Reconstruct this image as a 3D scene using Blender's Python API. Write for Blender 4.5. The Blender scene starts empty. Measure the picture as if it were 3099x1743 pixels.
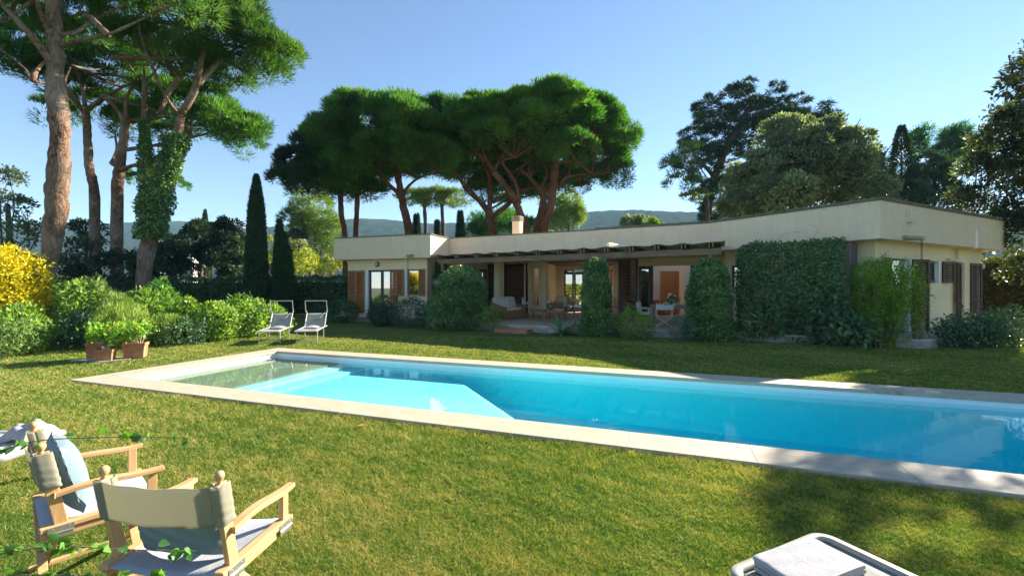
import bpy, bmesh, math
import numpy as np
from mathutils import Vector, Matrix
SC = bpy.context.scene
COL = SC.collection
R = math.radians
F = 1320.0 / 1.20303            # focal length in pixels of the 2576 px wide working copy of the photo
CAMZ = 1.7
# ------------------------------------------------------------------ camera, sky, sun, exposure
cam_d = bpy.data.cameras.new('camera'); cam = bpy.data.objects.new('camera', cam_d); COL.objects.link(cam)
cam.location = (0, 0, CAMZ); cam.rotation_euler = (R(90), 0, 0)
cam_d.sensor_width = 36; cam_d.lens = 36 * 1320 / 3099; cam_d.clip_end = 9000; cam_d.clip_start = .05
SC.camera = cam
SUN_EL = 27.0; SUN_AZ = math.degrees(math.atan2(.8, .6))
w = bpy.data.worlds.new('World'); SC.world = w; w.use_nodes = True
nt = w.node_tree; nt.nodes.clear()
sky = nt.nodes.new('ShaderNodeTexSky'); sky.sky_type = 'NISHITA'; sky.sun_disc = False
sky.sun_elevation = R(SUN_EL); sky.sun_rotation = R(SUN_AZ)
sky.air_density = 1.0; sky.dust_density = 0.0; sky.ozone_density = 3.0; sky.altitude = 0
bg = nt.nodes.new('ShaderNodeBackground'); bg.inputs[1].default_value = 0.05
ow = nt.nodes.new('ShaderNodeOutputWorld')
nt.links.new(sky.outputs[0], bg.inputs[0]); nt.links.new(bg.outputs[0], ow.inputs[0])
sun_d = bpy.data.lights.new('sun', 'SUN'); sun_d.energy = 4.4; sun_d.angle = R(.5); sun_d.color = (1, .90, .74)
sun = bpy.data.objects.new('sun', sun_d); COL.objects.link(sun)
ce, se = math.cos(R(SUN_EL)), math.sin(R(SUN_EL))
sun.rotation_euler = Vector((-.8 * ce, -.6 * ce, -se)).to_track_quat('-Z', 'Y').to_euler()
SC.view_settings.view_transform = 'Standard'; SC.view_settings.look = 'None'
SC.view_settings.exposure = 2.12; SC.view_settings.gamma = 1
SC.cycles.max_bounces = 10; SC.cycles.transparent_max_bounces = 12; SC.cycles.diffuse_bounces = 7
SC.cycles.transmission_bounces = 4; SC.cycles.glossy_bounces = 3; SC.cycles.volume_bounces = 0
SC.cycles.use_denoising = True
SC.cycles.sample_clamp_indirect = 6

# ------------------------------------------------------------------ helpers
def rng(s): return np.random.default_rng(s)
def W(dx, dy, Y):               # point seen at working-copy pixel (dx, dy), Y metres away
    return np.array([(dx - 1288) / F * Y, Y, CAMZ + (724.4 - dy) / F * Y])
def G(dx, dy, z=0.0):           # where the pixel meets the level z
    Y = (CAMZ - z) * F / (dy - 724.4)
    return np.array([(dx - 1288) / F * Y, Y, z])
def tag(o, label=None, cat=None, group=None, kind=None):
    if label: o['label'] = label
    if cat: o['category'] = cat
    if group: o['group'] = group
    if kind: o['kind'] = kind
    return o
def thing(name, label, cat, loc=(0, 0, 0), rz=0, group=None):
    o = bpy.data.objects.new(name, None); COL.objects.link(o)
    o.location = loc; o.rotation_euler = (0, 0, rz); o.empty_display_size = .2
    return tag(o, label, cat, group)
def link_mesh(name, me, mat=None, parent=None, smooth=False):
    o = bpy.data.objects.new(name, me); COL.objects.link(o)
    if mat: me.materials.append(mat)
    if smooth:
        me.polygons.foreach_set('use_smooth', np.ones(len(me.polygons), dtype=bool))
    if parent: o.parent = parent
    return o
def copy_tree(o, parent=None):
    c = o.copy(); COL.objects.link(c); c.parent = parent
    for ch in list(o.children): copy_tree(ch, c)
    return c
class MB:                       # a mesh builder: many shapes, one mesh
    def __init__(s): s.v = []; s.f = []
    def add(s, vs, fs):
        b = len(s.v); s.v += [tuple(map(float, p)) for p in vs]; s.f += [tuple(b + i for i in f) for f in fs]; return s
    def box(s, c, d, rz=0, M=None):
        x, y, z = (d[0] / 2, d[1] / 2, d[2] / 2)
        vs = [Vector((i * x, j * y, k * z)) for k in (-1, 1) for j in (-1, 1) for i in (-1, 1)]
        m = Matrix.Translation(Vector(c)) @ (M if M is not None else Matrix.Rotation(rz, 4, 'Z'))
        return s.add([m @ v for v in vs], [(0, 2, 3, 1), (4, 5, 7, 6), (0, 1, 5, 4), (2, 6, 7, 3), (0, 4, 6, 2), (1, 3, 7, 5)])
    def bar(s, p, q, w_, h_, up=(0, 0, 1)):     # rectangular bar from p to q
        p, q = Vector(p), Vector(q); d = (q - p); L = d.length; d.normalize()
        u = Vector(up); x = d.cross(u)
        if x.length < 1e-4: x = d.cross(Vector((0, 1, 0)))
        x.normalize(); u = x.cross(d)
        M = Matrix((x, d, u)).transposed().to_4x4()
        return s.box((p + q) / 2, (w_, L, h_), M=M)
    def tube(s, path, rad, n=10, cap=True):
        P = [Vector(p) for p in path]
        rad = [rad] * len(P) if np.isscalar(rad) else list(rad)
        T = []
        for i in range(len(P)):
            t = (P[min(i + 1, len(P) - 1)] - P[max(i - 1, 0)]); t.normalize(); T.append(t)
        a = T[0].cross(Vector((0, 0, 1)))
        if a.length < .1: a = T[0].cross(Vector((0, 1, 0)))
        a.normalize(); vs = []
        for i, p in enumerate(P):
            a = (a - T[i] * a.dot(T[i])); a.normalize(); b = T[i].cross(a)
            for k in range(n):
                t = 2 * math.pi * k / n; vs.append(p + (a * math.cos(t) + b * math.sin(t)) * rad[i])
        fs = [(i * n + k, i * n + (k + 1) % n, (i + 1) * n + (k + 1) % n, (i + 1) * n + k) for i in range(len(P) - 1) for k in range(n)]
        if cap: fs += [tuple(range(n - 1, -1, -1)), tuple((len(P) - 1) * n + k for k in range(n))]
        return s.add(vs, fs)
    def lathe(s, prof, c=(0, 0, 0), n=16):
        vs = [(c[0] + r * math.cos(2 * math.pi * k / n), c[1] + r * math.sin(2 * math.pi * k / n), c[2] + z) for r, z in prof for k in range(n)]
        m = len(prof)
        fs = [(i * n + k, i * n + (k + 1) % n, (i + 1) * n + (k + 1) % n, (i + 1) * n + k) for i in range(m - 1) for k in range(n)]
        fs += [tuple(range(n - 1, -1, -1)), tuple((m - 1) * n + k for k in range(n))]
        return s.add(vs, fs)
    def prism(s, poly, z0, z1):
        n = len(poly); vs = [(p[0], p[1], z0) for p in poly] + [(p[0], p[1], z1) for p in poly]
        return s.add(vs, [tuple(range(n - 1, -1, -1)), tuple(range(n, 2 * n))] + [(i, (i + 1) % n, n + (i + 1) % n, n + i) for i in range(n)])
    def grid(s, pts):           # pts[i][j]
        m, n = len(pts), len(pts[0])
        return s.add([p for row in pts for p in row], [(i * n + j, i * n + j + 1, (i + 1) * n + j + 1, (i + 1) * n + j) for i in range(m - 1) for j in range(n - 1)])
    def build(s, name, mat, parent=None, smooth=False, bevel=0, sub=0, solid=0):
        me = bpy.data.meshes.new(name); me.from_pydata(s.v, [], s.f); me.update()
        o = link_mesh(name, me, mat, parent, smooth)
        if solid:
            m = o.modifiers.new('t', 'SOLIDIFY'); m.thickness = solid; m.offset = 0
        if bevel:
            m = o.modifiers.new('b', 'BEVEL'); m.width = bevel; m.segments = 2; m.limit_method = 'ANGLE'
        if sub:
            m = o.modifiers.new('s', 'SUBSURF'); m.levels = m.render_levels = sub
        return o
def flat_poly(name, loops, z0, z1, mat, parent=None):   # outline with holes, given thickness
    cu = bpy.data.curves.new(name, 'CURVE'); cu.dimensions = '2D'; cu.fill_mode = 'BOTH'
    for lp in loops:
        sp = cu.splines.new('POLY'); sp.points.add(len(lp) - 1)
        for i, p in enumerate(lp): sp.points[i].co = (p[0], p[1], 0, 1)
        sp.use_cyclic_u = True
    cu.extrude = (z1 - z0) / 2
    tmp = bpy.data.objects.new('tmp', cu); COL.objects.link(tmp)
    bpy.context.view_layer.update()
    me = bpy.data.meshes.new_from_object(tmp.evaluated_get(bpy.context.evaluated_depsgraph_get()))
    bpy.data.objects.remove(tmp)
    me.transform(Matrix.Translation((0, 0, (z0 + z1) / 2))); me.name = name
    me.materials.clear()
    return link_mesh(name, me, mat, parent)

# ------------------------------------------------------------------ materials
def _pr(name):
    m = bpy.data.materials.new(name); m.use_nodes = True
    return m, m.node_tree, m.node_tree.nodes['Principled BSDF']
def schlick(nt, f0):             # mirror share by viewing angle, the same from both sides of the surface
    N, L = nt.nodes, nt.links; g = N.new('ShaderNodeNewGeometry'); d = N.new('ShaderNodeVectorMath'); d.operation = 'DOT_PRODUCT'
    L.new(g.outputs['Incoming'], d.inputs[0]); L.new(g.outputs['Normal'], d.inputs[1])
    a = N.new('ShaderNodeMath'); a.operation = 'ABSOLUTE'; L.new(d.outputs['Value'], a.inputs[0])
    b = N.new('ShaderNodeMath'); b.operation = 'SUBTRACT'; b.inputs[0].default_value = 1; b.use_clamp = True; L.new(a.outputs[0], b.inputs[1])
    c = N.new('ShaderNodeMath'); c.operation = 'POWER'; c.inputs[1].default_value = 5; L.new(b.outputs[0], c.inputs[0])
    e = N.new('ShaderNodeMath'); e.operation = 'MULTIPLY_ADD'; e.inputs[1].default_value = 1 - f0; e.inputs[2].default_value = f0; e.use_clamp = True; L.new(c.outputs[0], e.inputs[0])
    return e.outputs[0]
def noise_mat(name, stops, scale=5, detail=6, rough=.8, bump=0, bscale=None, stretch=(1, 1, 1), metal=0, coords='Object', dist=0, bdist=.02, spec=.5, nrough=.6):
    m, nt, p = _pr(name); N, L = nt.nodes, nt.links
    tc = N.new('ShaderNodeTexCoord'); mp = N.new('ShaderNodeMapping'); mp.inputs['Scale'].default_value = stretch
    L.new(tc.outputs[coords], mp.inputs[0])
    no = N.new('ShaderNodeTexNoise'); no.inputs['Scale'].default_value = scale; no.inputs['Detail'].default_value = detail
    no.inputs['Distortion'].default_value = dist; no.inputs['Roughness'].default_value = nrough
    L.new(mp.outputs[0], no.inputs['Vector'])
    cr = N.new('ShaderNodeValToRGB'); L.new(no.outputs['Fac'], cr.inputs[0])
    e = cr.color_ramp.elements
    while len(e) < len(stops): e.new(.5)
    for i, (pos, c) in enumerate(stops): e[i].position = pos; e[i].color = (*c, 1)
    L.new(cr.outputs[0], p.inputs['Base Color'])
    p.inputs['Roughness'].default_value = rough; p.inputs['Metallic'].default_value = metal
    p.inputs['Specular IOR Level'].default_value = spec
    if bump:
        nb = N.new('ShaderNodeTexNoise'); nb.inputs['Scale'].default_value = bscale or scale * 4; nb.inputs['Detail'].default_value = 5
        L.new(mp.outputs[0], nb.inputs['Vector'])
        b = N.new('ShaderNodeBump'); b.inputs['Strength'].default_value = bump; b.inputs['Distance'].default_value = bdist
        L.new(nb.outputs['Fac'], b.inputs['Height']); L.new(b.outputs[0], p.inputs['Normal'])
    return m
def plain(name, c, rough=.5, metal=0, var=.12, scale=8, bump=.05, **k):
    return noise_mat(name, [(.3, tuple(x * (1 - var) for x in c)), (.7, tuple(min(1, x * (1 + var)) for x in c))], scale=scale, rough=rough, metal=metal, bump=bump, **k)
LK = 1.55
def leaf_mat(name, cols, rough=.5, trans=.35, tcol=None, spec=.35):
    cols = [tuple(min(.9, x * LK) for x in c) for c in cols]; trans = min(.5, trans * 1.2)
    m = bpy.data.materials.new(name); m.use_nodes = True; nt = m.node_tree; N, L = nt.nodes, nt.links; N.clear()
    at = N.new('ShaderNodeAttribute'); at.attribute_name = 'tint'
    cr = N.new('ShaderNodeValToRGB'); e = cr.color_ramp.elements
    while len(e) < len(cols): e.new(.5)
    for i, c in enumerate(cols): e[i].position = i / (len(cols) - 1); e[i].color = (*c, 1)
    L.new(at.outputs['Fac'], cr.inputs[0])
    p = N.new('ShaderNodeBsdfPrincipled'); p.inputs['Roughness'].default_value = rough; p.inputs['Specular IOR Level'].default_value = spec
    L.new(cr.outputs[0], p.inputs['Base Color'])
    t = N.new('ShaderNodeBsdfTranslucent')
    mu = N.new('ShaderNodeMixRGB'); mu.blend_type = 'MULTIPLY'; mu.inputs[0].default_value = 1
    mu.inputs[2].default_value = (*(tcol or (1.6, 1.5, .5)), 1); L.new(cr.outputs[0], mu.inputs[1]); L.new(mu.outputs[0], t.inputs[0])
    mx = N.new('ShaderNodeMixShader'); mx.inputs[0].default_value = trans
    L.new(p.outputs[0], mx.inputs[1]); L.new(t.outputs[0], mx.inputs[2])
    o = N.new('ShaderNodeOutputMaterial'); L.new(mx.outputs[0], o.inputs[0])
    return m
M = {}
M['plaster'] = noise_mat('plaster', [(.3, (.93, .725, .51)), (.7, (.98, .785, .575))], scale=1.2, rough=.9, bump=1, bscale=16, bdist=.06, stretch=(1, 1, 2.4), spec=.15)
def streaks(m, amt=.13):        # faint vertical run-off stains
    nt = m.node_tree; N, L = nt.nodes, nt.links; p = N['Principled BSDF']; src = p.inputs['Base Color'].links[0].from_socket
    tc = N.new('ShaderNodeTexCoord'); mp = N.new('ShaderNodeMapping'); mp.inputs['Scale'].default_value = (1, 1, .10); L.new(tc.outputs['Object'], mp.inputs[0])
    no = N.new('ShaderNodeTexNoise'); no.inputs['Scale'].default_value = 5; no.inputs['Detail'].default_value = 7; no.inputs['Roughness'].default_value = .7; L.new(mp.outputs[0], no.inputs['Vector'])
    cr = N.new('ShaderNodeValToRGB'); cr.color_ramp.elements[0].position = .38; cr.color_ramp.elements[0].color = (1 - amt * 1.6, 1 - amt * 1.7, 1 - amt * 1.9, 1); cr.color_ramp.elements[1].position = .58
    L.new(no.outputs['Fac'], cr.inputs[0]); mu = N.new('ShaderNodeMixRGB'); mu.blend_type = 'MULTIPLY'; mu.inputs[0].default_value = 1
    L.new(src, mu.inputs[1]); L.new(cr.outputs[0], mu.inputs[2]); L.new(mu.outputs[0], p.inputs['Base Color'])
streaks(M['plaster'], .035)
M['ochre'] = noise_mat('ochre_plaster', [(.3, (.80, .64, .41)), (.7, (.88, .73, .50))], scale=1, rough=.9, bump=.7, bscale=26, bdist=.02, spec=.15)
M['inner'] = plain('inner_plaster', (.90, .72, .50), rough=.8, var=.04, bump=.1)
M['capstone'] = plain('roof_coping', (.16, .14, .11), rough=.9, var=.35, scale=6)
M['roofing'] = plain('roof_gravel', (.35, .33, .30), rough=.95)
M['trav'] = noise_mat('travertine', [(.30, (.40, .33, .24)), (.42, (.64, .55, .43)), (.7, (.74, .66, .54))], scale=3.0, detail=9, rough=.7, bump=.12, bscale=18, stretch=(1, 7, 1), coords='Object', nrough=.68, spec=.25)
M['terrace'] = noise_mat('terrace_tile', [(.35, (.46, .36, .25)), (.7, (.64, .51, .37))], scale=2.5, detail=7, rough=.55, bump=.1)
M['concrete'] = plain('concrete', (.33, .30, .26), rough=.9, var=.3, scale=5, bump=.3)
M['pale_stone'] = plain('pale_stone', (.62, .57, .48), rough=.8, var=.15, scale=9, bump=.3)
M['wood_light'] = noise_mat('beech_wood', [(.3, (.50, .28, .12)), (.7, (.63, .39, .19))], scale=6, detail=7, rough=.42, bump=.05, stretch=(9, .8, 9), dist=.6)
M['wood_light_z'] = noise_mat('beech_wood_upright', [(.3, (.50, .28, .12)), (.7, (.63, .39, .19))], scale=6, detail=7, rough=.42, bump=.05, stretch=(9, 9, .8), dist=.6)
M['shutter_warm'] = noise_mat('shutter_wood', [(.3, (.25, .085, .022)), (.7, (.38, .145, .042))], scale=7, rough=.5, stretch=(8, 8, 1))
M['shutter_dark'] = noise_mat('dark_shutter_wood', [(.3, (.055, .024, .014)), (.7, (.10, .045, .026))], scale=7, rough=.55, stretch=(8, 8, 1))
M['frame_dark'] = plain('dark_frame_wood', (.055, .028, .018), rough=.45)
M['door_orange'] = noise_mat('door_wood', [(.3, (.48, .17, .035)), (.7, (.62, .25, .06))], scale=5, rough=.4, stretch=(6, 6, 1))
M['pergola'] = noise_mat('weathered_beam', [(.3, (.12, .08, .05)), (.55, (.24, .17, .11)), (.8, (.36, .27, .18))], scale=4, detail=8, rough=.9, bump=.4, stretch=(.6, .6, 6))
M['reed'] = noise_mat('reed_mat', [(.3, (.60, .47, .30)), (.7, (.84, .72, .52))], scale=30, rough=.9, bump=.4, stretch=(8, .5, 1))
M['teak'] = noise_mat('teak', [(.3, (.22, .10, .045)), (.7, (.34, .17, .08))], scale=6, rough=.5, stretch=(6, 1, 6))
M['greywood'] = noise_mat('grey_teak', [(.3, (.30, .24, .17)), (.7, (.42, .34, .25))], scale=6, rough=.7, stretch=(6, 1, 6))
M['wicker'] = noise_mat('wicker', [(.35, (.22, .11, .04)), (.65, (.46, .27, .12))], scale=38, rough=.7, bump=.8, stretch=(1, 1, 2.2))
M['cream_cloth'] = plain('cream_cloth', (.74, .70, .62), rough=.95, var=.05, scale=6, bump=.25)
M['white_paint'] = plain('white_paint', (.80, .80, .78), rough=.35, var=.03)
M['white_plastic'] = plain('white_plastic', (.48, .48, .46), rough=.28, var=.03, bump=.02)
M['cream_plastic'] = plain('cream_plastic', (.33, .32, .27), rough=.35, var=.05)
M['alu'] = plain('aluminium', (.62, .61, .58), rough=.4, var=.08, metal=.4)
M['steel'] = plain('zinc_steel', (.55, .54, .50), rough=.35, var=.15, metal=.85)
M['iron'] = plain('dark_iron', (.04, .035, .03), rough=.6)
M['terra'] = noise_mat('terracotta', [(.3, (.33, .125, .055)), (.55, (.46, .20, .10)), (.75, (.56, .33, .21))], scale=4, detail=8, rough=.85, bump=.25)
M['soil'] = plain('soil', (.05, .033, .02), rough=1, var=.5, scale=20, bump=1)
M['slab'] = plain('slab_stone', (.27, .25, .23), rough=.9, var=.3, scale=9, bump=.4)
M['blackglass'] = plain('dark_interior', (.02, .02, .02), rough=.4)
M['orange'] = plain('orange_cloth', (.62, .10, .02), rough=.8)
M['white_stone'] = plain('white_stone', (.66, .62, .54), rough=.8, var=.12, scale=12, bump=.4)
M['petal_white'] = plain('white_petal', (.85, .83, .78), rough=.7)
M['petal_pink'] = plain('pink_petal', (.75, .12, .32), rough=.7)
M['petal_red'] = plain('red_petal', (.42, .02, .03), rough=.7)
M['lime_glass'] = plain('lime_glass', (.45, .55, .12), rough=.2)
M['cloth_band'] = None
def cloth(name, c, trans=.0, sc=420, c2=None):
    m, nt, p = _pr(name); N, L = nt.nodes, nt.links
    tc = N.new('ShaderNodeTexCoord'); a = N.new('ShaderNodeTexNoise'); a.inputs['Scale'].default_value = sc; a.inputs['Detail'].default_value = 2
    b = N.new('ShaderNodeTexNoise'); b.inputs['Scale'].default_value = 7; b.inputs['Detail'].default_value = 4
    L.new(tc.outputs['Object'], a.inputs[0]); L.new(tc.outputs['Object'], b.inputs[0])
    cr = N.new('ShaderNodeValToRGB'); cr.color_ramp.elements[0].position = .3; cr.color_ramp.elements[1].position = .7
    cr.color_ramp.elements[0].color = (*[x * .82 for x in c], 1); cr.color_ramp.elements[1].color = (*(c2 or c), 1)
    L.new(a.outputs['Fac'], cr.inputs[0]); L.new(cr.outputs[0], p.inputs['Base Color'])
    p.inputs['Roughness'].default_value = .95; p.inputs['Specular IOR Level'].default_value = .1
    ad = N.new('ShaderNodeMath'); ad.operation = 'MULTIPLY_ADD'; ad.inputs[1].default_value = .15
    L.new(a.outputs['Fac'], ad.inputs[0]); L.new(b.outputs['Fac'], ad.inputs[2])
    bu = N.new('ShaderNodeBump'); bu.inputs['Strength'].default_value = .5; bu.inputs['Distance'].default_value = .02
    L.new(ad.outputs[0], bu.inputs['Height']); L.new(bu.outputs[0], p.inputs['Normal'])
    if trans:
        t = N.new('ShaderNodeBsdfTranslucent'); mx = N.new('ShaderNodeMixShader'); mx.inputs[0].default_value = trans
        t.inputs[0].default_value = (*c, 1)
        o = N['Material Output']; L.new(p.outputs[0], mx.inputs[1]); L.new(t.outputs[0], mx.inputs[2]); L.new(mx.outputs[0], o.inputs[0])
    return m
M['canvas'] = cloth('canvas', (.50, .485, .38), trans=.5, sc=300)
M['canvas_seat'] = cloth('seat_canvas', (.42, .43, .47), sc=300)
M['blue_cloth'] = cloth('blue_linen', (.155, .23, .275), sc=350, c2=(.22, .30, .345))
M['towel'] = cloth('towel', (.40, .40, .415), sc=130)
M['mesh_cloth'] = cloth('sling_mesh', (.38, .39, .36), trans=.1, sc=500)
M['white_sling'] = cloth('white_sling', (.58, .57, .55), trans=.5, sc=200)
# pane: clear glass with its mirror reflection
def glass_mat(name, refl, tint=(1, 1, 1)):
    m = bpy.data.materials.new(name); m.use_nodes = True; nt = m.node_tree; N, L = nt.nodes, nt.links; N.clear()
    tr = N.new('ShaderNodeBsdfTransparent'); tr.inputs[0].default_value = (*tint, 1)
    gl = N.new('ShaderNodeBsdfGlossy'); gl.inputs['Roughness'].default_value = .0
    mx = N.new('ShaderNodeMixShader')
    L.new(schlick(nt, refl), mx.inputs[0])
    L.new(tr.outputs[0], mx.inputs[1]); L.new(gl.outputs[0], mx.inputs[2])
    o = N.new('ShaderNodeOutputMaterial'); L.new(mx.outputs[0], o.inputs[0]); return m
M['glass'] = glass_mat('window_glass', .6, (.5, .5, .5))
M['clear'] = glass_mat('clear_glass', .06, (.9, .95, .92))
def bark_mat(name, c0, c1, c2, sc=7):
    m, nt, p = _pr(name); N, L = nt.nodes, nt.links
    tc = N.new('ShaderNodeTexCoord'); mp = N.new('ShaderNodeMapping'); mp.inputs['Scale'].default_value = (1, 1, .42)
    L.new(tc.outputs['Object'], mp.inputs[0])
    no = N.new('ShaderNodeTexNoise'); no.inputs['Scale'].default_value = 3; no.inputs['Detail'].default_value = 4; L.new(mp.outputs[0], no.inputs['Vector'])
    mixv = N.new('ShaderNodeMixRGB'); mixv.inputs[0].default_value = .38; L.new(mp.outputs[0], mixv.inputs[1]); L.new(no.outputs['Color'], mixv.inputs[2])
    vo = N.new('ShaderNodeTexVoronoi'); vo.feature = 'DISTANCE_TO_EDGE'; vo.inputs['Scale'].default_value = sc; L.new(mixv.outputs[0], vo.inputs['Vector'])
    vc = N.new('ShaderNodeTexVoronoi'); vc.inputs['Scale'].default_value = sc; L.new(mixv.outputs[0], vc.inputs['Vector'])
    cr = N.new('ShaderNodeValToRGB'); cr.color_ramp.elements[0].color = (*c0, 1); cr.color_ramp.elements[1].color = (*c1, 1); cr.color_ramp.elements[1].position = .12
    L.new(vo.outputs[0], cr.inputs[0])
    no2 = N.new('ShaderNodeTexNoise'); no2.inputs['Scale'].default_value = 1.1; no2.inputs['Detail'].default_value = 8; L.new(tc.outputs['Object'], no2.inputs['Vector'])
    mx = N.new('ShaderNodeMixRGB'); mx.inputs[2].default_value = (*c2, 1)
    cr2 = N.new('ShaderNodeValToRGB'); cr2.color_ramp.elements[0].position = .42; cr2.color_ramp.elements[1].position = .62
    L.new(no2.outputs['Fac'], cr2.inputs[0]); mm = N.new('ShaderNodeMath'); mm.operation = 'MULTIPLY'; mm.inputs[1].default_value = .8
    L.new(cr2.outputs[0], mm.inputs[0]); L.new(mm.outputs[0], mx.inputs[0]); L.new(cr.outputs[0], mx.inputs[1])
    mul = N.new('ShaderNodeMixRGB'); mul.blend_type = 'MULTIPLY'; mul.inputs[0].default_value = .5
    L.new(mx.outputs[0], mul.inputs[1]); L.new(vc.outputs['Color'], mul.inputs[2]); 
    bw = N.new('ShaderNodeRGBToBW'); L.new(vc.outputs['Color'], bw.inputs[0]); L.new(bw.outputs[0], mul.inputs[2])
    L.new(mul.outputs[0], p.inputs['Base Color']); p.inputs['Roughness'].default_value = .95; p.inputs['Specular IOR Level'].default_value = .1
    bu = N.new('ShaderNodeBump'); bu.inputs['Strength'].default_value = .9; bu.inputs['Distance'].default_value = .05
    mn = N.new('ShaderNodeMath'); mn.operation = 'MINIMUM'; mn.inputs[1].default_value = .15; L.new(vo.outputs[0], mn.inputs[0])
    L.new(mn.outputs[0], bu.inputs['Height']); L.new(bu.outputs[0], p.inputs['Normal'])
    return m
M['bark'] = bark_mat('pine_bark', (.06, .035, .024), (.27, .165, .11), (.36, .28, .22), 15)
M['bark_red'] = bark_mat('red_pine_bark', (.04, .02, .013), (.19, .085, .048), (.19, .115, .075), 13)
M['bark_grey'] = bark_mat('grey_bark', (.035, .03, .025), (.16, .125, .10), (.19, .16, .13), 13)
M['twig'] = plain('twig', (.22, .16, .10), rough=.9)
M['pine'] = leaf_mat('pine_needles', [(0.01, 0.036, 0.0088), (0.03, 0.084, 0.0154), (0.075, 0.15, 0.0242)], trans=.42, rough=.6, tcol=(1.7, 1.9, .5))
M['pine_lit'] = leaf_mat('lit_pine_needles', [(.014, .045, .008), (.035, .095, .013), (.08, .15, .018)], trans=.36, rough=.6)  # lit variant of the pine needles, sunlight put into the colour
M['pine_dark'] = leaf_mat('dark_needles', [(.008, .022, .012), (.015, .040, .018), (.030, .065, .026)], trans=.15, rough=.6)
M['cypress'] = leaf_mat('cypress_foliage', [(.010, .030, .014), (.022, .055, .022), (.045, .085, .03)], trans=.12)
M['aleppo'] = leaf_mat('aleppo_needles', [(.035, .07, .02), (.08, .14, .03), (.17, .23, .06)], trans=.3)
M['olive'] = leaf_mat('olive_leaves', [(0.0325, 0.0504, 0.03), (0.0806, 0.112, 0.063), (0.195, 0.238, 0.1275)], trans=.38, tcol=(1.35, 1.3, .6))
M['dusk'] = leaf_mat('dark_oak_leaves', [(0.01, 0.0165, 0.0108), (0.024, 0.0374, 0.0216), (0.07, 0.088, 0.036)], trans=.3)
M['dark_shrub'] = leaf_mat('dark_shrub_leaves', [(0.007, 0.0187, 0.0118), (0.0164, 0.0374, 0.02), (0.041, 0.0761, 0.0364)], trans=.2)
M['hedge'] = leaf_mat('hedge_leaves', [(0.0086, 0.0343, 0.0143), (0.0229, 0.078, 0.0286), (0.0572, 0.156, 0.0501)], trans=.2)
M['pyra'] = leaf_mat('glossy_green_leaves', [(0.0277, 0.0675, 0.0246), (0.0647, 0.1275, 0.0413), (0.15, 0.225, 0.0737)], trans=.15, rough=.28, spec=.6)
M['jasmine'] = leaf_mat('jasmine_leaves', [(0.023, 0.057, 0.0235), (0.0509, 0.1049, 0.0384), (0.127, 0.1799, 0.0639)], trans=.18, rough=.32, spec=.55)
M['bluegreen'] = leaf_mat('blue_green_leaves', [(0.025, 0.0531, 0.0348), (0.0562, 0.1062, 0.0698), (0.1125, 0.17, 0.1085)], trans=.15)
M['vibur'] = leaf_mat('viburnum_leaves', [(0.021, 0.0551, 0.0293), (0.049, 0.1024, 0.0523), (0.1225, 0.189, 0.0837)], trans=.15, rough=.4)
M['nandina'] = leaf_mat('feathery_leaves', [(.045, .12, .018), (.10, .21, .025), (.30, .30, .03)], trans=.4)
M['agapan'] = leaf_mat('strap_leaves', [(0.042, 0.126, 0.036), (0.084, 0.224, 0.06), (0.168, 0.35, 0.096)], trans=.25, rough=.35)
M['fresh'] = leaf_mat('fresh_green_leaves', [(0.021, 0.0675, 0.016), (0.049, 0.135, 0.024), (0.112, 0.24, 0.048)], trans=.4)
M['olivehedge'] = leaf_mat('olive_hedge_leaves', [(.014, .026, .008), (.035, .052, .014), (.085, .10, .025)], trans=.3)
M['grnshrub'] = leaf_mat('garden_shrub_leaves', [(0.0345, 0.077, 0.018), (0.092, 0.176, 0.0315), (0.2185, 0.319, 0.063)], trans=.35)
M['greyshrub'] = leaf_mat('grey_green_leaves', [(0.04, 0.0788, 0.0245), (0.1, 0.168, 0.049), (0.22, 0.294, 0.091)], trans=.25)
M['yelshrub'] = leaf_mat('yellow_green_leaves', [(0.068, 0.096, 0.016), (0.17, 0.208, 0.032), (0.323, 0.336, 0.072)], trans=.4)
M['yellow'] = leaf_mat('yellow_autumn_leaves', [(.26, .24, .010), (.46, .42, .015), (.58, .54, .04)], trans=.4, tcol=(1.1, .95, .4))
M['rosemary'] = leaf_mat('rosemary_needles', [(.05, .10, .02), (.12, .19, .04), (.24, .32, .08)], trans=.3)
M['gerani'] = leaf_mat('potted_plant_leaves', [(.03, .09, .012), (.08, .20, .022), (.26, .36, .05)], trans=.45)
M['ivy'] = leaf_mat('ivy_leaves', [(.02, .06, .02), (.05, .12, .03), (.16, .24, .08)], trans=.2, rough=.35)
M['agave'] = leaf_mat('agave_leaves', [(.05, .13, .06), (.08, .19, .08), (.12, .25, .10)], trans=.1)
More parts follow.
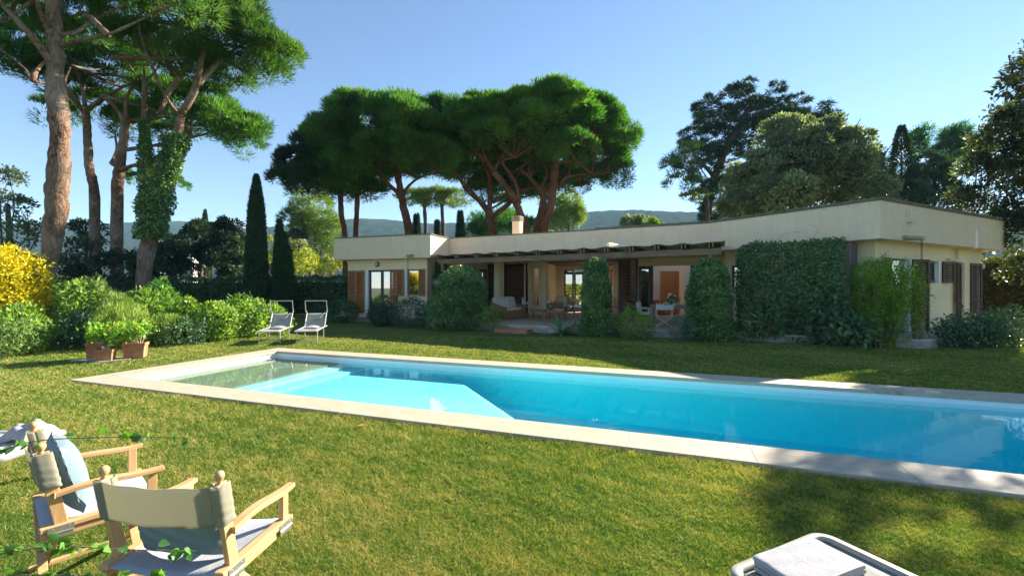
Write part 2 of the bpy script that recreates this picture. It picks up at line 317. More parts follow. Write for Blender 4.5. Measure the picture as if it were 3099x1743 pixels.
# lawn
def lawn_mat():
    m, nt, p = _pr('lawn'); N, L = nt.nodes, nt.links
    tc = N.new('ShaderNodeTexCoord')
    def nz(s, d, r=.6):
        n = N.new('ShaderNodeTexNoise'); n.inputs['Scale'].default_value = s; n.inputs['Detail'].default_value = d; n.inputs['Roughness'].default_value = r
        L.new(tc.outputs['Object'], n.inputs['Vector']); return n
    big, fine, mid = nz(.55, 5), nz(38, 4, .75), nz(5, 6, .7)
    c1 = N.new('ShaderNodeValToRGB'); e = c1.color_ramp.elements
    e[0].position = .34; e[0].color = (.085, .155, .028, 1); e[1].position = .68; e[1].color = (.20, .195, .055, 1)
    a = N.new('ShaderNodeMath'); a.operation = 'MULTIPLY_ADD'; a.inputs[1].default_value = .6; L.new(mid.outputs['Fac'], a.inputs[0])
    b = N.new('ShaderNodeMath'); b.operation = 'MULTIPLY'; b.inputs[1].default_value = .4; L.new(big.outputs['Fac'], b.inputs[0]); L.new(b.outputs[0], a.inputs[2])
    L.new(a.outputs[0], c1.inputs[0])
    c2 = N.new('ShaderNodeValToRGB'); e = c2.color_ramp.elements
    e[0].position = .3; e[0].color = (.38, .36, .25, 1); e[1].position = .65; e[1].color = (1.15, 1.12, 1.0, 1)
    L.new(fine.outputs['Fac'], c2.inputs[0])
    mu = N.new('ShaderNodeMixRGB'); mu.blend_type = 'MULTIPLY'; mu.inputs[0].default_value = .9
    L.new(c1.outputs[0], mu.inputs[1]); L.new(c2.outputs[0], mu.inputs[2]); L.new(mu.outputs[0], p.inputs['Base Color'])
    p.inputs['Roughness'].default_value = .9; p.inputs['Specular IOR Level'].default_value = .1
    bu = N.new('ShaderNodeBump'); bu.inputs['Strength'].default_value = .8; bu.inputs['Distance'].default_value = .03
    L.new(fine.outputs['Fac'], bu.inputs['Height']); L.new(bu.outputs[0], p.inputs['Normal'])
    return m
M['lawn'] = lawn_mat()
M['blade'] = leaf_mat('grass_blades', [(.038, .100, .018), (.110, .170, .028), (.23, .23, .065), (.36, .28, .13)], trans=.3, rough=.7, tcol=(1.2, 1.25, .5), spec=.15)

# ------------------------------------------------------------------ foliage
def vnoise(P, f, seed):         # cheap smooth noise in -1..1
    r = rng(seed); out = np.zeros(len(P))
    for k in range(5):
        a = r.normal(size=3) * f * (1 + .5 * k); out += np.sin(P @ a + r.uniform(0, 6.28)) / (1 + .35 * k)
    return out / 2.6
def unit(v): return v / np.maximum(np.linalg.norm(v, axis=-1, keepdims=True), 1e-9)
def leaf_mesh(name, base, axis, side, L_, W_, tint, mat, parent=None, mid=.45, tri=False):
    n = len(base); L_ = np.broadcast_to(L_, (n,))[:, None]; W_ = np.broadcast_to(W_, (n,))[:, None]
    if tri:
        V = np.stack([base - side * W_ / 2, base + side * W_ / 2, base + axis * L_], 1); k = 3
    else:
        V = np.stack([base, base + axis * L_ * mid + side * W_ / 2, base + axis * L_, base + axis * L_ * mid - side * W_ / 2], 1); k = 4
    me = bpy.data.meshes.new(name)
    me.vertices.add(n * k); me.vertices.foreach_set('co', V.astype(np.float32).ravel())
    me.loops.add(n * k); me.loops.foreach_set('vertex_index', np.arange(n * k, dtype=np.int32))
    me.polygons.add(n); me.polygons.foreach_set('loop_start', np.arange(0, n * k, k, dtype=np.int32))
    me.polygons.foreach_set('loop_total', np.full(n, k, dtype=np.int32))
    a = me.attributes.new('tint', 'FLOAT', 'POINT'); a.data.foreach_set('value', np.repeat(np.clip(tint, 0, 1), k).astype(np.float32))
    me.update(calc_edges=True); me.validate()
    return link_mesh(name, me, mat, parent)
def sphere_dirs(n, r): return unit(r.normal(size=(n, 3)))
def blob_points(blobs, dens, r, zcut=-1, inner=.0, keep_in=.78):
    P, Nn = [], []
    for b in blobs:
        c, rad = np.array(b[:3], float), np.array(b[3:6], float)
        p_ = 1.6; area = 4 * math.pi * (((rad[0] * rad[1]) ** p_ + (rad[0] * rad[2]) ** p_ + (rad[1] * rad[2]) ** p_) / 3) ** (1 / p_)
        n = max(6, int(area * dens)); d = sphere_dirs(n * 2, r)
        # weight for ellipsoid area
        wgt = np.linalg.norm(d / rad, axis=1); d = d[r.uniform(0, wgt.max(), len(d)) < wgt * 1.0][:n] if False else d[:n]
        d = d[(d[:, 2] > zcut) | (r.uniform(size=len(d)) < .25)]
        s = 1 - inner * r.uniform(size=len(d)) ** 2
        P.append(c + d * rad * s[:, None]); Nn.append(unit(d / rad))
    P, Nn = np.concatenate(P), np.concatenate(Nn)
    ok = np.ones(len(P), bool)
    for b in blobs:
        q = np.linalg.norm((P - np.array(b[:3])) / np.array(b[3:6]), axis=1); ok &= q > keep_in
    return P[ok], Nn[ok]
def crown(name, blobs, mat, parent, seed, dens=1.3, cr=.5, n=60, L_=.3, W_=.045, zcut=-.35, up=.25, flat=.75, mode='needle', inner=.25, spread=.6, keep_in=.72, tintlo=0, tinthi=1, kmin=.62, kd=1.4, lump=.75, kz=1.0):
    r = rng(seed); m_ = cr * .75 + L_ * .5; blobs = [(*b[:3], *[max(v - m_, v * kmin) for v in b[3:5]], max(b[5] - (cr * flat * 1.0 + L_ * .75) * kz, b[5] * kmin * .8 / kz)) for b in blobs]
    C, Nn = blob_points(blobs, dens * kd, r, zcut, inner, keep_in)
    vn = vnoise(C, .9 / cr, seed); C = C + Nn * (vn * cr * lump)[:, None]
    m = len(C); ct = np.clip(r.uniform(0, 1, m) * .6 + .2 + vn * .5, 0, 1)  # tint follows the lumps: sunlit tops painted brighter, hollows darker
    idx = np.repeat(np.arange(m), n); rs = cr * r.uniform(.6, 1.3, m)
    d = unit(sphere_dirs(m * n, r) + Nn[idx] * .7 + np.array([0, 0, up]))
    rad = r.uniform(.25, 1, m * n) ** .6
    base = C[idx] + d * (rs[idx] * rad)[:, None] * np.array([1, 1, flat])
    ax = unit(d + r.normal(size=(m * n, 3)) * spread * (.5 if mode == 'needle' else 1) + np.array([0, 0, up]))
    sd = unit(np.cross(ax, r.normal(size=(m * n, 3))))
    t = tintlo + (tinthi - tintlo) * (ct[idx] * .62 + r.uniform(0, .38, m * n)) 
    return leaf_mesh(name, base, ax, sd, L_ * r.uniform(.6, 1.25, m * n), W_ * r.uniform(.7, 1.2, m * n), t, mat, parent, tri=(mode == 'needle'))
def shell(name, blobs, mat, parent, seed, dens=900, L_=.09, W_=.045, bump=.07, depth=.16, zmin=.0, spread=.9, keep_in=.85, zcut=-1, up=.2, freq=5):
    r = rng(seed); P, Nn = blob_points(blobs, dens, r, zcut, depth, keep_in)
    sc = np.mean([min(b[3:6]) for b in blobs])
    P = P + Nn * ((vnoise(P, freq, seed) * bump + r.normal(size=len(P)) * bump * .25) * 1.0)[:, None]
    ok = P[:, 2] > zmin; P, Nn = P[ok], Nn[ok]; n = len(P)
    ax = unit(Nn * .6 + r.normal(size=(n, 3)) * spread * .7 + np.array([0, 0, up])); sd = unit(np.cross(ax, Nn + r.normal(size=(n, 3)) * .6))
    t = .5 + .35 * vnoise(P, 3.1, seed + 1) + r.uniform(-.4, .4, n)
    return leaf_mesh(name, P, ax, sd, L_ * r.uniform(.6, 1.3, n), W_ * r.uniform(.7, 1.2, n), t, mat, parent)
def wobble_path(pts, r, k=4, amp=.03):      # pts (x,y,z,rad) -> smooth resampled path
    pts = np.array(pts, float); out = []
    n = len(pts)
    for i in range(n - 1):
        p0, p1, p2, p3 = pts[max(i - 1, 0)], pts[i], pts[i + 1], pts[min(i + 2, n - 1)]
        for s in range(k):
            t = s / k
            q = .5 * ((2 * p1) + (-p0 + p2) * t + (2 * p0 - 5 * p1 + 4 * p2 - p3) * t * t + (-p0 + 3 * p1 - 3 * p2 + p3) * t ** 3)
            q[:3] += r.normal(size=3) * amp * min(1, q[3] * 3) ; q[3] = max(q[3], .001) * (1 + r.normal() * .05); out.append(q)
    out.append(pts[-1]); return np.array(out)
def add_limb(mb, pts, r, n=9, amp=.03, k=4):
    q = wobble_path(pts, r, k, amp); mb.tube([tuple(a[:3]) for a in q], [a[3] for a in q], n=n)
def auto_limbs(mb, start, targets, r, r0=.09, sag=.15):
    for t in targets:
        r0_ = r0
        s = np.array(start[r.integers(len(start))][:3]) if isinstance(start, list) else np.array(start[:3])
        t = np.array(t); d = t - s; ln = np.linalg.norm(d)
        r0 = min(r0_, .012 + ln * .02); m1 = s + d * .35 + np.array([0, 0, -sag * ln * .3]) + r.normal(size=3) * .03 * ln
        m2 = s + d * .7 + np.array([0, 0, -sag * ln * .25]) + r.normal(size=3) * .03 * ln
        add_limb(mb, [(*s, r0), (*m1, r0 * .7), (*m2, r0 * .45), (*t, r0 * .2)], r, n=6, amp=.02, k=3)
# ================================================================== the setting
PO = np.array([-7.98, 7.86]); PU = np.array([.9405, -.3408]); PV = np.array([.3408, .9405])
PL, PWD, CW = 19.0, 4.47, .51        # pool outline incl. coping
def puv(u, v): q = PO + PU * u + PV * v; return (q[0], q[1])
prz = math.atan2(PU[1], PU[0])
hole = [puv(.05, .05), puv(PL - .05, .05), puv(PL - .05, PWD - .05), puv(.05, PWD - .05)]
lawn = flat_poly('lawn', [[(-70, -60), (70, -60), (70, 75), (-70, 75)], hole[::-1]], -.02, 0, M['lawn']); tag(lawn, kind='structure')
far = flat_poly('far_ground', [[(-3000, -3000), (3000, -3000), (3000, 3000), (-3000, 3000)], [(-69.9, -59.9), (69.9, -59.9), (69.9, 74.9), (-69.9, 74.9)]], -.6, -.1,
                noise_mat('dry_ground', [(.35, (.05, .08, .025)), (.65, (.14, .13, .06))], scale=.05, detail=8, rough=1)); tag(far, kind='structure')
# hills
hm = noise_mat('wooded_hill', [(.35, (.006, .018, .010)), (.52, (.020, .040, .018)), (.70, (.055, .080, .034))], scale=.05, detail=10, rough=1, bump=.5, bscale=.12, bdist=5, nrough=.75, spec=0)
def hills(name, prof, Y0, Y1, seed, x0, x1):
    r = rng(seed); xs = np.linspace(x0, x1, 420); ys = np.linspace(Y0, Y1, 44)
    px = np.array([p[0] for p in prof]); ph = np.array([p[1] for p in prof])
    X, Yv = np.meshgrid(xs, ys, indexing='ij'); t = (Yv - Y0) / (Y1 - Y0)
    top = (724.4 - np.interp(X / Y1 * F + 1288, px, ph)) / F * Y1
    Z = top * np.sin(t * math.pi / 2) ** 1.1
    Pn = np.stack([X.ravel(), Yv.ravel(), 0 * X.ravel()], 1)
    Z += (vnoise(Pn, .012, seed) * 5 * (1 - t.ravel()) + vnoise(Pn, .05, seed + 1) * 1.2 + r.normal(size=len(Pn)) * .8).reshape(Z.shape)
    mb = MB(); mb.grid([[(X[i, j], Yv[i, j], Z[i, j]) for j in range(44)] for i in range(420)])
    return tag(mb.build(name, hm), kind='structure')
hills('hill', [(-3500, 560), (-600, 570), (0, 578), (165, 572), (330, 576), (420, 574), (560, 566), (700, 590), (880, 569), (960, 560), (1040, 566), (1100, 572), (1250, 568), (1460, 545), (1560, 541), (1700, 547), (1800, 541), (2100, 540), (2600, 560), (5000, 570)], 520, 1250, 3, -2600, 2600)

# ------------------------------------------------------------------ swimming pool
pool = thing('swimming_pool', 'long rectangular pool edged with pale travertine slabs, set in the lawn', 'swimming pool', (*PO, 0), prz)
r = rng(5)
def slabs(u0, u1, v0, v1, along, L0):
    mb = MB(); a0, a1 = (u0, u1) if along == 'u' else (v0, v1); a = a0
    while a < a1 - .01:
        b = min(a + L0 * r.uniform(.97, 1.03), a1)
        if a1 - b < .3: b = a1
        h = .05 + r.uniform(-.0006, .0006); g = .0015
        if along == 'u': mb.box(((a + b) / 2, (v0 + v1) / 2, h - .03), (b - a - g, v1 - v0, .06))
        else: mb.box(((u0 + u1) / 2, (a + b) / 2, h - .03), (u1 - u0, b - a - g, .06))
        a = b
    return mb
m_travu = noise_mat('travertine_along', [(.30, (.27, .205, .13)), (.40, (.42, .355, .26)), (.7, (.50, .44, .34))], scale=3.2, detail=10, rough=.65, bump=.12, bscale=18, stretch=(1, 8, 1), nrough=.7, spec=.3)
m_travv = noise_mat('travertine_across', [(.30, (.27, .205, .13)), (.40, (.42, .355, .26)), (.7, (.50, .44, .34))], scale=3.2, detail=10, rough=.65, bump=.12, bscale=18, stretch=(8, 1, 1), nrough=.7, spec=.3)
slabs(0, PL, 0, CW, 'u', 1.22).build('coping', m_travu, pool, bevel=.006)
slabs(0, PL, PWD - CW, PWD, 'u', 1.22).build('coping', m_travu, pool, bevel=.006)
slabs(0, CW, CW + .002, PWD - CW - .002, 'v', 1.22).build('coping', m_travv, pool, bevel=.006)
slabs(PL - CW, PL, CW + .002, PWD - CW - .002, 'v', 1.22).build('coping', m_travv, pool, bevel=.006)
WZ = -.085
liner = plain('pool_liner', (.80, .85, .86), rough=.6, var=.03, bump=.05)
# basin: side walls, steps and a floor that drops to the deep end
mb = MB(); i0, i1, j0, j1 = CW - .03, PL - CW + .03, CW - .03, PWD - CW + .03
mb.add([(i0, j0, -.012), (i1, j0, -.012), (i1, j1, -.012), (i0, j1, -.012), (i0, j0, -1), (i1, j0, -1), (i1, j1, -1), (i0, j1, -1)], [(0, 1, 5, 4), (1, 2, 6, 5), (2, 3, 7, 6), (3, 0, 4, 7)])
mb.build('basin_wall', liner, pool)
mb = MB(); e = .002
mb.box(((i0 + 2.49) / 2, (j0 + j1) / 2, -.585), (2.49 - i0, j1 - j0 - e, .86))
mb.build('shelf', noise_mat('submerged_stone', [(.3, (.27, .20, .13)), (.7, (.40, .315, .21))], scale=3, detail=8, stretch=(8, 1, 1), rough=.7), pool)
for k, (ua, ub, z) in enumerate([(2.492, 2.88, -.185), (2.882, 3.27, -.23)]):
    MB().box(((ua + ub) / 2, (j0 + j1) / 2, z / 2 - .5), (ub - ua, j1 - j0 - e, 1 + z)).build('step', liner, pool, bevel=.01)
def floor_z(u, v):
    edge = 6.3 + (3.3 - v) * .95
    t = np.clip((u - edge) / .5, 0, 1); t = t * t * (3 - 2 * t)
    return -.285 - .64 * t - .03 * np.clip((u - 9) / 9, 0, 1)
us = np.concatenate([np.linspace(3.26, 6, 8), np.linspace(6.05, 10.2, 90), np.linspace(10.3, i1, 20)]); vs = np.linspace(j0, j1, 30)
MB().grid([[(u, v, float(floor_z(u, v))) for v in vs] for u in us]).build('pool_floor', liner, pool, smooth=True)
# fittings
MB().lathe([(.001, 0), (.04, 0), (.045, .006), (.045, .012)], n=16).build('wall_inlet', liner, pool).matrix_local = Matrix.Translation((6.3, PWD - CW + .015, -.2)) @ Matrix.Rotation(R(90), 4, 'X')
MB().lathe([(.001, 0), (.04, 0), (.045, .006), (.045, .012)], n=16).build('wall_inlet', liner, pool).matrix_local = Matrix.Translation((13.2, PWD - CW + .015, -.2)) @ Matrix.Rotation(R(90), 4, 'X')
# water
wm = bpy.data.materials.new('pool_water'); wm.use_nodes = True; nt = wm.node_tree; N, L = nt.nodes, nt.links; N.clear()
tr = N.new('ShaderNodeBsdfTransparent'); gl = N.new('ShaderNodeBsdfGlossy'); gl.inputs['Roughness'].default_value = .012
mx = N.new('ShaderNodeMixShader')
tcw = N.new('ShaderNodeTexCoord'); nw = N.new('ShaderNodeTexNoise'); nw.inputs['Scale'].default_value = 3.5; nw.inputs['Detail'].default_value = 2
L.new(tcw.outputs['Object'], nw.inputs['Vector']); bw = N.new('ShaderNodeBump'); bw.inputs['Strength'].default_value = .075; bw.inputs['Distance'].default_value = .02
L.new(nw.outputs['Fac'], bw.inputs['Height']); L.new(bw.outputs[0], gl.inputs['Normal']); 
L.new(schlick(nt, .02), mx.inputs[0]); L.new(tr.outputs[0], mx.inputs[1]); L.new(gl.outputs[0], mx.inputs[2])
va = N.new('ShaderNodeVolumeAbsorption'); va.inputs['Color'].default_value = (.0, .945, .978, 1); va.inputs['Density'].default_value = 1.15
o = N.new('ShaderNodeOutputMaterial'); L.new(mx.outputs[0], o.inputs[0]); L.new(va.outputs[0], o.inputs['Volume'])
wat = MB().box(((i0 + i1) / 2, (j0 + j1) / 2, (WZ - 1.2) / 2), (i1 - i0 + .04, j1 - j0 + .04, WZ + 1.2)).build('water', wm)
wat.location = (*PO, 0); wat.rotation_euler = (0, 0, prz); tag(wat, kind='structure')

# ------------------------------------------------------------------ terrace and path
TZ = .26
T_F = [(-3.6, 18.4), (-.9, 17.45), (2.3, 15.95), (5.4, 14.75), (7.2, 13.95), (9.0, 13.1), (10.7, 12.5), (11.5, 12.1), (18.4, 15.5), (19.2, 17.0), (17.9, 17.3)]
terr = flat_poly('terrace', [T_F + [(10, 30), (-12, 32), (-9.6, 22.6), (-4.0, 20.6)]], .0, TZ - .04, M['concrete']); tag(terr, kind='structure')
ttop = flat_poly('terrace_paving', [[(a, b + .0) for a, b in T_F] + [(10, 30), (-12, 32), (-9.6, 22.6), (-4.0, 20.6)]], TZ - .038, TZ, M['terrace']); tag(ttop, kind='structure')
step1 = MB().box((.05, 16.65, .07), (1.35, .55, .14), rz=R(-24)).build('doormat_step', M['terra']); step1.name = 'terracotta_step'
tag(step1, 'low terracotta coloured step in front of the terrace edge by the wicker sofa', 'step')
path = MB().prism([(11.46, 12.2), (18.3, 15.6), (17.95, 16.55), (11.0, 13.1)], TZ - .1, TZ + .004).build('path', plain('pale_paving', (.50, .47, .42), rough=.8, var=.12)); tag(path, kind='structure')

# ------------------------------------------------------------------ the house
ZB, ZT = 3.12, 4.19
A0, A1, I0, S0, M1, P1, Q1 = (-9.0, 22.05), (-3.8, 20.3), (-3.2, 22.07), (3.6, 18.84), (7.6, 16.9), (10.48, 12.42), (18.5, 16.4)
house = thing('villa', 'long low cream stucco villa with flat roof, brown shutters and covered terrace', 'house', (0, 0, 0))
back = [(16.2, 21.5), (10.6, 25.2), (9.2, 27.4), (.8, 27.5), (-5.5, 29.5), (-7.6, 27)]
outl = [A0, A1, I0, S0, M1, P1, Q1] + back
sky_hole = [(6.0, 21.9), (9.4, 21.0), (9.8, 24.2), (6.1, 24.6)]  # unseen roof opening, added to let daylight into the dining room
flat_poly('roof', [outl, sky_hole[::-1], [(.95, 24.9), (1.9, 24.4), (2.35, 26.6), (1.0, 26.8)][::-1]], ZB, ZB + .3, M['ochre'], house)  # further unseen opening added behind the pier, daylight for the niche
def par(p, q, z1, ext=0, mat='plaster', name='fascia', th=.28, z0=ZB - .004):
    p, q = np.array(p, float), np.array(q, float); d = (q - p) / np.linalg.norm(q - p); nrm = np.array([d[1], -d[0]])
    # wall just inside the outline; outward normal = nrm when the outline runs left to right seen from the front
    a = p; b = q
    poly = [a + nrm * .003, b + nrm * .003, b - nrm * th, a - nrm * th]
    MB().prism(poly, z0, z1).build(name, M[mat], house)
def inward_pt(prev, c, nxt, d):
    a = np.array(c) - np.array(prev); b = np.array(nxt) - np.array(c); a = a / np.linalg.norm(a); b = b / np.linalg.norm(b)
    n1 = np.array([a[1], -a[0]]); n2 = np.array([b[1], -b[0]]); m = n1 + n2; m = m / np.dot(m, n1)
    return np.array(c) - m * d
def ring(pts, z0, z1, out_d, in_d, mat, name, close=True):
    n = len(pts); o_ = [inward_pt(pts[i - 1], pts[i], pts[(i + 1) % n], -out_d) for i in range(n)]; i_ = [inward_pt(pts[i - 1], pts[i], pts[(i + 1) % n], in_d) for i in range(n)]
    mb = MB(); vs = []
    for k in range(n): vs += [(*o_[k], z0), (*o_[k], z1), (*i_[k], z1), (*i_[k], z0)]
    fs = []
    for k in range(n if close else n - 1):
        a, b = 4 * k, 4 * ((k + 1) % n); fs += [(a, b, b + 1, a + 1), (a + 1, b + 1, b + 2, a + 2), (a + 2, b + 2, b + 3, a + 3), (a + 3, b + 3, b, a)]
    mb.add(vs, fs); return mb.build(name, M[mat], house)
outl = [outl[0]] + [A1, I0, S0, M1, P1, Q1] + back
ring(outl, ZB - .006, ZT, .003, .25, 'plaster', 'fascia')
ring(outl, ZT + .001, ZT + .045, .045, .29, 'capstone', 'roof_coping')
# the parapet right of the step stands a little higher
n_ = 4; hi = [(3.6, 18.84), M1, P1, Q1, (16.2, 21.5)]
def strip(pts, z0, z1, o_d, i_d, mat, name):
    o_, i_ = [], []
    for k in range(len(pts)):
        pv = pts[k - 1] if k else tuple(2 * np.array(pts[0]) - np.array(pts[1])); nx = pts[k + 1] if k < len(pts) - 1 else tuple(2 * np.array(pts[-1]) - np.array(pts[-2]))
        o_.append(inward_pt(pv, pts[k], nx, -o_d)); i_.append(inward_pt(pv, pts[k], nx, i_d))
    MB().prism([*o_, *i_[::-1]], z0, z1) if False else None
    mb = MB(); vs = []
    for k in range(len(pts)): vs += [(*o_[k], z0), (*o_[k], z1), (*i_[k], z1), (*i_[k], z0)]
    fs = [(0, 1, 2, 3), tuple(4 * (len(pts) - 1) + q for q in (3, 2, 1, 0))]
    for k in range(len(pts) - 1):
        a, b = 4 * k, 4 * (k + 1); fs += [(a, b, b + 1, a + 1), (a + 1, b + 1, b + 2, a + 2), (a + 2, b + 2, b + 3, a + 3), (a + 3, b + 3, b, a)]
    mb.add(vs, fs); return mb.build(name, M[mat], house)
strip(hi, ZB - .01, ZT + .046, .018, .02, 'plaster', 'fascia_cladding')
strip(hi, ZT + .047, ZT + .095, .06, .3, 'capstone', 'roof_coping')
# walls: each wall is a plane; seen(px, py) gives its along / up position
class Wall:
    def __init__(s, p, q, th=.25):
        s.p, s.q = np.array(p, float), np.array(q, float); s.L = np.linalg.norm(s.q - s.p); s.d = (s.q - s.p) / s.L
        s.n = np.array([s.d[1], -s.d[0]]); s.rz = math.atan2(s.d[1], s.d[0]); s.th = th
    def at(s, dx, dy=None):     # working-copy pixel -> (t, z)
        k = (dx - 1288) / F; den = s.d[0] - k * s.d[1]; t = (k * s.p[1] - s.p[0]) / den; Y = s.p[1] + t * s.d[1]
        return (t, CAMZ + (724.4 - dy) / F * Y) if dy is not None else t
    def pos(s, t, off, z): q = s.p + s.d * t + s.n * off; return (q[0], q[1], z)
    def box(s, mb, t0, t1, z0, z1, o0, o1):
        c = s.pos((t0 + t1) / 2, (o0 + o1) / 2, (z0 + z1) / 2); return mb.box(c, (t1 - t0, abs(o1 - o0), z1 - z0), rz=s.rz)
    def build(s, name, mat, z0, z1, holes=(), parent=house):
        ts = sorted({0, s.L, *[max(0, min(s.L, v)) for h in holes for v in h[:2]]}); zs = sorted({z0, z1, *[v for h in holes for v in h[2:]]})
        mb = MB()
        for a, b in zip(ts, ts[1:]):
            run = None
            for c, d in zip(zs, zs[1:]):
                solid = not any(h[0] - 1e-6 <= (a + b) / 2 <= h[1] and h[2] <= (c + d) / 2 <= h[3] for h in holes)
                if solid: run = (run[0], d) if run else (c, d)
                if (not solid or d == zs[-1]) and run:
                    s.box(mb, a, b, run[0], run[1], 0, -s.th); run = None
        return mb.build(name, mat, parent)
    def fr(s, px0, px1, py0, py1):      # pixel box -> (t0,t1,z0,z1), heights measured at the middle
        t0, t1 = s.at(px0), s.at(px1); zt = s.at((px0 + px1) / 2, py0)[1]; zb = s.at((px0 + px1) / 2, py1)[1]
        return t0, t1, zb, zt
def louvre(wall, t0, t1, z0, z1, off, mat, parent=house, rails=(.0, .42, 1.0), name='shutter', pitch=.078, th=.045):
    """a louvred leaf: stiles, rails and angled slats in one mesh"""
    mb = MB(); sw = min(.07, (t1 - t0) * .16)
    wall.box(mb, t0, t0 + sw, z0, z1, off, off + th); wall.box(mb, t1 - sw, t1, z0, z1, off, off + th)
    zr = [z0 + (z1 - z0) * k for k in rails]; rh = .085
    bands = []
    for i, z in enumerate(zr):
        a = z if i == 0 else (z - rh if i == len(zr) - 1 else z - rh / 2); wall.box(mb, t0 + sw, t1 - sw, a, a + rh, off + .002, off + th - .002); bands.append((a, a + rh))
    for (a0, a1), (b0, b1) in zip(bands, bands[1:]):
        n = max(2, int((b0 - a1) / pitch)); st = (b0 - a1) / n
        for k in range(n):
            z = a1 + (k + .5) * st
            Mx = Matrix.Rotation(wall.rz, 4, 'Z') @ Matrix.Rotation(R(48), 4, 'X')
            mb.box(wall.pos((t0 + t1) / 2, off + th / 2, z), (t1 - t0 - 2 * sw, pitch * 1.0, .012), M=Mx)
    return mb.build(name, mat, parent)
def glazed(wall, t0, t1, z0, z1, off, fw=.07, mat=None, name='window', parent=house, mull=()):
    mb = MB(); mat = mat or M['frame_dark']
    wall.box(mb, t0, t0 + fw, z0, z1, off, off + .06); wall.box(mb, t1 - fw, t1, z0, z1, off, off + .06)
    wall.box(mb, t0 + fw, t1 - fw, z0, z0 + fw, off, off + .06); wall.box(mb, t0 + fw, t1 - fw, z1 - fw, z1, off, off + .06)
    for m_ in mull: t = t0 + (t1 - t0) * m_; wall.box(mb, t - fw / 2, t + fw / 2, z0 + fw, z1 - fw, off + .004, off + .056)
    f = mb.build(name, mat, parent)
    g = MB(); wall.box(g, t0 + fw * .8, t1 - fw * .8, z0 + fw * .8, z1 - fw * .8, off + .025, off + .035); g.build('pane', M['glass'], f)
    return f
# --- left wing (working-copy pixels = zoomed * .2070/1.20303 ...)
def Z1(x, y): return ((1000 + x * .20703) / 1.20303, (680 + y * .20703) / 1.20303)
def Z2(x, y): return ((1300 + x * .20703) / 1.20303, (680 + y * .20703) / 1.20303)
def Z3(x, y): return ((1600 + x * .20703) / 1.20303, (650 + y * .20703) / 1.20303)
def Z4(x, y): return ((1900 + x * .20703) / 1.20303, (650 + y * .20703) / 1.20303)
def Z5(x, y): return ((2200 + x * .2588) / 1.20303, (580 + y * .2588) / 1.20303)
def Z6(x, y): return ((2600 + x * .2588) / 1.20303, (580 + y * .2588) / 1.20303)
def ZP(x, y): return ((1400 + x * .34938) / 1.20303, (720 + y * .34938) / 1.20303)
def box_of(wall, z, x0, y0, x1, y1):
    a, b = z(x0, y0), z(x1, y1); return wall.fr(a[0], b[0], a[1], b[1])
WL = Wall((-8.3, 22.33), (-3.98, 20.86)); 
tl = WL.at(Z1(258, 0)[0]); WL = Wall(WL.p + WL.d * tl, WL.q)
tr_ = WL.at(Z1(1412, 0)[0]); WL = Wall(WL.p, WL.p + WL.d * tr_)
door = box_of(WL, Z1, 508, 662, 985, 1285); win = box_of(WL, Z1, 1092, 655, 1300, 1035)
z_door = (TZ, 2.78)
WL.build('wall', M['ochre'], TZ - .2, ZB + .002, [(door[0], door[1], TZ, door[3]), win])
WS = Wall(WL.q, (WL.q[0] + .75, WL.q[1] + 2.1)); WS.build('wall', M['ochre'], TZ - .2, ZB + .002)
WE = Wall((WL.p[0] + 1.6, WL.p[1] + 5.5), WL.p); WE.build('wall', M['ochre'], TZ - .2, ZB + .002)
WLb = Wall((WL.p[0] + .5, WL.p[1] + 2.6), (WL.q[0] + .7, WL.q[1] + 2.2)); WLb.build('inner_wall', M['ochre'], TZ, ZB)
# white jambs
mb = MB(); WL.box(mb, door[0], door[0] + .16, TZ, door[3], .004, -.2); mb.build('door_jamb', M['white_paint'], house)
mb = MB(); a = box_of(WL, Z1, 1088, 655, 1114, 1035); WL.box(mb, a[0], a[1], win[2], win[3], .004, -.2); mb.build('window_jamb', M['white_paint'], house)
mb = MB(); a = box_of(WL, Z1, 1085, 1040, 1305, 1055); WL.box(mb, a[0], a[1], win[2] - .05, win[2] - .002, .06, -.2); mb.build('window_sill', M['pale_stone'], house)
a = box_of(WL, Z1, 545, 665, 740, 1285); glazed(WL, a[0] + .02, a[1], TZ + .002, door[3] - .003, -.17, .09, name='glass_door')
b = box_of(WL, Z1, 740, 665, 885, 1285); glazed(WL, a[1] + .002, b[1] + .3, TZ + .002, door[3] - .003, -.13, .08, name='glass_door')
glazed(WL, WL.at(Z1(1116, 0)[0]), win[1] - .002, win[2] + .003, win[3] - .003, -.16, .06, mat=M['shutter_warm'])
for x0, x1, y0, y1, off in [(270, 384, 672, 1285, .03), (386, 505, 672, 1285, .035), (882, 980, 655, 1285, .03)]:
    c = box_of(WL, Z1, x0, y0, x1, y1); louvre(WL, c[0], c[1] - .006, max(c[2], TZ + .02), c[3], off, M['shutter_warm'])
for x0, x1, y0, y1, off in [(984, 1084, 655, 1040, .08), (1300, 1390, 648, 1040, .03)]:
    c = box_of(WL, Z1, x0, y0, x1, y1); louvre(WL, c[0], c[1], c[2], c[3], off, M['shutter_warm'], rails=(0, 1))
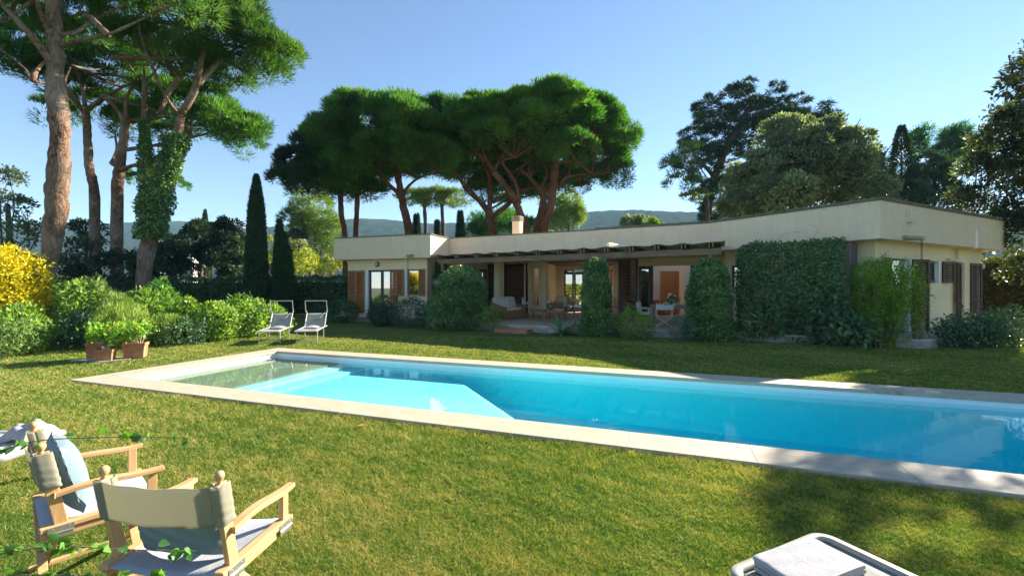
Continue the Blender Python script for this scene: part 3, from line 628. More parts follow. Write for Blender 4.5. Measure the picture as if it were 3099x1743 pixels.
# --- the pier, porch and dining front
WP = Wall(W(*ZP(568, 0), 24.2)[:2], W(*ZP(722, 0), 23.6)[:2], .25)
niche = box_of(WP, ZP, 600, 265, 657, 583)
WP.build('pier', M['ochre'], TZ, ZB + .002, [niche])
MB().box((1.75, 26.95, (TZ + ZB) / 2), (2.0, .08, ZB - TZ), rz=R(-8)).build('inner_wall', M['inner'], house)
MB().box((.72, 25.6, (TZ + ZB) / 2), (.08, 2.3, ZB - TZ)).build('inner_wall', M['inner'], house)
WPs = Wall(WP.q, W(*ZP(812, 0), 27.0)[:2], .2); WPs.build('porch_wall', M['ochre'], TZ, ZB + .002)
WB = Wall(W(*ZP(812, 0), 27.0)[:2], W(*ZP(1372, 0), 26.3)[:2], .2)
g1 = box_of(WB, ZP, 880, 277, 1240, 640); g2 = box_of(WB, ZP, 1282, 272, 1350, 640)
WB.build('porch_wall', M['ochre'], TZ, ZB + .002, [(g1[0], g1[1], TZ, g1[3]), (g2[0], g2[1], TZ, g2[3])])
a = box_of(WB, ZP, 880, 277, 962, 640); glazed(WB, a[0], a[1], TZ + .003, a[3], -.1, .09, name='glass_door')
a = box_of(WB, ZP, 966, 295, 1035, 640); glazed(WB, a[0], a[1] + .1, TZ + .003, a[3], -.16, .1, mat=M['shutter_warm'], name='glass_door')
glazed(WB, g2[0] + .003, g2[1] - .003, TZ + .003, g2[3] - .003, -.1, .07, name='glass_door')
# wooden ceiling of the recess
MB().prism([WP.pos(WP.L - .02, 0, 0)[:2], W(*ZP(1372, 0), 21.6)[:2], WB.q, WB.p], ZB - .06, ZB - .004).build('porch_ceiling', M['frame_dark'], house)
# louvred panels
WV = Wall(W(*ZP(362, 0), 25.2)[:2], W(*ZP(568, 0), 24.6)[:2], .2)
a = box_of(WV, ZP, 372, 205, 545, 640)
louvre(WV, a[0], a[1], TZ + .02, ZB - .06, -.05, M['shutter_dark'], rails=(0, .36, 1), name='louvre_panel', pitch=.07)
mb = MB(); WV.box(mb, WV.at(ZP(545, 0)[0]), WV.at(ZP(566, 0)[0]), TZ, ZB - .01, -.02, .06); WV.box(mb, WV.at(ZP(357, 0)[0]), WV.at(ZP(371, 0)[0]), TZ, ZB - .01, -.02, .06); mb.build('panel_frame', M['frame_dark'], house)
WC = Wall(W(*ZP(272, 0), 22.2)[:2], W(*ZP(318, 0), 21.95)[:2], .34); WC.build('column', M['ochre'], TZ, ZB + .002)
WF = Wall((-2.9, 24.9), W(*ZP(272, 0), 25.2)[:2], .2)
fw_ = box_of(WF, ZP, 20, 270, 214, 640)
WF.build('wall', M['ochre'], TZ, ZB + .002, [(.8, fw_[1], TZ, fw_[3])])
glazed(WF, .82, fw_[1] - .003, TZ + .003, fw_[3] - .003, -.1, .08, mull=(.5,), name='glass_door')
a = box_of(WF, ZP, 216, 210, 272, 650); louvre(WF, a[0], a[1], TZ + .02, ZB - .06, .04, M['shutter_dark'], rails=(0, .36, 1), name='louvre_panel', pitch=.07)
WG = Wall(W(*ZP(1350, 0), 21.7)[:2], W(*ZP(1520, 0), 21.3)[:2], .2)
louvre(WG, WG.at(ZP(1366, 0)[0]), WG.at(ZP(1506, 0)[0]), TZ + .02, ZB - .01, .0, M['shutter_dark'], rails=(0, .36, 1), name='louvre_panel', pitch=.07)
mb = MB(); WG.box(mb, 0, WG.at(ZP(1364, 0)[0]), TZ, ZB - .004, -.03, .07); WG.box(mb, WG.at(ZP(1508, 0)[0]), WG.L, TZ, ZB - .004, -.03, .07); mb.build('panel_frame', M['frame_dark'], house)
WD = Wall(W(*ZP(1520, 0), 21.3)[:2], (9.75, 19.7), .25)
op = (WD.at(ZP(1525, 0)[0]), WD.at(ZP(2260, 0)[0])); hz = WD.at(*ZP(1750, 241))[1]
WD.build('wall', M['ochre'], TZ, ZB + .002, [(op[0], op[1], TZ, hz)])
a = box_of(WD, ZP, 1527, 245, 1612, 590); glazed(WD, a[0], a[1] + .2, TZ + .01, hz - .004, -.08, .1, name='glass_door')
mb = MB(); WD.box(mb, WD.at(ZP(1611, 0)[0]), WD.at(ZP(1636, 0)[0]), TZ, hz - .002, -.02, .05); mb.build('door_post', M['frame_dark'], house)
a = WD.at(ZP(1974, 0)[0]); glazed(WD, a, op[1] - .01, TZ + .01, hz - .004, -.08, .1, name='glass_door')
# dining room inside
WI = Wall(W(*ZP(1400, 0), 24.9)[:2], W(*ZP(1912, 0), 24.5)[:2], .15); WI.build('inner_wall', M['inner'], TZ, ZB)
WJ = Wall(WI.q, W(*ZP(1914, 0), 22.6)[:2], .15)
WJ2 = Wall(W(*ZP(1912, 0), 23.9)[:2], (10.6, 22.6), .15); WJ2.build('inner_wall', M['inner'], TZ, ZB)
WK = Wall((5.75, 24.8), (5.75, 21.7), .15); WK.build('inner_wall', M['inner'], TZ, ZB)
dr = box_of(WI, ZP, 1712, 288, 1875, 660)
dz = dr[3]
mb = MB(); fwd = .13
WI.box(mb, dr[0], dr[0] + fwd, TZ, dz, .002, .05); WI.box(mb, dr[1] - fwd, dr[1], TZ, dz, .002, .05); WI.box(mb, dr[0] + fwd, dr[1] - fwd, dz - fwd, dz, .002, .05)
dframe = mb.build('door_frame', M['door_orange'], house, bevel=.01)
mb = MB(); t0, t1 = dr[0] + fwd, dr[1] - fwd; WI.box(mb, t0, t1, TZ + .01, dz - fwd, .002, .02)
for c in range(2):
    for rr in range(4):
        w_ = (t1 - t0 - .22) / 2; h_ = (dz - fwd - TZ - .35) / 4
        ta = t0 + .08 + c * (w_ + .06); za = TZ + .12 + rr * (h_ + .05); WI.box(mb, ta, ta + w_, za, za + h_, .02, .032)
dd = mb.build('interior_door', M['door_orange'], house, bevel=.006)
MB().lathe([(.001, 0), (.02, .005), (.025, .03), (.001, .05)], c=WI.pos(t0 + .05, .05, TZ + 1.0), n=10).build('handle', M['steel'], dd)
# right of the dining opening: wall that runs out to the corner
PC = np.array([10.95, 13.15]); vR = np.array([-.541, .841])
WR = Wall(PC + vR * 4.75, PC, .25)
wr = box_of(WR, Z5, 52, 862, 150, 1190)
WR.build('wall', M['ochre'], TZ - .2, ZB + .002, [(wr[0], wr[0] + .9, wr[2], wr[3])])
glazed(WR, wr[0] + .003, wr[0] + .897, wr[2] + .003, wr[3] - .003, -.12, .07, mull=(.5,))
WR2 = Wall((9.75, 19.7), WR.p, .2)
WR2.build('wall', M['ochre'], TZ, ZB + .002)
mb = MB()
for k in range(5):
    WR.box(mb, .02 + .0 * k, .34, TZ + .24 * k, TZ + .24 * k + .225, .003, .10 + .01 * (k % 2))
mb.build('stone_quoin', M['pale_stone'], house, bevel=.01)
# right side wall
WQ = Wall(PC, PC + np.array([.894, .448]) * 7.8, .25)
def qb(x0, y0, x1, y1): return box_of(WQ, Z6, x0, y0, x1, y1)
w1 = qb(365, 785, 610, 1460); w2 = qb(860, 815, 960, 1068); w3 = qb(1180, 835, 1292, 1480)
zb3 = TZ
WQ.build('wall', M['ochre'], TZ - .2, ZB + .002, [(w1[0], w1[1], zb3, w1[3]), w2, (w3[0], w3[1], zb3, w3[3])])
WQe = Wall(WQ.q, WQ.q + np.array([-1.6, 3.2]), .25); WQe.build('wall', M['ochre'], TZ - .2, ZB + .002)
for w_, nm in ((w1, 'glass_door'), (w2, 'window'), (w3, 'glass_door')):
    zz = w_[2] if nm == 'window' else zb3
    glazed(WQ, w_[0] + .003, w_[1] - .003, zz + .003, w_[3] - .003, -.16, .06, name=nm)
mb = MB(); WQ.box(mb, w1[1] - .16, w1[1], zb3, w1[3] - .001, .003, -.15); mb.build('door_jamb', M['white_paint'], house)
mb = MB(); WQ.box(mb, w2[1] - .17, w2[1], w2[2], w2[3] - .001, .003, -.15); mb.build('window_jamb', M['white_paint'], house)
def hshut(t, z0, z1, ang, wdt, rails=(0, .42, 1), sgn=1):       # shutter leaf hinged at t, opened by ang from the wall
    d2 = WQ.d * math.cos(R(ang)) + WQ.n * math.sin(R(ang)); p = WQ.p + WQ.d * t + WQ.n * .03
    q = p + d2 * wdt
    w_ = Wall(q, p) if sgn < 0 else Wall(p, q)
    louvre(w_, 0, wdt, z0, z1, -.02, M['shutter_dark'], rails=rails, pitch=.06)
hshut(w1[1] + .02, zb3 + .03, w1[3], 18, .62)
hshut(w2[0] - .02, w2[2], w2[3], 173, .55, (0, 1), -1)
hshut(w2[1] + .02, w2[2], w2[3], 14, .55, (0, 1))
hshut(w3[0] - .02, zb3 + .03, w3[3], 172, .60, sgn=-1)
mb = MB(); WQ.box(mb, w3[1] - .45, w3[1], zb3, w3[3] - .001, .003, -.15); mb.build('door_jamb', M['ochre'], house)
hshut(w3[1] + .02, zb3 + .03, w3[3], 9, .62)
hshut(w1[0] - .02, zb3 + .03, w1[3], 170, .62, sgn=-1)
MB().box((-1.1, 27.2, (TZ + ZB) / 2), (4.2, .12, ZB - TZ)).build('inner_wall', M['inner'], house)
# light interior blockers
WX = Wall((11.3, 16.2), (17.6, 19.3), .1); WX.build('inner_wall', M['inner'], TZ, ZB)
# chimney
c0 = W(1302, 560, 24.8)
mb = MB().box((c0[0], c0[1], 4.35), (.46, .46, 2.2), rz=R(-24))
ch = mb.build('chimney', M['plaster'], house)
mb = MB(); ztop = 5.45
for k in range(3): mb.box((c0[0], c0[1], ztop + .05 + k * .11), (.54, .54, .045), rz=R(-24))
for a in (-.2, .2):
    for b in (-.2, .2):
        q = Matrix.Rotation(R(-24), 4, 'Z') @ Vector((a, b, 0)); mb.box((c0[0] + q.x, c0[1] + q.y, ztop + .15), (.07, .07, .32), rz=R(-24))
mb.build('chimney_cap', M['concrete'], ch)
# conduit and box on the right fascia
WFQ = Wall(P1, Q1)
def fq(x, y): return WFQ.at(*Z6(x, y))
t_, z_ = fq(572, 300)
mb = MB(); WFQ.box(mb, t_ - .16, t_ + .1, z_ - .17, z_ + .2, .004, .14)
fl = mb.build('floodlight_box', M['plaster'], house, bevel=.008)
mb = MB()
for k in range(3): WFQ.box(mb, t_ + .1, t_ + .2, z_ - .08 + k * .09, z_ - .06 + k * .09, .02, .13)
mb.build('grille', M['white_paint'], fl)
t_, z_ = fq(1345, 455)
mb = MB(); WFQ.box(mb, t_ - .06, t_ + .06, ZB - .04, z_, .004, .075); 
mb.build('drain_pipe', M['white_paint'], house, bevel=.01)
t2 = WQ.at(*Z6(1130, 670)); p_a = WFQ.pos(t_, .03, ZB - .035); p_b = WQ.pos(t2[0], .05, ZB - .035)
MB().bar(p_a, p_b, .08, .05).build('drain_pipe', M['plaster'], house)
mb = MB(); WQ.box(mb, t2[0] - .05, t2[0] + .05, WQ.at(*Z6(1130, 795))[1], ZB - .06, .004, .09); t3 = WQ.at(Z6(1020, 0)[0]); zz = WQ.at(*Z6(1070, 790))[1]; WQ.box(mb, t3, t2[0] - .05, zz - .05, zz + .02, .004, .09)
mb.build('drain_pipe', M['plaster'], house)
def wall_lamp(wall, px, py, lab, r_=.13):
    t, z = wall.at(px, py); p = wall.pos(t, .03, z)
    o = thing('wall_lamp', lab, 'wall lamp', p, wall.rz)
    b_ = MB().lathe([(.001, 0), (r_, 0), (r_, .03), (r_ * .8, .05)], n=20).build('lamp_base', M['iron'], o); b_.rotation_euler = (R(90), 0, 0)
    g_ = MB().lathe([(r_ * .78, .045), (r_ * .7, .08), (r_ * .4, .1), (.001, .105)], n=20).build('lamp_glass', M['white_plastic'], o, smooth=True); g_.rotation_euler = (R(90), 0, 0)
    return o
wall_lamp(WL, *Z1(688, 580), 'round bulkhead lamp above the glass door of the left wing', .13)
wall_lamp(WQ, *Z6(1412, 878), 'small white oval lamp near the far end of the right wall', .14)
M['aged_stone'] = plain('aged_stone', (.42, .36, .25), rough=.9, var=.3, scale=14)
# rain spouts with chains
def spout(px, py, wall, lab, lab2, Lc, big=1.0, zend=.35):
    t, z = wall.at(px, py); p = wall.pos(t, 0, z); n = wall.n
    o = thing('roof_spout', lab, 'roof spout', p, wall.rz)
    prof = []
    for k in range(9):
        a = math.pi * (k / 8); prof.append((math.cos(a) * .11 * big, -math.sin(a) * .12 * big))
    pts = [[(x * (1 - .1 * s), -s * Lc, zz - s * .06) for (x, zz) in prof] for s in np.linspace(0, 1, 5)]
    MB().grid(pts).build('trough', M['aged_stone'], o, solid=.035, smooth=True)
    q = np.array(p) + np.array([n[0], n[1], 0]) * (Lc - .04); z = q[2] - .12
    c = thing('rain_chain', lab2, 'rain chain', (q[0], q[1], z))
    mb = MB(); k = 0; zz = 0
    while z + zz > zend:
        ring_ = [(.026 * big * math.cos(a) * (1 if k % 2 else 0), .026 * big * math.cos(a) * (0 if k % 2 else 1), zz - .05 * big + .05 * big * math.sin(a)) for a in np.linspace(0, 2 * math.pi, 9)]
        mb.tube(ring_, .007 * big, n=5, cap=False); zz -= .085 * big; k += 1
    mb.build('chain_link', M['iron'], c)
    return q
spout(*Z1(1190, 432), WL if False else Wall(A0, A1), 'stone spout with greenery on the left wing fascia', 'rain chain hanging in front of the small left wing window', .38, .9, .9)
q = spout(*Z6(520, 515), WFQ, 'pale stone spout on the right end fascia', 'dark rain chain hanging before the right wing door down to a post', .46, 1.0, .75)
o = thing('chain_post', 'short grey post standing in the lawn under the right rain chain', 'post', (q[0], q[1], 0))
MB().lathe([(.001, -.02), (.07, -.02), (.07, .7), (.055, .72), (.001, .72)], n=14).build('post', M['concrete'], o)

# ------------------------------------------------------------------ pergola
per = thing('pergola', 'weathered timber pergola along the terrace front, covered with reed matting', 'pergola')
b0, b1 = np.array([-3.5, 20.55]), np.array([7.0, 14.6]); bd = (b1 - b0) / np.linalg.norm(b1 - b0)
BZ = 2.93
MB().bar((*b0, BZ), (*b1, BZ), .11, .22).build('beam', M['pergola'], per, bevel=.012)
fd = np.array([.43, .90])       # towards the house
W_be = Wall(b0, b1)
r = rng(8)
for S_ in (1335, 1391, 1448, 1509, 1571, 1635, 1700, 1769, 1840, 1914, 1990, 2070, 2152):
    t = W_be.at(S_ / 1.20303); p = W_be.p + W_be.d * t
    k = (fd if True else 0)
    e_ = p + fd * 3.2
    # stop at the fascia
    mb = MB()
    for s_ in (-.055, .055):
        o_ = W_be.d * s_; a_ = p - fd * .28 + o_; L_ = 2.0 if S_ < 1500 else (2.6 if S_ < 1900 else 2.9)
        mb.bar((*a_, BZ + .20), (*(p + fd * L_ + o_), BZ + .22), .045, .17)
    mb.build('rafter', M['pergola'], per)
# reed matting, sagging between the rafters
ts = np.linspace(-.15, W_be.L + .12, 100); pts = []
raf = sorted(W_be.at(S_ / 1.20303) for S_ in (1335, 1391, 1448, 1509, 1571, 1635, 1700, 1769, 1840, 1914, 1990, 2070, 2152))
for t in ts:
    k = np.searchsorted(raf, t); sag = 0
    if 0 < k < len(raf): f_ = (t - raf[k - 1]) / (raf[k] - raf[k - 1]); sag = -.045 * math.sin(math.pi * f_)
    row = []
    for s_ in np.linspace(-.33, 1.9, 8):
        q = W_be.p + W_be.d * t + fd * s_; row.append((q[0], q[1], BZ + .315 + sag + .012 * math.sin(t * 9 + s_ * 5) + s_ * .004))
    pts.append(row)
MB().grid(pts).build('reed_matting', M['reed'], per, solid=.02)
mb = MB()
for k in range(15):
    s_ = .15 + k * .17; a_ = W_be.p + fd * s_; b_ = W_be.p + W_be.d * W_be.L + fd * s_
    mb.tube([(*a_, BZ + .285), (*b_, BZ + .285)], .012, n=5)
mb.build('batten', M['pergola'], per)
for S_, dn in ((1340, 0), (2150, 0)):
    t = W_be.at(S_ / 1.20303); p = W_be.p + W_be.d * t; MB().box((p[0], p[1], (TZ + BZ - .11) / 2), (.13, .13, BZ - .11 - TZ + .0), rz=W_be.rz).build('post', M['pergola'], per)
# rolled up awning on top
p = W_be.p + W_be.d * W_be.at(Z3(1165, 430)[0])
MB().tube([(*(p - fd * .1), BZ + .41), (*(p + fd * 1.2 + W_be.d * .5), BZ + .38)], .075, n=14).build('rolled_mat', M['cream_cloth'], per)

# ------------------------------------------------------------------ trellis on the right
WT = Wall(W(1868, 0, 14.6)[:2], W(2118, 0, 12.85)[:2])
tre = thing('trellis', 'tall wooden lattice screen standing before the right part of the villa', 'trellis')
def lattice(wall, t0, t1, z0, z1, pitch, wd, name, par_):
    mb = MB(); t = t0
    while t < t1: wall.box(mb, t, t + wd, z0, z1, 0, .02); t += pitch
    z = z0
    while z < z1: wall.box(mb, t0, t1, z, z + wd, .021, .041); z += pitch
    return mb.build(name, M['pergola'], par_)
zt = 3.08
lattice(WT, 0, WT.L, TZ, zt - .05, .10, .045, 'lattice', tre)
mb = MB(); WT.box(mb, -.05, WT.L + .1, zt - .05, zt + .03, -.03, .07); WT.box(mb, -.06, .0, TZ, zt - .05, -.03, .07); WT.box(mb, WT.L + .02, WT.L + .1, TZ, zt - .05, -.03, .07); mb.build('frame', M['pergola'], tre)
WT2 = Wall(W(2136, 0, 12.45)[:2], W(2161, 0, 12.75)[:2]); WT2 = Wall(WT.p + WT.d * (WT.L + .12), WT.p + WT.d * (WT.L + .12) + np.array([.50, .34]))
greyl = plain('grey_lattice_wood', (.17, .15, .13), rough=.9, var=.2)
mb = MB(); t = .06
while t < WT2.L - .06: WT2.box(mb, t, t + .03, TZ, zt - .1, 0, .02); t += .065
z = TZ
while z < zt - .1: WT2.box(mb, .05, WT2.L - .05, z, z + .03, .021, .041); z += .065
mb.build('side_lattice', greyl, tre)
mb = MB(); WT2.box(mb, -.01, .05, TZ, zt - .06, -.03, .07); WT2.box(mb, WT2.L - .05, WT2.L, TZ, zt - .06, -.03, .07); mb.build('side_frame', greyl, tre)
# ================================================================== things near the camera
def director(lab, mid, face, pillow_lab, name='director_chair', fabric='canvas', seatm='canvas_seat', wood='wood_light', group=None, z0=0, W2=.28, pz=.645, pB=.20):
    """mid: ground point under the middle of the two back posts' tops; face: the way a sitter looks"""
    rz = math.atan2(face[1], face[0]) - math.pi / 2
    o = thing(name, lab, 'chair', (mid[0], mid[1], z0), rz, group)
    w_, wz = M[wood], M[wood + '_z'] if wood + '_z' in M else M[wood]
    for s in (-1, 1):
        x = s * W2
        p0, p1 = Vector((x, .075, .44)), Vector((x, 0, .845))
        mb = MB().bar(p0, p1, .026, .055, up=(0, 1, 0)); bp = mb.build('back_post', wz, o, bevel=.004)
        kn = MB().lathe([(.001, -.02), (.012, -.02), (.0125, .004), (.010, .012), (.016, .020), (.0205, .031), (.0205, .042), (.015, .053), (.001, .058)], c=(x, -.002, .843), n=18)
        kn.build('knob', w_, bp, smooth=True)
        # armrest, gently waved
        rows = []
        for t in np.linspace(0, 1, 13):
            y = .045 + t * .46; zc = .615 + .012 * math.sin(t * 5.2) + t * .012; hw = .022 + .006 * math.sin(t * 3.14); xo = x + s * .012
            rows.append([(xo - hw, y, zc - .012), (xo + hw, y, zc - .012), (xo + hw, y, zc + .012), (xo - hw, y, zc + .012), (xo - hw, y, zc - .012)])
        mb = MB().grid(rows); n = len(mb.v); mb.f += [(0, 1, 2, 3), (n - 5, n - 4, n - 3, n - 2)][::1]
        mb.build('armrest', w_, o, bevel=.004)
        MB().box((x, .45, .53), (.028, .045, .165)).build('arm_post', wz, o, bevel=.003)
        sr = MB().box((x, .245, .443), (.05, .51, .03)).build('seat_rail', w_, o, bevel=.006)
        for y in (.07, .43):
            h = MB().box((x + s * .0275, y, .435), (.003, .10, .035)).box((x + s * .0275, y, .404), (.004, .09, .022))
            h.tube([(x + s * .03, y - .045, .418), (x + s * .03, y + .045, .418)], .004, n=6)
            for yy in (-.03, .03): h.lathe([(.001, 0), (.004, 0), (.001, .002)], c=(x + s * .029, y + yy, .442), n=6)
            h.build('hinge', M['steel'], sr)
        MB().box((x, .245, .405), (.028, .50, .035)).build('leg_rail', w_, o, bevel=.004)
        MB().box((x, .235, .018), (.03, .52, .032)).build('foot_rail', w_, o, bevel=.004)
    for y in (.03, .42):
        for s in (-1, 1):
            MB().bar((s * (W2 - .005), y + .015 * s, .39), (-s * (W2 - .005), y + .015 * s, .03), .022, .04, up=(0, 1, 0)).build('leg', wz, o, bevel=.003)
    # seat sling
    pts = [[(x, y, .447 - .03 * (1 - (x / (W2 + .01)) ** 2) + .003 * math.sin(y * 23)) for x in np.linspace(-W2 - .01, W2 + .01, 15)] for y in np.linspace(.0, .49, 12)]
    MB().grid(pts).build('seat', M[seatm], o, smooth=True, solid=.004)
    # back band: wraps the posts and hangs in a shallow curve
    r = rng(4); z0_, z1_ = .655, .842; loop = []
    def yz(z): return .075 - (z - .44) / .405 * .075
    n = 30; pts = []
    for z in np.linspace(z0_, z1_, 12):
        row = []; yc = yz(z); k = (z - z0_) / (z1_ - z0_)
        wr_ = .004 * math.sin(z * 95) * (1 - k)
        for x in np.linspace(-W2 + .008, W2 - .008, 24):
            row.append((x, yc - .030 - .035 * (1 - (x / W2) ** 2) * .6, z - (.012 * (1 - (x / W2) ** 2)) + .003 * math.sin(x * 30 + z * 20)))
        pts.append(row)
    mb = MB().grid(pts)
    for s in (-1, 1):
        rows = []
        for z in np.linspace(z0_, z1_, 30):
            k = (z - z0_) / (z1_ - z0_); yc = yz(z); row = []
            for a in np.linspace(0, 2 * math.pi, 25) + (math.pi if s > 0 else 0):
                hx, hy = .026, .039; ca, sa = math.cos(a), math.sin(a)
                f = 1 / max(abs(ca) ** 4 + abs(sa) ** 4, 1e-6) ** .25
                cr_ = 1 + (1 - k) * (.05 * math.sin(z * 150 + a * 2 + s) + .03 * math.sin(z * 90 - a * 3)) * (1 if s > 0 else .3)
                row.append((s * W2 + hx * ca * f * cr_, yc + hy * sa * f * cr_, z + .004 * math.sin(a * 2 + s)))
            rows.append(row)
        mb.grid(rows)
    mb.build('backrest', M[fabric], o, smooth=True, solid=.003)
    if pillow_lab:
        rows = []; A, B_ = (.235, pB)
        for side in (1, -1):
            for u in np.linspace(-1, 1, 21):
                row = []
                for v in np.linspace(-1, 1, 21):
                    e_ = (1 - abs(u) ** 3) * (1 - abs(v) ** 3); x = u * A * (1 - .07 * (1 - v * v) * abs(u)); zz = v * B_ * (1 - .10 * (1 - u * u) * abs(v))
                    th = .075 * max(e_, 0) ** .55 + .003 * math.sin(u * 9 + v * 13)
                    row.append((x, side * th, zz))
                rows.append(row if side == 1 else row)
        a, b = rows[:21], rows[21:]
        mb = MB().grid(a).grid([list(reversed(q)) for q in b])
        pl = mb.build('pillow', M['blue_cloth'], None, smooth=True, sub=1)
        rot = Matrix.Translation(o.location) @ Matrix.Rotation(rz, 4, 'Z') @ Matrix.Translation((.0, .115, pz)) @ Matrix.Rotation(R(14), 4, 'X')
        pl.matrix_world = rot; tag(pl, pillow_lab, 'pillow')
    return o
def nrm2(a): a = np.array(a, float); return a / np.linalg.norm(a)
director('beech director chair with cream canvas back, seen from behind', (-1.56, 1.94), nrm2((.10, .995)), 'blue linen pillow behind the cream back of the nearer director chair', pz=.585, pB=.15)
director('beech director chair facing right, beside the white garden lounger', (-2.655, 2.44), nrm2((.64, .77)), 'pale blue pillow leaning in the side-on director chair')

# plastic lounger with towel, lower left
def plastic_lounger(lab, end, d, top, wid, ln, back=True, sling='white_plastic', name='garden_lounger', fm='white_plastic'):
    rz = math.atan2(d[1], d[0]) - math.pi / 2      # local +y runs from the foot end towards the head
    o = thing(name, lab, 'sun lounger', (end[0], end[1], 0), rz)
    hw = wid / 2; rr = .09
    def outline(off):
        pts = []; h = hw - off; R_ = rr - off
        for cx, a0 in ((h - R_, -90), (-h + R_, -180)):
            arc = [(cx + R_ * math.cos(R(a)), off + R_ + R_ * math.sin(R(a))) for a in np.linspace(a0, a0 + 90, 7)]
            pts += arc if cx > 0 else []
        left = [(-h + R_ + R_ * math.cos(R(a)), off + R_ + R_ * math.sin(R(a))) for a in np.linspace(180, 270, 7)]
        right = [(h - R_ + R_ * math.cos(R(a)), off + R_ + R_ * math.sin(R(a))) for a in np.linspace(-90, 0, 7)]
        return [(-h, ln)] + left + right + [(h, ln)]
    oo, ii = outline(0), outline(.045)
    vs = []; 
    for (a, b) in zip(oo, ii): vs += [(*a, top - .075), (*a, top - .008), (a[0] * .98 + b[0] * .02, a[1] + (b[1] - a[1]) * .2, top), (*b, top), (*b, top - .03)]
    fs = []
    for k in range(len(oo) - 1):
        for j in range(4): fs.append((5 * k + j, 5 * (k + 1) + j, 5 * (k + 1) + j + 1, 5 * k + j + 1))
    MB().add(vs, fs).build('frame', M[fm], o, smooth=True, solid=.006)
    # sling surface
    pts = [[(x, y, top - .012 - .012 * (1 - (x / hw) ** 2) * (1 if sling != 'white_plastic' else 0)) for x in np.linspace(-hw + .04, hw - .04, 9)] for y in np.linspace(.05, ln, 22)]
    MB().grid(pts).build('sling', M[sling], o, smooth=True, solid=.004)
    for s in (-1, 1):
        for y in (.05, ln - .3):
            MB().prism([(s * hw - s * .005, y), (s * hw - s * .06, y), (s * hw - s * .06, y + .05), (s * hw - s * .005, y + .05)] if s < 0 else [(s * hw - .06, y), (s * hw - .005, y), (s * hw - .005, y + .05), (s * hw - .06, y + .05)], .0, top - .06).build('leg', M['white_plastic'], o, bevel=.01)
    if back:
        MB().grid([[(x, ln * .62 + t * .45, top + t * .58) for x in np.linspace(-hw + .03, hw - .03, 5)] for t in np.linspace(0, 1, 5)]).build('backrest', M['white_plastic'], o, solid=.05, bevel=.01)
    return o
e0 = (-4.03, 3.70)
plastic_lounger('white plastic garden lounger with a crumpled towel, partly outside the picture', e0, nrm2((-.995, -.06)), .40, .62, 1.85, back=True)
def folded_towel(name, lab, loc, rz, a, b, h, layers, seed, crump=0):
    r = rng(seed); mb = MB(); z = 0; lh = h / layers
    for k in range(layers):
        n = 22; rows = []
        ox, oy = r.uniform(-.006, .006), r.uniform(-.006, .006)
        for i in range(n):
            u = -1 + 2 * i / (n - 1); row = []
            for j in range(28):
                t = 2 * math.pi * j / 27; c_, s_ = math.cos(t), math.sin(t)
                f = 1 / (abs(c_) ** 7 + abs(s_) ** 7) ** (1 / 7)
                zz = z + lh / 2 + s_ * f * lh * .5 + crump * .05 * math.sin(u * 6 + c_ * 5 + k) * (1 if s_ > 0 else 0)
                edge = 1 - .04 * abs(u) ** 8
                row.append((c_ * f * a / 2 * edge + ox, u * b / 2 + oy, zz + .0012 * math.sin(u * 7 + c_ * 3)))
            rows.append(row)
        m = MB().grid(rows); n0 = len(rows[0]); tot = len(m.v)
        m.f += [tuple(range(n0 - 1)), tuple(range(tot - n0, tot - 1))]
        mb.add(m.v, m.f); z += lh * .96
    o = mb.build(name, M['towel'], None, smooth=True); o.location = loc; o.rotation_euler = (0, 0, rz)
    return tag(o, lab, 'towel')
# crumpled towel on the left lounger
r = rng(21); pts = []
for i in range(26):
    row = []
    for j in range(20):
        u, v = i / 25 * 2 - 1, j / 19 * 2 - 1
        h = .11 * max(0, 1 - abs(u) ** 3) * max(0, 1 - abs(v) ** 3) ** .6 + .025 * math.sin(u * 7 + v * 3) * (1 - abs(u)) + .02 * math.sin(v * 9 - u * 4) * (1 - abs(v))
        row.append((u * .24 * (1 - .12 * v), v * .17 * (1 + .1 * math.sin(u * 4)), max(.004, h)))
    pts.append(row)
tw = MB().grid(pts).build('towel', M['towel'], None, smooth=True, solid=.012); tw.location = (-4.19, 3.80, .402); tw.scale = (.72, .72, 1); tw.rotation_euler = (0, 0, R(10)); tag(tw, 'crumpled white towel lying on the white garden lounger', 'towel')
# lounger lower right with folded towel
Ld = nrm2((.44, -.9)); Lc = (1.30, 2.17)
plastic_lounger('pale grey mesh sun lounger end in the lower right corner', Lc, Ld, .41, .74, 1.9, back=False, sling='mesh_cloth', name='mesh_lounger', fm='cream_plastic')
folded_towel('towel', 'neatly folded thick white towel on the mesh lounger', (1.35, 1.985, .40), R(22), .42, .24, .068, 3, 3)

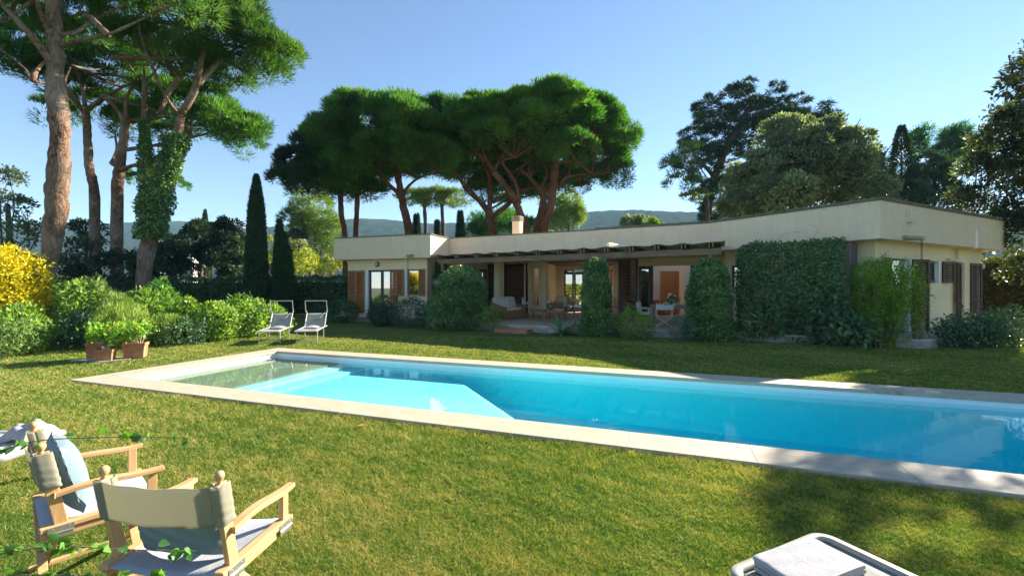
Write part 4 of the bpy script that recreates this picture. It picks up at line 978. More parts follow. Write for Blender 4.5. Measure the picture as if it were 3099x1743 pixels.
# ------------------------------------------------------------------ two canopy loungers
def beach_bed(lab, f0, f1, loc=None):
    """f0/f1: ground mid point between front legs / rear legs"""
    f0, f1 = np.array(f0), np.array(f1); d = nrm2(f1 - f0); rz = math.atan2(d[1], d[0]) - math.pi / 2
    o = thing('canopy_lounger', lab, 'sun lounger', (f0[0], f0[1], 0), rz, None)
    A = M['alu']; hw = .31; sz = .38; L1 = 1.25
    for s in (-1, 1):
        MB().tube([(s * hw, -.22, sz), (s * hw, L1, sz + .02), (s * hw, L1 + .45, sz)], .017, n=8).build('side_rail', A, o)
        MB().tube([(s * (hw - .02), 0, 0), (s * (hw - .02), .0, sz)], .015, n=8).build('leg', A, o)
        MB().tube([(s * (hw - .02), 1.15, 0), (s * (hw - .02), 1.1, sz)], .015, n=8).build('leg', A, o)
        MB().tube([(s * hw, L1 - .05, sz + .02), (s * hw, L1 + .33, .84)], .016, n=8).build('back_rail', A, o)
    MB().tube([(-hw, -.22, sz), (hw, -.22, sz)], .017, n=8).build('front_rail', A, o)
    MB().tube([(-hw + .02, 0, .06), (hw - .02, 0, .06)], .011, n=6).build('stretcher', A, o)
    MB().tube([(-hw + .02, 1.15, .06), (hw - .02, 1.15, .06)], .011, n=6).build('stretcher', A, o)
    q = [(-hw, L1 + .33, .84), (-hw - .03, L1 + .30, .90), (-hw - .03, L1 + .16, 1.26), (hw + .03, L1 + .16, 1.26), (hw + .03, L1 + .30, .90), (hw, L1 + .33, .84)]
    cf = MB().tube(q[1:5], .013, n=8).build('canopy_frame', A, o)
    MB().box((0, L1 + .16, 1.262), (.68, .035, .03)).build('canopy_roll', M['white_sling'], cf)
    for s in (-1, 1): MB().lathe([(.001, -.015), (.028, -.015), (.028, .015), (.001, .015)], c=(s * (hw + .015), L1 + .31, .88), n=12).build('knob', M['white_plastic'], cf)
    pts = [[(x, y, sz + .012 - .02 * (1 - (x / hw) ** 2)) for x in np.linspace(-hw + .01, hw - .01, 8)] for y in np.linspace(-.21, L1 - .02, 16)]
    MB().grid(pts).build('seat_sling', M['white_sling'], o, smooth=True, solid=.004)
    pts = [[(x, L1 - .03 + t * .36, sz + .03 + t * .43 - .02 * (1 - (x / hw) ** 2)) for x in np.linspace(-hw + .01, hw - .01, 8)] for t in np.linspace(0, 1, 8)]
    MB().grid(pts).build('back_sling', M['white_sling'], o, smooth=True, solid=.004)
    # head cushion: a half moon hanging in the back
    pts = [[(x * .22, L1 + .29 - k * .16 * math.sqrt(max(0, 1 - x * x)) - .03, .83 - k * .2 * math.sqrt(max(0, 1 - x * x)) ) for x in np.linspace(-1, 1, 13)] for k in np.linspace(0, 1, 5)]
    MB().grid(pts).build('head_cushion', M['mesh_cloth'], o, smooth=True, solid=.02)
    return o
b1_ = beach_bed('white canopy lounger on the lawn, beside the shrub border', (-7.42, 13.35), (-7.70, 14.4))
b2_ = beach_bed('white canopy lounger on the lawn, the one nearer the villa', (-6.34, 13.5), (-6.62, 14.6))
for o_, lab, dx in ((b1_, 'white towel rolled on the seat of the canopy lounger by the shrubs', .04), (b2_, 'white towel draped on the canopy lounger nearer the villa', -.02)):
    r = rng(int(abs(dx) * 100)); pts = []
    for i in range(16):
        row = []
        for j in range(12):
            u, v = i / 15 * 2 - 1, j / 11 * 2 - 1
            row.append((u * .2, v * .26, .005 + .05 * max(0, 1 - u * u) * max(0, 1 - v * v) + .02 * abs(math.sin(u * 5 + v * 4 + dx * 50)) * (1 - abs(v))))
        pts.append(row)
    t = MB().grid(pts).build('towel', M['towel'], None, smooth=True, solid=.01)
    t.matrix_world = Matrix.Translation(o_.location) @ Matrix.Rotation(o_.rotation_euler[2], 4, 'Z') @ Matrix.Translation((dx, .9, .40)); tag(t, lab, 'towel')

# ------------------------------------------------------------------ terracotta planters on a stone slab
sl = thing('stone_slab', 'grey stone slab in the lawn carrying three terracotta planters', 'paving slab', (-9.62, 10.2, 0), R(8))
MB().prism([(-.62, -.06), (.2, -.34), (.62, .0), (.5, .3), (-.3, .5)], .0, .035).build('slab', M['slab'], sl, bevel=.008)
def planter(lab, loc, a, b, h, rz, plant_lab, seed, ph, pw, flowers=0):
    o = thing('planter', lab, 'planter', (loc[0], loc[1], .036), rz)
    def rect(k, z): return [(-a / 2 * k, -b / 2 * k, z), (a / 2 * k, -b / 2 * k, z), (a / 2 * k, b / 2 * k, z), (-a / 2 * k, b / 2 * k, z)]
    prof = [(.84, 0), (.93, h * .78), (1.0, h * .78), (1.02, h * .98), (1.0, h), (.93, h), (.90, h * .85)]
    vs = []
    for k, z in prof: vs += rect(k, z)
    fs = [(3, 2, 1, 0)] + [(4 * i + j, 4 * i + (j + 1) % 4, 4 * (i + 1) + (j + 1) % 4, 4 * (i + 1) + j) for i in range(len(prof) - 1) for j in range(4)]
    MB().add(vs, fs).build('pot', M['terra'], o, bevel=.006)
    MB().add(rect(.90, h * .86), [(0, 1, 2, 3)]).build('soil', M['soil'], o)
    p = thing('potted_plant', plant_lab, 'plant', (loc[0], loc[1], .036 + h * .8), rz)
    r = rng(seed); mb = MB(); tips = []
    for k in range(16):
        an = r.uniform(0, 6.28); rad = r.uniform(.2, 1) * pw / 2; top = np.array([math.cos(an) * rad, math.sin(an) * rad * .8, ph * r.uniform(.5, 1)])
        add_limb(mb, [(r.uniform(-.3, .3) * a, r.uniform(-.3, .3) * b, -.02, .012), (top[0] * .6, top[1] * .6, top[2] * .35, .009), (*top, .004)], r, n=5, amp=.02, k=3); tips.append(top)
    mb.build('stem', plain('pale_stem', (.42, .33, .24), rough=.8), p)
    tips = np.array(tips); n = 330; idx = r.integers(len(tips), size=n)
    base = tips[idx] * (1 - .35 * r.uniform(size=(n, 1)) ** 2) + r.normal(size=(n, 3)) * np.array([.075, .075, .06])
    ax = unit((base * np.array([1, 1, .3])) * 2 + r.normal(size=(n, 3)) * .7 + np.array([0, 0, .15])); sd = unit(np.cross(ax, np.array([0, 0, 1]) + r.normal(size=(n, 3)) * .5))
    ct = r.uniform(0, 1, len(tips))
    leaf_mesh('foliage', base, ax, sd, r.uniform(.07, .13, n), r.uniform(.05, .09, n), ct[idx] * .6 + r.uniform(0, .4, n), M['gerani'], p)
    if flowers:
        for k in range(flowers):
            t = tips[r.integers(len(tips))] + np.array([0, 0, .07]); m = MB()
            for q in range(7):
                c = t + r.normal(size=3) * .018; m.lathe([(.001, -.015), (.016, -.005), (.014, .012), (.001, .02)], c=c, n=7)
            m.build('flower', M['petal_red'], p, smooth=True)
    return o
planter('small square terracotta planter at the front of the group of three', (-9.42, 10.12), .32, .28, .25, R(24), 'pale green leggy plant in the small front planter', 31, .52, .52, 2)
planter('terracotta planter half hidden at the left of the group of three', (-9.90, 10.42), .34, .34, .37, R(20), 'green plant with dark red flower heads in the left planter', 32, .50, .55, 4)
planter('wide terracotta planter, largest and rightmost of the three', (-9.08, 10.52), .44, .34, .35, R(26), 'fresh green leafy plant in the wide right planter', 33, .50, .66, 1)

# ------------------------------------------------------------------ terrace furniture (floor level TZ)
def rmat(loc, rz): return Matrix.Translation(loc) @ Matrix.Rotation(rz, 4, 'Z')
# wicker sofa: sits facing right
so = thing('wicker_sofa', 'curved wicker sofa with cream cushions at the left of the terrace', 'sofa', (-.15, 20.75, TZ), math.atan2(.86, 1) * 0 + R(60) - R(90) + R(90))
# local frame: +x along the sofa length, -y is its front
Ls, Ds = 1.85, .86
mb = MB(); mb.prism([(-Ls / 2, -Ds / 2), (Ls / 2, -Ds / 2), (Ls / 2, Ds / 2), (-Ls / 2, Ds / 2)], .0, .38); mb.build('base', M['wicker'], so, bevel=.03)
for s in (-1, 1):
    rows = []
    for t in np.linspace(0, 1, 12):
        y = -Ds / 2 + t * Ds; z = .55 + .30 * t ** 1.6; x0 = s * (Ls / 2 - .10); x1 = s * Ls / 2
        rows.append([(x0, y, .38), (x0, y, z - .02), ((x0 + x1) / 2, y, z + .015), (x1, y, z - .02), (x1, y, .0)])
    mb = MB().grid(rows); mb.f += [tuple(range(5)), tuple(range(55, 60))]; mb.build('arm', M['wicker'], so)
rows = []
for t in np.linspace(-1, 1, 25):
    z = .84 + .10 * math.cos(t * math.pi * 1.0) * .9; rows.append([(t * Ls / 2, Ds / 2 - .14, .38), (t * Ls / 2, Ds / 2 - .12, z), (t * Ls / 2, Ds / 2 - .05, z + .02), (t * Ls / 2, Ds / 2, z - .03), (t * Ls / 2, Ds / 2 + .02, .0)])
MB().grid(rows).build('back_frame', M['wicker'], so)
def puffy(name, a, b, c, loc, M4, mat, par_, seed=1):
    r = rng(seed); n = 15; rows = []
    for i in range(n):
        ph_ = math.pi * i / (n - 1); row = []
        for j in range(21):
            th = 2 * math.pi * j / 20; e_ = .45
            sg = lambda v: math.copysign(abs(v) ** e_, v)
            row.append((a / 2 * sg(math.sin(ph_)) * sg(math.cos(th)), b / 2 * sg(math.sin(ph_)) * sg(math.sin(th)), c / 2 * sg(math.cos(ph_)) * (1 - .0 * j)))
        rows.append(row)
    o_ = MB().grid(rows).build(name, M[mat], par_, smooth=True); o_.matrix_local = Matrix.Translation(loc) @ M4; return o_
I4 = Matrix.Identity(4)
puffy('seat_cushion', Ls - .24, Ds - .22, .15, (0, -.06, .45), I4, 'cream_cloth', so)
for s in (-1, 1): puffy('back_cushion', Ls / 2 - .04, .24, .58, (s * Ls / 4.1, Ds / 2 - .17, .74), Matrix.Rotation(R(-12), 4, 'X'), 'cream_cloth', so)
so.rotation_euler[2] = R(58)
# spotted on the sofa back: small ears of a toy
ty = thing('plush_toy', 'small pale plush toy with upright ears on the far sofa arm', 'toy', (.55, 21.6, TZ + .62), 0)
MB().lathe([(.001, 0), (.07, .02), (.085, .08), (.05, .14), (.06, .18), (.04, .24), (.001, .26)], n=12).build('body', M['cream_cloth'], ty, smooth=True)
for s in (-1, 1): MB().lathe([(.001, 0), (.022, .03), (.02, .10), (.001, .15)], c=(s * .04, 0, .24), n=8).build('ear', M['cream_cloth'], ty, smooth=True)
# coffee tables
def ctable(lab, loc, rz, a, b, h):
    o = thing('coffee_table', lab, 'coffee table', (*loc, TZ), rz, 'coffee tables')
    mb = MB()
    for k in range(6): mb.box((0, -b / 2 + (k + .5) * b / 6, h - .015), (a, b / 6 - .008, .03))
    mb.build('tabletop', M['teak'], o)
    MB().box((0, 0, h - .06), (a - .06, b - .06, .06)).build('apron', M['teak'], o)
    for i in (-1, 1):
        for j in (-1, 1): MB().box((i * (a / 2 - .035), j * (b / 2 - .035), (h - .03) / 2), (.055, .055, h - .03)).build('leg', M['teak'], o)
    return o
ctable('low teak coffee table on the side of the wicker sofa', (1.22, 20.25), R(-18), .66, .66, .43)
ctable('low teak coffee table carrying books and white flowers', (2.0, 20.0), R(-18), .78, .66, .43)
def bouquet(name, lab, loc, h, rad, mats, n, seed, vase_r=.07, vase_h=.16, vmat='clear'):
    o = thing(name, lab, 'flowers', loc); r = rng(seed)
    MB().lathe([(.001, 0), (vase_r * .7, 0), (vase_r, vase_h * .4), (vase_r * .8, vase_h), (vase_r * .75, vase_h), (.001, vase_h * .98)], n=16).build('vase', M[vmat] if vmat != 'clear' else plain('vase_glass', (.25, .33, .28), rough=.15), o, smooth=True)
    for k in range(n):
        d = unit(r.normal(size=3) + np.array([0, 0, .9])); c = np.array([0, 0, vase_h + h * .35]) + d * np.array([rad, rad, h * .55]) * r.uniform(.6, 1)
        m = MB(); s_ = r.uniform(.03, .045)
        for q in range(6):
            cc = c + r.normal(size=3) * s_ * .35; m.lathe([(.001, -s_ * .6), (s_ * .7, -s_ * .2), (s_ * .65, s_ * .3), (.001, s_ * .6)], c=cc, n=7)
        m.build('flower', M[mats[r.integers(len(mats))]], o, smooth=True)
    nl = 120; d = unit(r.normal(size=(nl, 3)) + np.array([0, 0, .2])); base = np.array([0, 0, vase_h + h * .15]) + d * rad * .5
    leaf_mesh('foliage', base, d, unit(np.cross(d, r.normal(size=(nl, 3)))), .13, .05, r.uniform(0, 1, nl), M['pyra'], o)
    return o
bouquet('flower_vase', 'glass vase of white flowers on the low coffee table', (1.75, 20.0, TZ + .432), .26, .17, ['petal_white'], 12, 4)
bk = thing('open_book', 'open book lying on the low coffee table', 'book', (2.15, 19.85, TZ + .432), R(-30))
for s in (-1, 1): MB().box((s * .11, 0, .012), (.21, .28, .02), M=Matrix.Rotation(R(-s * 4), 4, 'Y')).build('page_block', M['petal_white'], bk)
# antler like ornament
r = rng(3); mb = MB(); add_limb(mb, [(0, 0, 0, .015), (.05, 0, .08, .012), (.0, .02, .17, .008), (-.05, .02, .22, .004)], r, n=6); add_limb(mb, [(.03, 0, .06, .01), (.1, .0, .12, .008), (.13, 0, .2, .004)], r, n=6)
an = mb.build('driftwood', M['greywood']); an.location = (1.35, 20.2, TZ + .432); tag(an, 'small driftwood piece on the left coffee table', 'ornament')
# wooden armchair in the recess
ac = thing('garden_armchair', 'weathered wooden armchair with cream cushions in the porch corner', 'armchair', (2.95, 24.6, TZ), R(28))
for x in (-.42, .42):
    for y in (-.36, .36): MB().box((x, y, .32), (.07, .07, .64)).build('leg', M['greywood'], ac)
    mb = MB(); mb.box((x, 0, .655), (.10, .86, .035))
    for z in (.45, .54): mb.box((x, 0, z), (.03, .66, .045))
    mb.build('armrest', M['greywood'], ac)
mb = MB().box((0, 0, .36), (.80, .72, .06)); mb.build('seat_frame', M['greywood'], ac)
mb = MB()
for k in range(4): mb.box((0, .36 + k * .012, .5 + k * .13), (.8, .03, .05))
mb.build('back_slats', M['greywood'], ac).name = 'backrest'
puffy('seat_cushion', .74, .70, .14, (0, -.02, .45), I4, 'cream_cloth', ac); puffy('back_cushion', .7, .2, .52, (0, .27, .74), Matrix.Rotation(R(-14), 4, 'X'), 'cream_cloth', ac)
# stone font
ft = thing('stone_font', 'pale stone pedestal basin standing in the porch', 'stone basin', (4.25, 23.9, TZ))
MB().lathe([(.001, 0), (.30, 0), (.30, .1), (.25, .14), (.23, .55), (.27, .60), (.25, .66), (.25, .70), (.42, .74), (.48, .80), (.50, .92), (.47, 1.02), (.40, 1.04), (.001, 1.04)], n=28).build('basin', M['white_stone'], ft, smooth=True, bevel=.01)
MB().lathe([(.255, 0), (.29, .02), (.255, .04)], c=(0, 0, .58), n=24).build('moulding', M['white_stone'], ft, smooth=True)
# round glass table
gt = thing('glass_table', 'round glass table on a stone foot at the terrace edge', 'table', (2.95, 17.75, TZ))
MB().lathe([(.001, 0), (.33, 0), (.34, .03), (.30, .06), (.001, .06)], n=24).build('foot', M['white_stone'], gt)
MB().tube([(0, 0, .05), (0, 0, .60)], [.05, .035], n=10).build('pedestal', M['greywood'], gt)
for a in range(3):
    MB().bar((0, 0, .38), (.24 * math.cos(a * 2.1), .24 * math.sin(a * 2.1), .66), .03, .03).build('brace', M['teak'], gt)
MB().lathe([(.001, .665), (.62, .665), (.625, .672), (.62, .68), (.001, .68)], n=36).build('tabletop', glass_mat('table_glass', .25, (.75, .85, .82)), gt)
hat = thing('sun_hat', 'straw sun hat lying on the round glass table', 'hat', (2.62, 17.6, TZ + .682)); MB().lathe([(.001, .0), (.17, .0), (.16, .012), (.09, .02), (.085, .08), (.06, .10), (.001, .105)], n=20).build('hat_body', M['reed'], hat, smooth=True)
bw_ = thing('glass_bowl', 'clear glass bowl with green leaves on the round glass table', 'bowl', (3.0, 17.65, TZ + .682)); MB().lathe([(.05, 0), (.13, .03), (.17, .10), (.165, .10), (.12, .035), (.04, .01)], n=20).build('bowl', plain('bowl_glass', (.55, .62, .58), rough=.1), bw_, smooth=True)
r = rng(9); d = unit(r.normal(size=(60, 3)) + np.array([0, 0, .7])); leaf_mesh('foliage', d * .06 + np.array([0, 0, .08]), d, unit(np.cross(d, r.normal(size=(60, 3)))), .1, .04, r.uniform(0, 1, 60), M['gerani'], bw_)
# side table with white hat-like lamp
st = thing('side_table', 'small round side table at the far end of the wicker sofa', 'side table', (.95, 21.7, TZ))
MB().lathe([(.001, .0), (.16, 0), (.15, .03), (.03, .05), (.025, .50), (.001, .5)], n=18).build('pedestal', M['greywood'], st, smooth=True)
MB().lathe([(.001, .5), (.34, .5), (.345, .515), (.34, .53), (.001, .53)], n=28).build('tabletop', M['pale_stone'], st)
lp = thing('table_lamp', 'small lamp with white dome shade on the side table', 'table lamp', (.82, 21.6, TZ + .532)); MB().lathe([(.001, 0), (.06, 0), (.05, .03), (.015, .05), (.015, .14)], n=14).build('lamp_base', M['white_paint'], lp)
MB().lathe([(.19, .10), (.18, .16), (.12, .23), (.001, .26)], n=20).build('lamp_shade', M['white_plastic'], lp, smooth=True)
# terracotta bottle near the niche
for k, (x, h) in enumerate(((1.05, .30),)):
    t, z = WP.at(*ZP(648, 0))[0], niche[2]; p = WP.pos(t - .0, -.12, z + .002)
    o = thing('dark_bottle', 'slim dark bottle standing in the tall wall niche', 'bottle', p); MB().lathe([(.001, 0), (.06, 0), (.07, .12), (.05, .3), (.025, .36), (.03, .52), (.001, .53)], n=14).build('bottle', M['iron'], o, smooth=True)
# dining table
dt = thing('dining_table', 'long wooden outdoor dining table laid with flowers and glasses', 'dining table', (6.75, 17.45, TZ), R(-22))
mb = MB()
for k in range(7): mb.box((0, -.5 + (k + .5) / 7, .735), (2.3, 1 / 7 - .008, .035))
mb.build('tabletop', M['greywood'], dt)
MB().box((0, 0, .67), (2.1, .84, .09)).build('apron', M['greywood'], dt)
for i in (-1, 1):
    for j in (-1, 1): MB().box((i * 1.06, j * .43, .36), (.09, .09, .715)).build('leg', M['greywood'], dt)
def on_t(x, y): q = rmat((6.75, 17.45, 0), R(-22)) @ Vector((x, y, 0)); return (q.x, q.y, TZ + .754)
bouquet('flower_bouquet', 'round bouquet of white and pink flowers on the dining table', on_t(-.35, .05), .34, .20, ['petal_white', 'petal_white', 'petal_pink'], 16, 8, .09, .18)
orc = thing('pink_orchid', 'tall pink orchid rising behind the dining table bouquet', 'plant', on_t(-.15, .35)); r = rng(12)
mb = MB(); add_limb(mb, [(0, 0, 0, .05), (0, 0, .12, .05)], r, n=12, amp=0); mb.build('pot', M['white_stone'], orc)
mb = MB(); add_limb(mb, [(0, 0, .1, .006), (.02, 0, .4, .006), (-.03, 0, .68, .004), (-.12, 0, .74, .003)], r, n=5, amp=.005); mb.build('stem', M['grnshrub'], orc)
for k in range(6):
    m = MB(); c = np.array([-.02 - k * .022, r.uniform(-.02, .02), .62 + k * .022])
    for q in range(5): a = q * 1.257; m.lathe([(.001, -.006), (.022, 0), (.001, .006)], c=c + np.array([math.cos(a) * .022, 0, math.sin(a) * .022]), n=7)
    m.build('flower', M['petal_pink'], orc)
d = unit(np.array([[1, .2, .9], [-1, .1, .8], [.4, -1, .9], [-.3, .9, 1]])); leaf_mesh('leaf', np.zeros((4, 3)) + np.array([0, 0, .1]), d, unit(np.cross(d, [0, 0, 1])), .3, .07, np.array([.3, .5, .4, .6]), M['pyra'], orc)
glass0 = thing('drinking_glass', 'lime coloured drinking glass on the dining table', 'glass', on_t(-.62, -.2), group='lime glasses on the dining table')
MB().lathe([(.001, 0), (.028, 0), (.034, .13), (.03, .13), (.001, .02)], n=14).build('glass', M['lime_glass'], glass0, smooth=True)
for (x, y) in ((-.08, -.22), (.22, -.18), (.55, .1), (-.8, .1), (.5, -.25)):
    c = copy_tree(glass0); c.location = on_t(x, y)
pl0 = thing('plate', 'white plate laid on the dining table', 'plate', on_t(-.75, -.3), group='white plates on the dining table')
MB().lathe([(.001, 0), (.08, 0), (.13, .02), (.125, .024), (.07, .008), (.001, .008)], n=20).build('dish', M['white_paint'], pl0, smooth=True)
for (x, y) in ((-.2, -.36), (.35, -.36), (.85, -.3), (-.75, .3), (.35, .32)):
    c = copy_tree(pl0); c.location = on_t(x, y)
wp_ = dict(fabric='white_cl', seatm='white_cl', wood='cream_wood')
M['white_cl'] = cloth('white_canvas', (.82, .82, .80), trans=.2); M['cream_wood'] = plain('cream_wood', (.62, .52, .36), rough=.5)
def wchair(lab, p, f, g=None): return director(lab, p, nrm2(f), None, name='canvas_chair', z0=TZ, group=g, **wp_)
wchair('white canvas folding chair with its back to the lawn at the dining table', (5.52, 15.75), (.2, 1))
cA = wchair('white canvas chair at the left end of the dining table, nearer the lawn', (5.05, 17.6), (1, -.35))
cB = copy_tree(cA); cB.location = (5.3, 18.15, TZ); cB['label'] = 'white canvas chair at the left end of the dining table, nearer the wall'
for o_, p, f, lab in ((None, (6.9, 18.75), (-.35, -1), 'white canvas chair behind the dining table, left of the bouquet'),):
    c = copy_tree(cA); c.location = (*p, TZ); f = nrm2(f); c.rotation_euler[2] = math.atan2(f[1], f[0]) - math.pi / 2; c['label'] = lab
# orange seats inside
def osofa(lab, loc, rz, L_):
    o = thing('orange_sofa', lab, 'sofa', (*loc, TZ), rz)
    MB().box((0, 0, .22), (L_, .8, .4)).build('base', M['orange'], o, bevel=.04); MB().box((0, .33, .55), (L_, .18, .5)).build('backrest', M['orange'], o, bevel=.06)
    for s in (-1, 1): MB().box((s * (L_ / 2 - .09), 0, .4), (.17, .8, .42)).build('armrest', M['orange'], o, bevel=.06)
osofa('bright orange sofa inside, below the panelled door', (8.0, 23.3), R(180), 1.3); osofa('bright orange armchair inside, left of the panelled door', (6.75, 23.2), R(150), .9)
# round table / bench in the porch far right
bn = thing('garden_bench', 'weathered bench seen at the back of the porch beside the dark louvre', 'bench', (5.2, 23.6, TZ), R(170))
MB().box((0, 0, .42), (1.3, .5, .05)).build('seat', M['greywood'], bn)
mb = MB()
for k in range(4): mb.box((0, .24, .55 + k * .11), (1.3, .03, .04))
mb.build('backrest', M['greywood'], bn)
for x in (-.6, .6):
    for y in (-.2, .2): MB().box((x, y, .21), (.06, .06, .42)).build('leg', M['greywood'], bn)

# ------------------------------------------------------------------ ivy sprigs hanging in from the left
def sprig(lab, pts, n, L_, seed, hi=1.0):
    o = thing('ivy_branch', lab, 'ivy branch', pts[0][:3]); o0 = np.array(pts[0][:3]); r = rng(seed)
    q = wobble_path([(*(np.array(p[:3]) - o0), p[3]) for p in pts], r, 6, .004)
    MB().tube([tuple(a[:3]) for a in q], [a[3] * .75 + .0002 for a in q], n=6).build('stem', M['twig'], o)
    t = np.sort(r.uniform(.02, 1, n)) * (len(q) - 1); i = np.clip(t.astype(int), 0, len(q) - 2); f = (t - i)[:, None]
    P = q[i, :3] * (1 - f) + q[i + 1, :3] * f + r.normal(size=(n, 3)) * np.array([.006, .006, .007])
    # leaves of five facets: heart shaped, slightly folded
    mb = MB(); V = []; 
    tint = []
    for p in P:
        ax = unit(np.array([r.normal() * .7, r.normal() * .3 - .3, r.normal() * .8 - .15])); nn = unit(np.cross(ax, r.normal(size=3))); s = L_ * r.uniform(.55, 1.15); up = np.cross(ax, nn)
        fold = .25 * s
        pts_ = [p, p + ax * .12 * s + nn * .42 * s + up * fold * .5, p + ax * .5 * s + nn * .40 * s + up * fold * .4, p + ax * 1.05 * s, p + ax * .5 * s - nn * .40 * s + up * fold * .4, p + ax * .12 * s - nn * .42 * s + up * fold * .5, p + ax * .5 * s]
        mb.add(pts_, [(0, 1, 2, 6), (6, 2, 3), (6, 3, 4), (0, 6, 4, 5)]); tint += [r.uniform(0, 1)] * 7
    lf = mb.build('foliage', M['fresh'], o, smooth=True); a = lf.data.attributes.new('tint', 'FLOAT', 'POINT'); a.data.foreach_set('value', np.array(tint, np.float32))
def C1(x, y, Y): return tuple(W(x * .3748 / 1.20303, (1200 + y * .3748) / 1.20303, Y))
sprig('ivy branch hanging across the white garden lounger', [(*C1(-260, 540, 1.2), .0028), (*C1(0, 440, 1.22), .0025), (*C1(350, 350, 1.25), .002), (*C1(1050, 325, 1.28), .0015), (*C1(1500, 330, 1.3), .001)], 34, .025, 41)
sprig('ivy branch hanging across both director chairs', [(*C1(-300, 1320, 1.15), .0025), (*C1(0, 1268, 1.15), .0022), (*C1(450, 1205, 1.15), .0018), (*C1(950, 1230, 1.15), .0015), (*C1(1580, 1243, 1.15), .001)], 50, .025, 42)
sprig('ivy branch along the bottom edge below the director chairs', [(*C1(-300, 1500, 1.1), .0025), (*C1(100, 1440, 1.1), .002), (*C1(500, 1440, 1.1), .002), (*C1(1000, 1470, 1.1), .0015), (*C1(1350, 1450, 1.1), .001)], 44, .026, 43)
# ================================================================== trees and plants
def B(dx, dy, rx, ry, Y, dY=None, dy_off=0):     # blob seen at a working-copy pixel
    if 29 < Y < 38 and 700 < dx < 1620 and dy < 480: dy += 9
    c = W(dx, dy, Y); a = rx / F * Y; a, dY = slant(a, dY if dY else a, dx, Y); return (c[0], c[1] + dy_off, c[2], a, dY, ry / F * Y)
def slant(a, d, dx, Y):         # half width and depth that fill a half width when seen aslant
    k = abs(dx - 1288) / F; d = min(d, .75 * a / max(k, .01)); return math.sqrt(a * a - (k * d) ** 2), d
def P4(dx, dy, Y, rad_px): c = W(dx, dy, Y); return (*c, rad_px / F * Y / 2 / math.sqrt(1 + ((dx - 1288) / F) ** 2))   # trunk station: centre pixel, width in pixels
def base_pt(first, r_mul=1.15):                 # continue a trunk down to the ground
    return (first[0], first[1], -.1, first[3] * r_mul)
PINE_N = dict(lump=.5, dens=4.2, cr=.5, n=130, L_=.26, W_=.04, kmin=.86, zcut=-.15, up=.5, flat=.7, mode='needle', inner=.3, spread=.5)
def pine(name, lab, trunk, limbs, blobs, seed, nlimb=14, mat='pine', bark='bark', group=None, style=None, ground=True, r0=.10, cat='pine tree', base=None, tint=(0, 1)):
    r = rng(seed); b0_ = base if base is not None else (base_pt(trunk[0]) if ground else trunk[0])
    o = thing(name, lab, cat, (b0_[0], b0_[1], 0), 0, group); org = np.array([b0_[0], b0_[1], 0])
    sh = lambda p: (*(np.array(p[:3]) - org), p[3])
    mb = MB(); add_limb(mb, [sh(p) for p in ([b0_] + list(trunk))], r, n=16, amp=.02, k=5)
    for l in limbs: add_limb(mb, [sh(p) for p in l], r, n=9, amp=.025, k=4)
    ends = [np.array(sh(l[-1])[:3]) for l in limbs] + [np.array(sh(trunk[-1])[:3])]
    forks = [np.array(sh(l[len(l) // 2])[:3]) for l in limbs] + ends
    bl = [(b[0] - org[0], b[1] - org[1], b[2], *b[3:6]) for b in blobs]
    for k in range(nlimb):
        b = bl[r.integers(len(bl))]; d = unit(r.normal(size=3) * np.array([1, 1, .3]) + np.array([0, -.3, .2])); t = np.array(b[:3]) + d * np.array(b[3:6]) * .75
        dist = [np.linalg.norm(e_ - t) for e_ in ends]; s = ends[int(np.argmin(dist))] if r.uniform() < .7 else forks[r.integers(len(forks))]
        auto_limbs(mb, s, [t], r, r0=r0)
    mb.build('trunk', M[bark], o, smooth=True)
    st = dict(PINE_N); st.update(style or {})
    crown('crown', bl, M[mat], o, seed + 100, tintlo=tint[0], tinthi=tint[1], **st)
    return o
def ZA(x, y): return (x * .41408 / 1.20303, y * .41408 / 1.20303)     # zoom of the left pines
def ZB_(x, y): return ((800 + x * .4832) / 1.20303, (250 + y * .4832) / 1.20303)
# --- left group
YA = 14.0
tA = [P4(126, 800, YA, 34), P4(122, 690, YA, 44), P4(132, 600, YA, 58), P4(141, 540, YA, 64), P4(143, 470, YA, 66), P4(148, 420, YA, 62), P4(152, 340, YA, 55), P4(148, 285, YA, 60), P4(143, 240, YA, 54), P4(139, 140, YA, 46), P4(137, 60, YA, 44), P4(136, -40, YA, 40), P4(140, -160, YA, 30)]
pineA = pine('umbrella_pine', 'tall umbrella pine with thick bare orange-grey trunk behind the yellow bush', tA,
     [[P4(140, 175, YA, 26), P4(95, 110, YA - .4, 24), P4(45, 55, YA - .8, 20), P4(-5, 0, YA - 1, 16)],
      [P4(140, 108, YA, 20), P4(118, 70, YA - .3, 17), P4(98, 20, YA - .6, 15), P4(85, -40, YA - .8, 12)],
      [P4(150, 115, YA, 16), P4(210, 100, YA - .3, 14), P4(270, 88, YA - .6, 10), P4(330, 62, YA - .8, 7), P4(380, 36, YA - .8, 4)],
      [P4(150, 88, YA, 15), P4(195, 80, YA + .3, 12), P4(235, 50, YA + .6, 9), P4(320, 10, YA + .8, 6)],
      [P4(140, -60, YA, 20), P4(240, -120, YA, 16), P4(330, -160, YA - 1, 10)]],
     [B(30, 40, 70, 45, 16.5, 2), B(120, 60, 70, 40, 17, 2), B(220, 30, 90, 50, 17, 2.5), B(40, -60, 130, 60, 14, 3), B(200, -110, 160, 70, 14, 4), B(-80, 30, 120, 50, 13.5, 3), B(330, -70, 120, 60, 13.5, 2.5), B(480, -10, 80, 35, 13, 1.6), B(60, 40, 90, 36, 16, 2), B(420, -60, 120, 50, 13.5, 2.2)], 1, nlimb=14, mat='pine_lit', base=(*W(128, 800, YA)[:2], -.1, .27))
YB = 19.0
def zt(x, y, Y, wz): d = ZA(x, y); return P4(d[0], d[1], Y, wz * .3442)
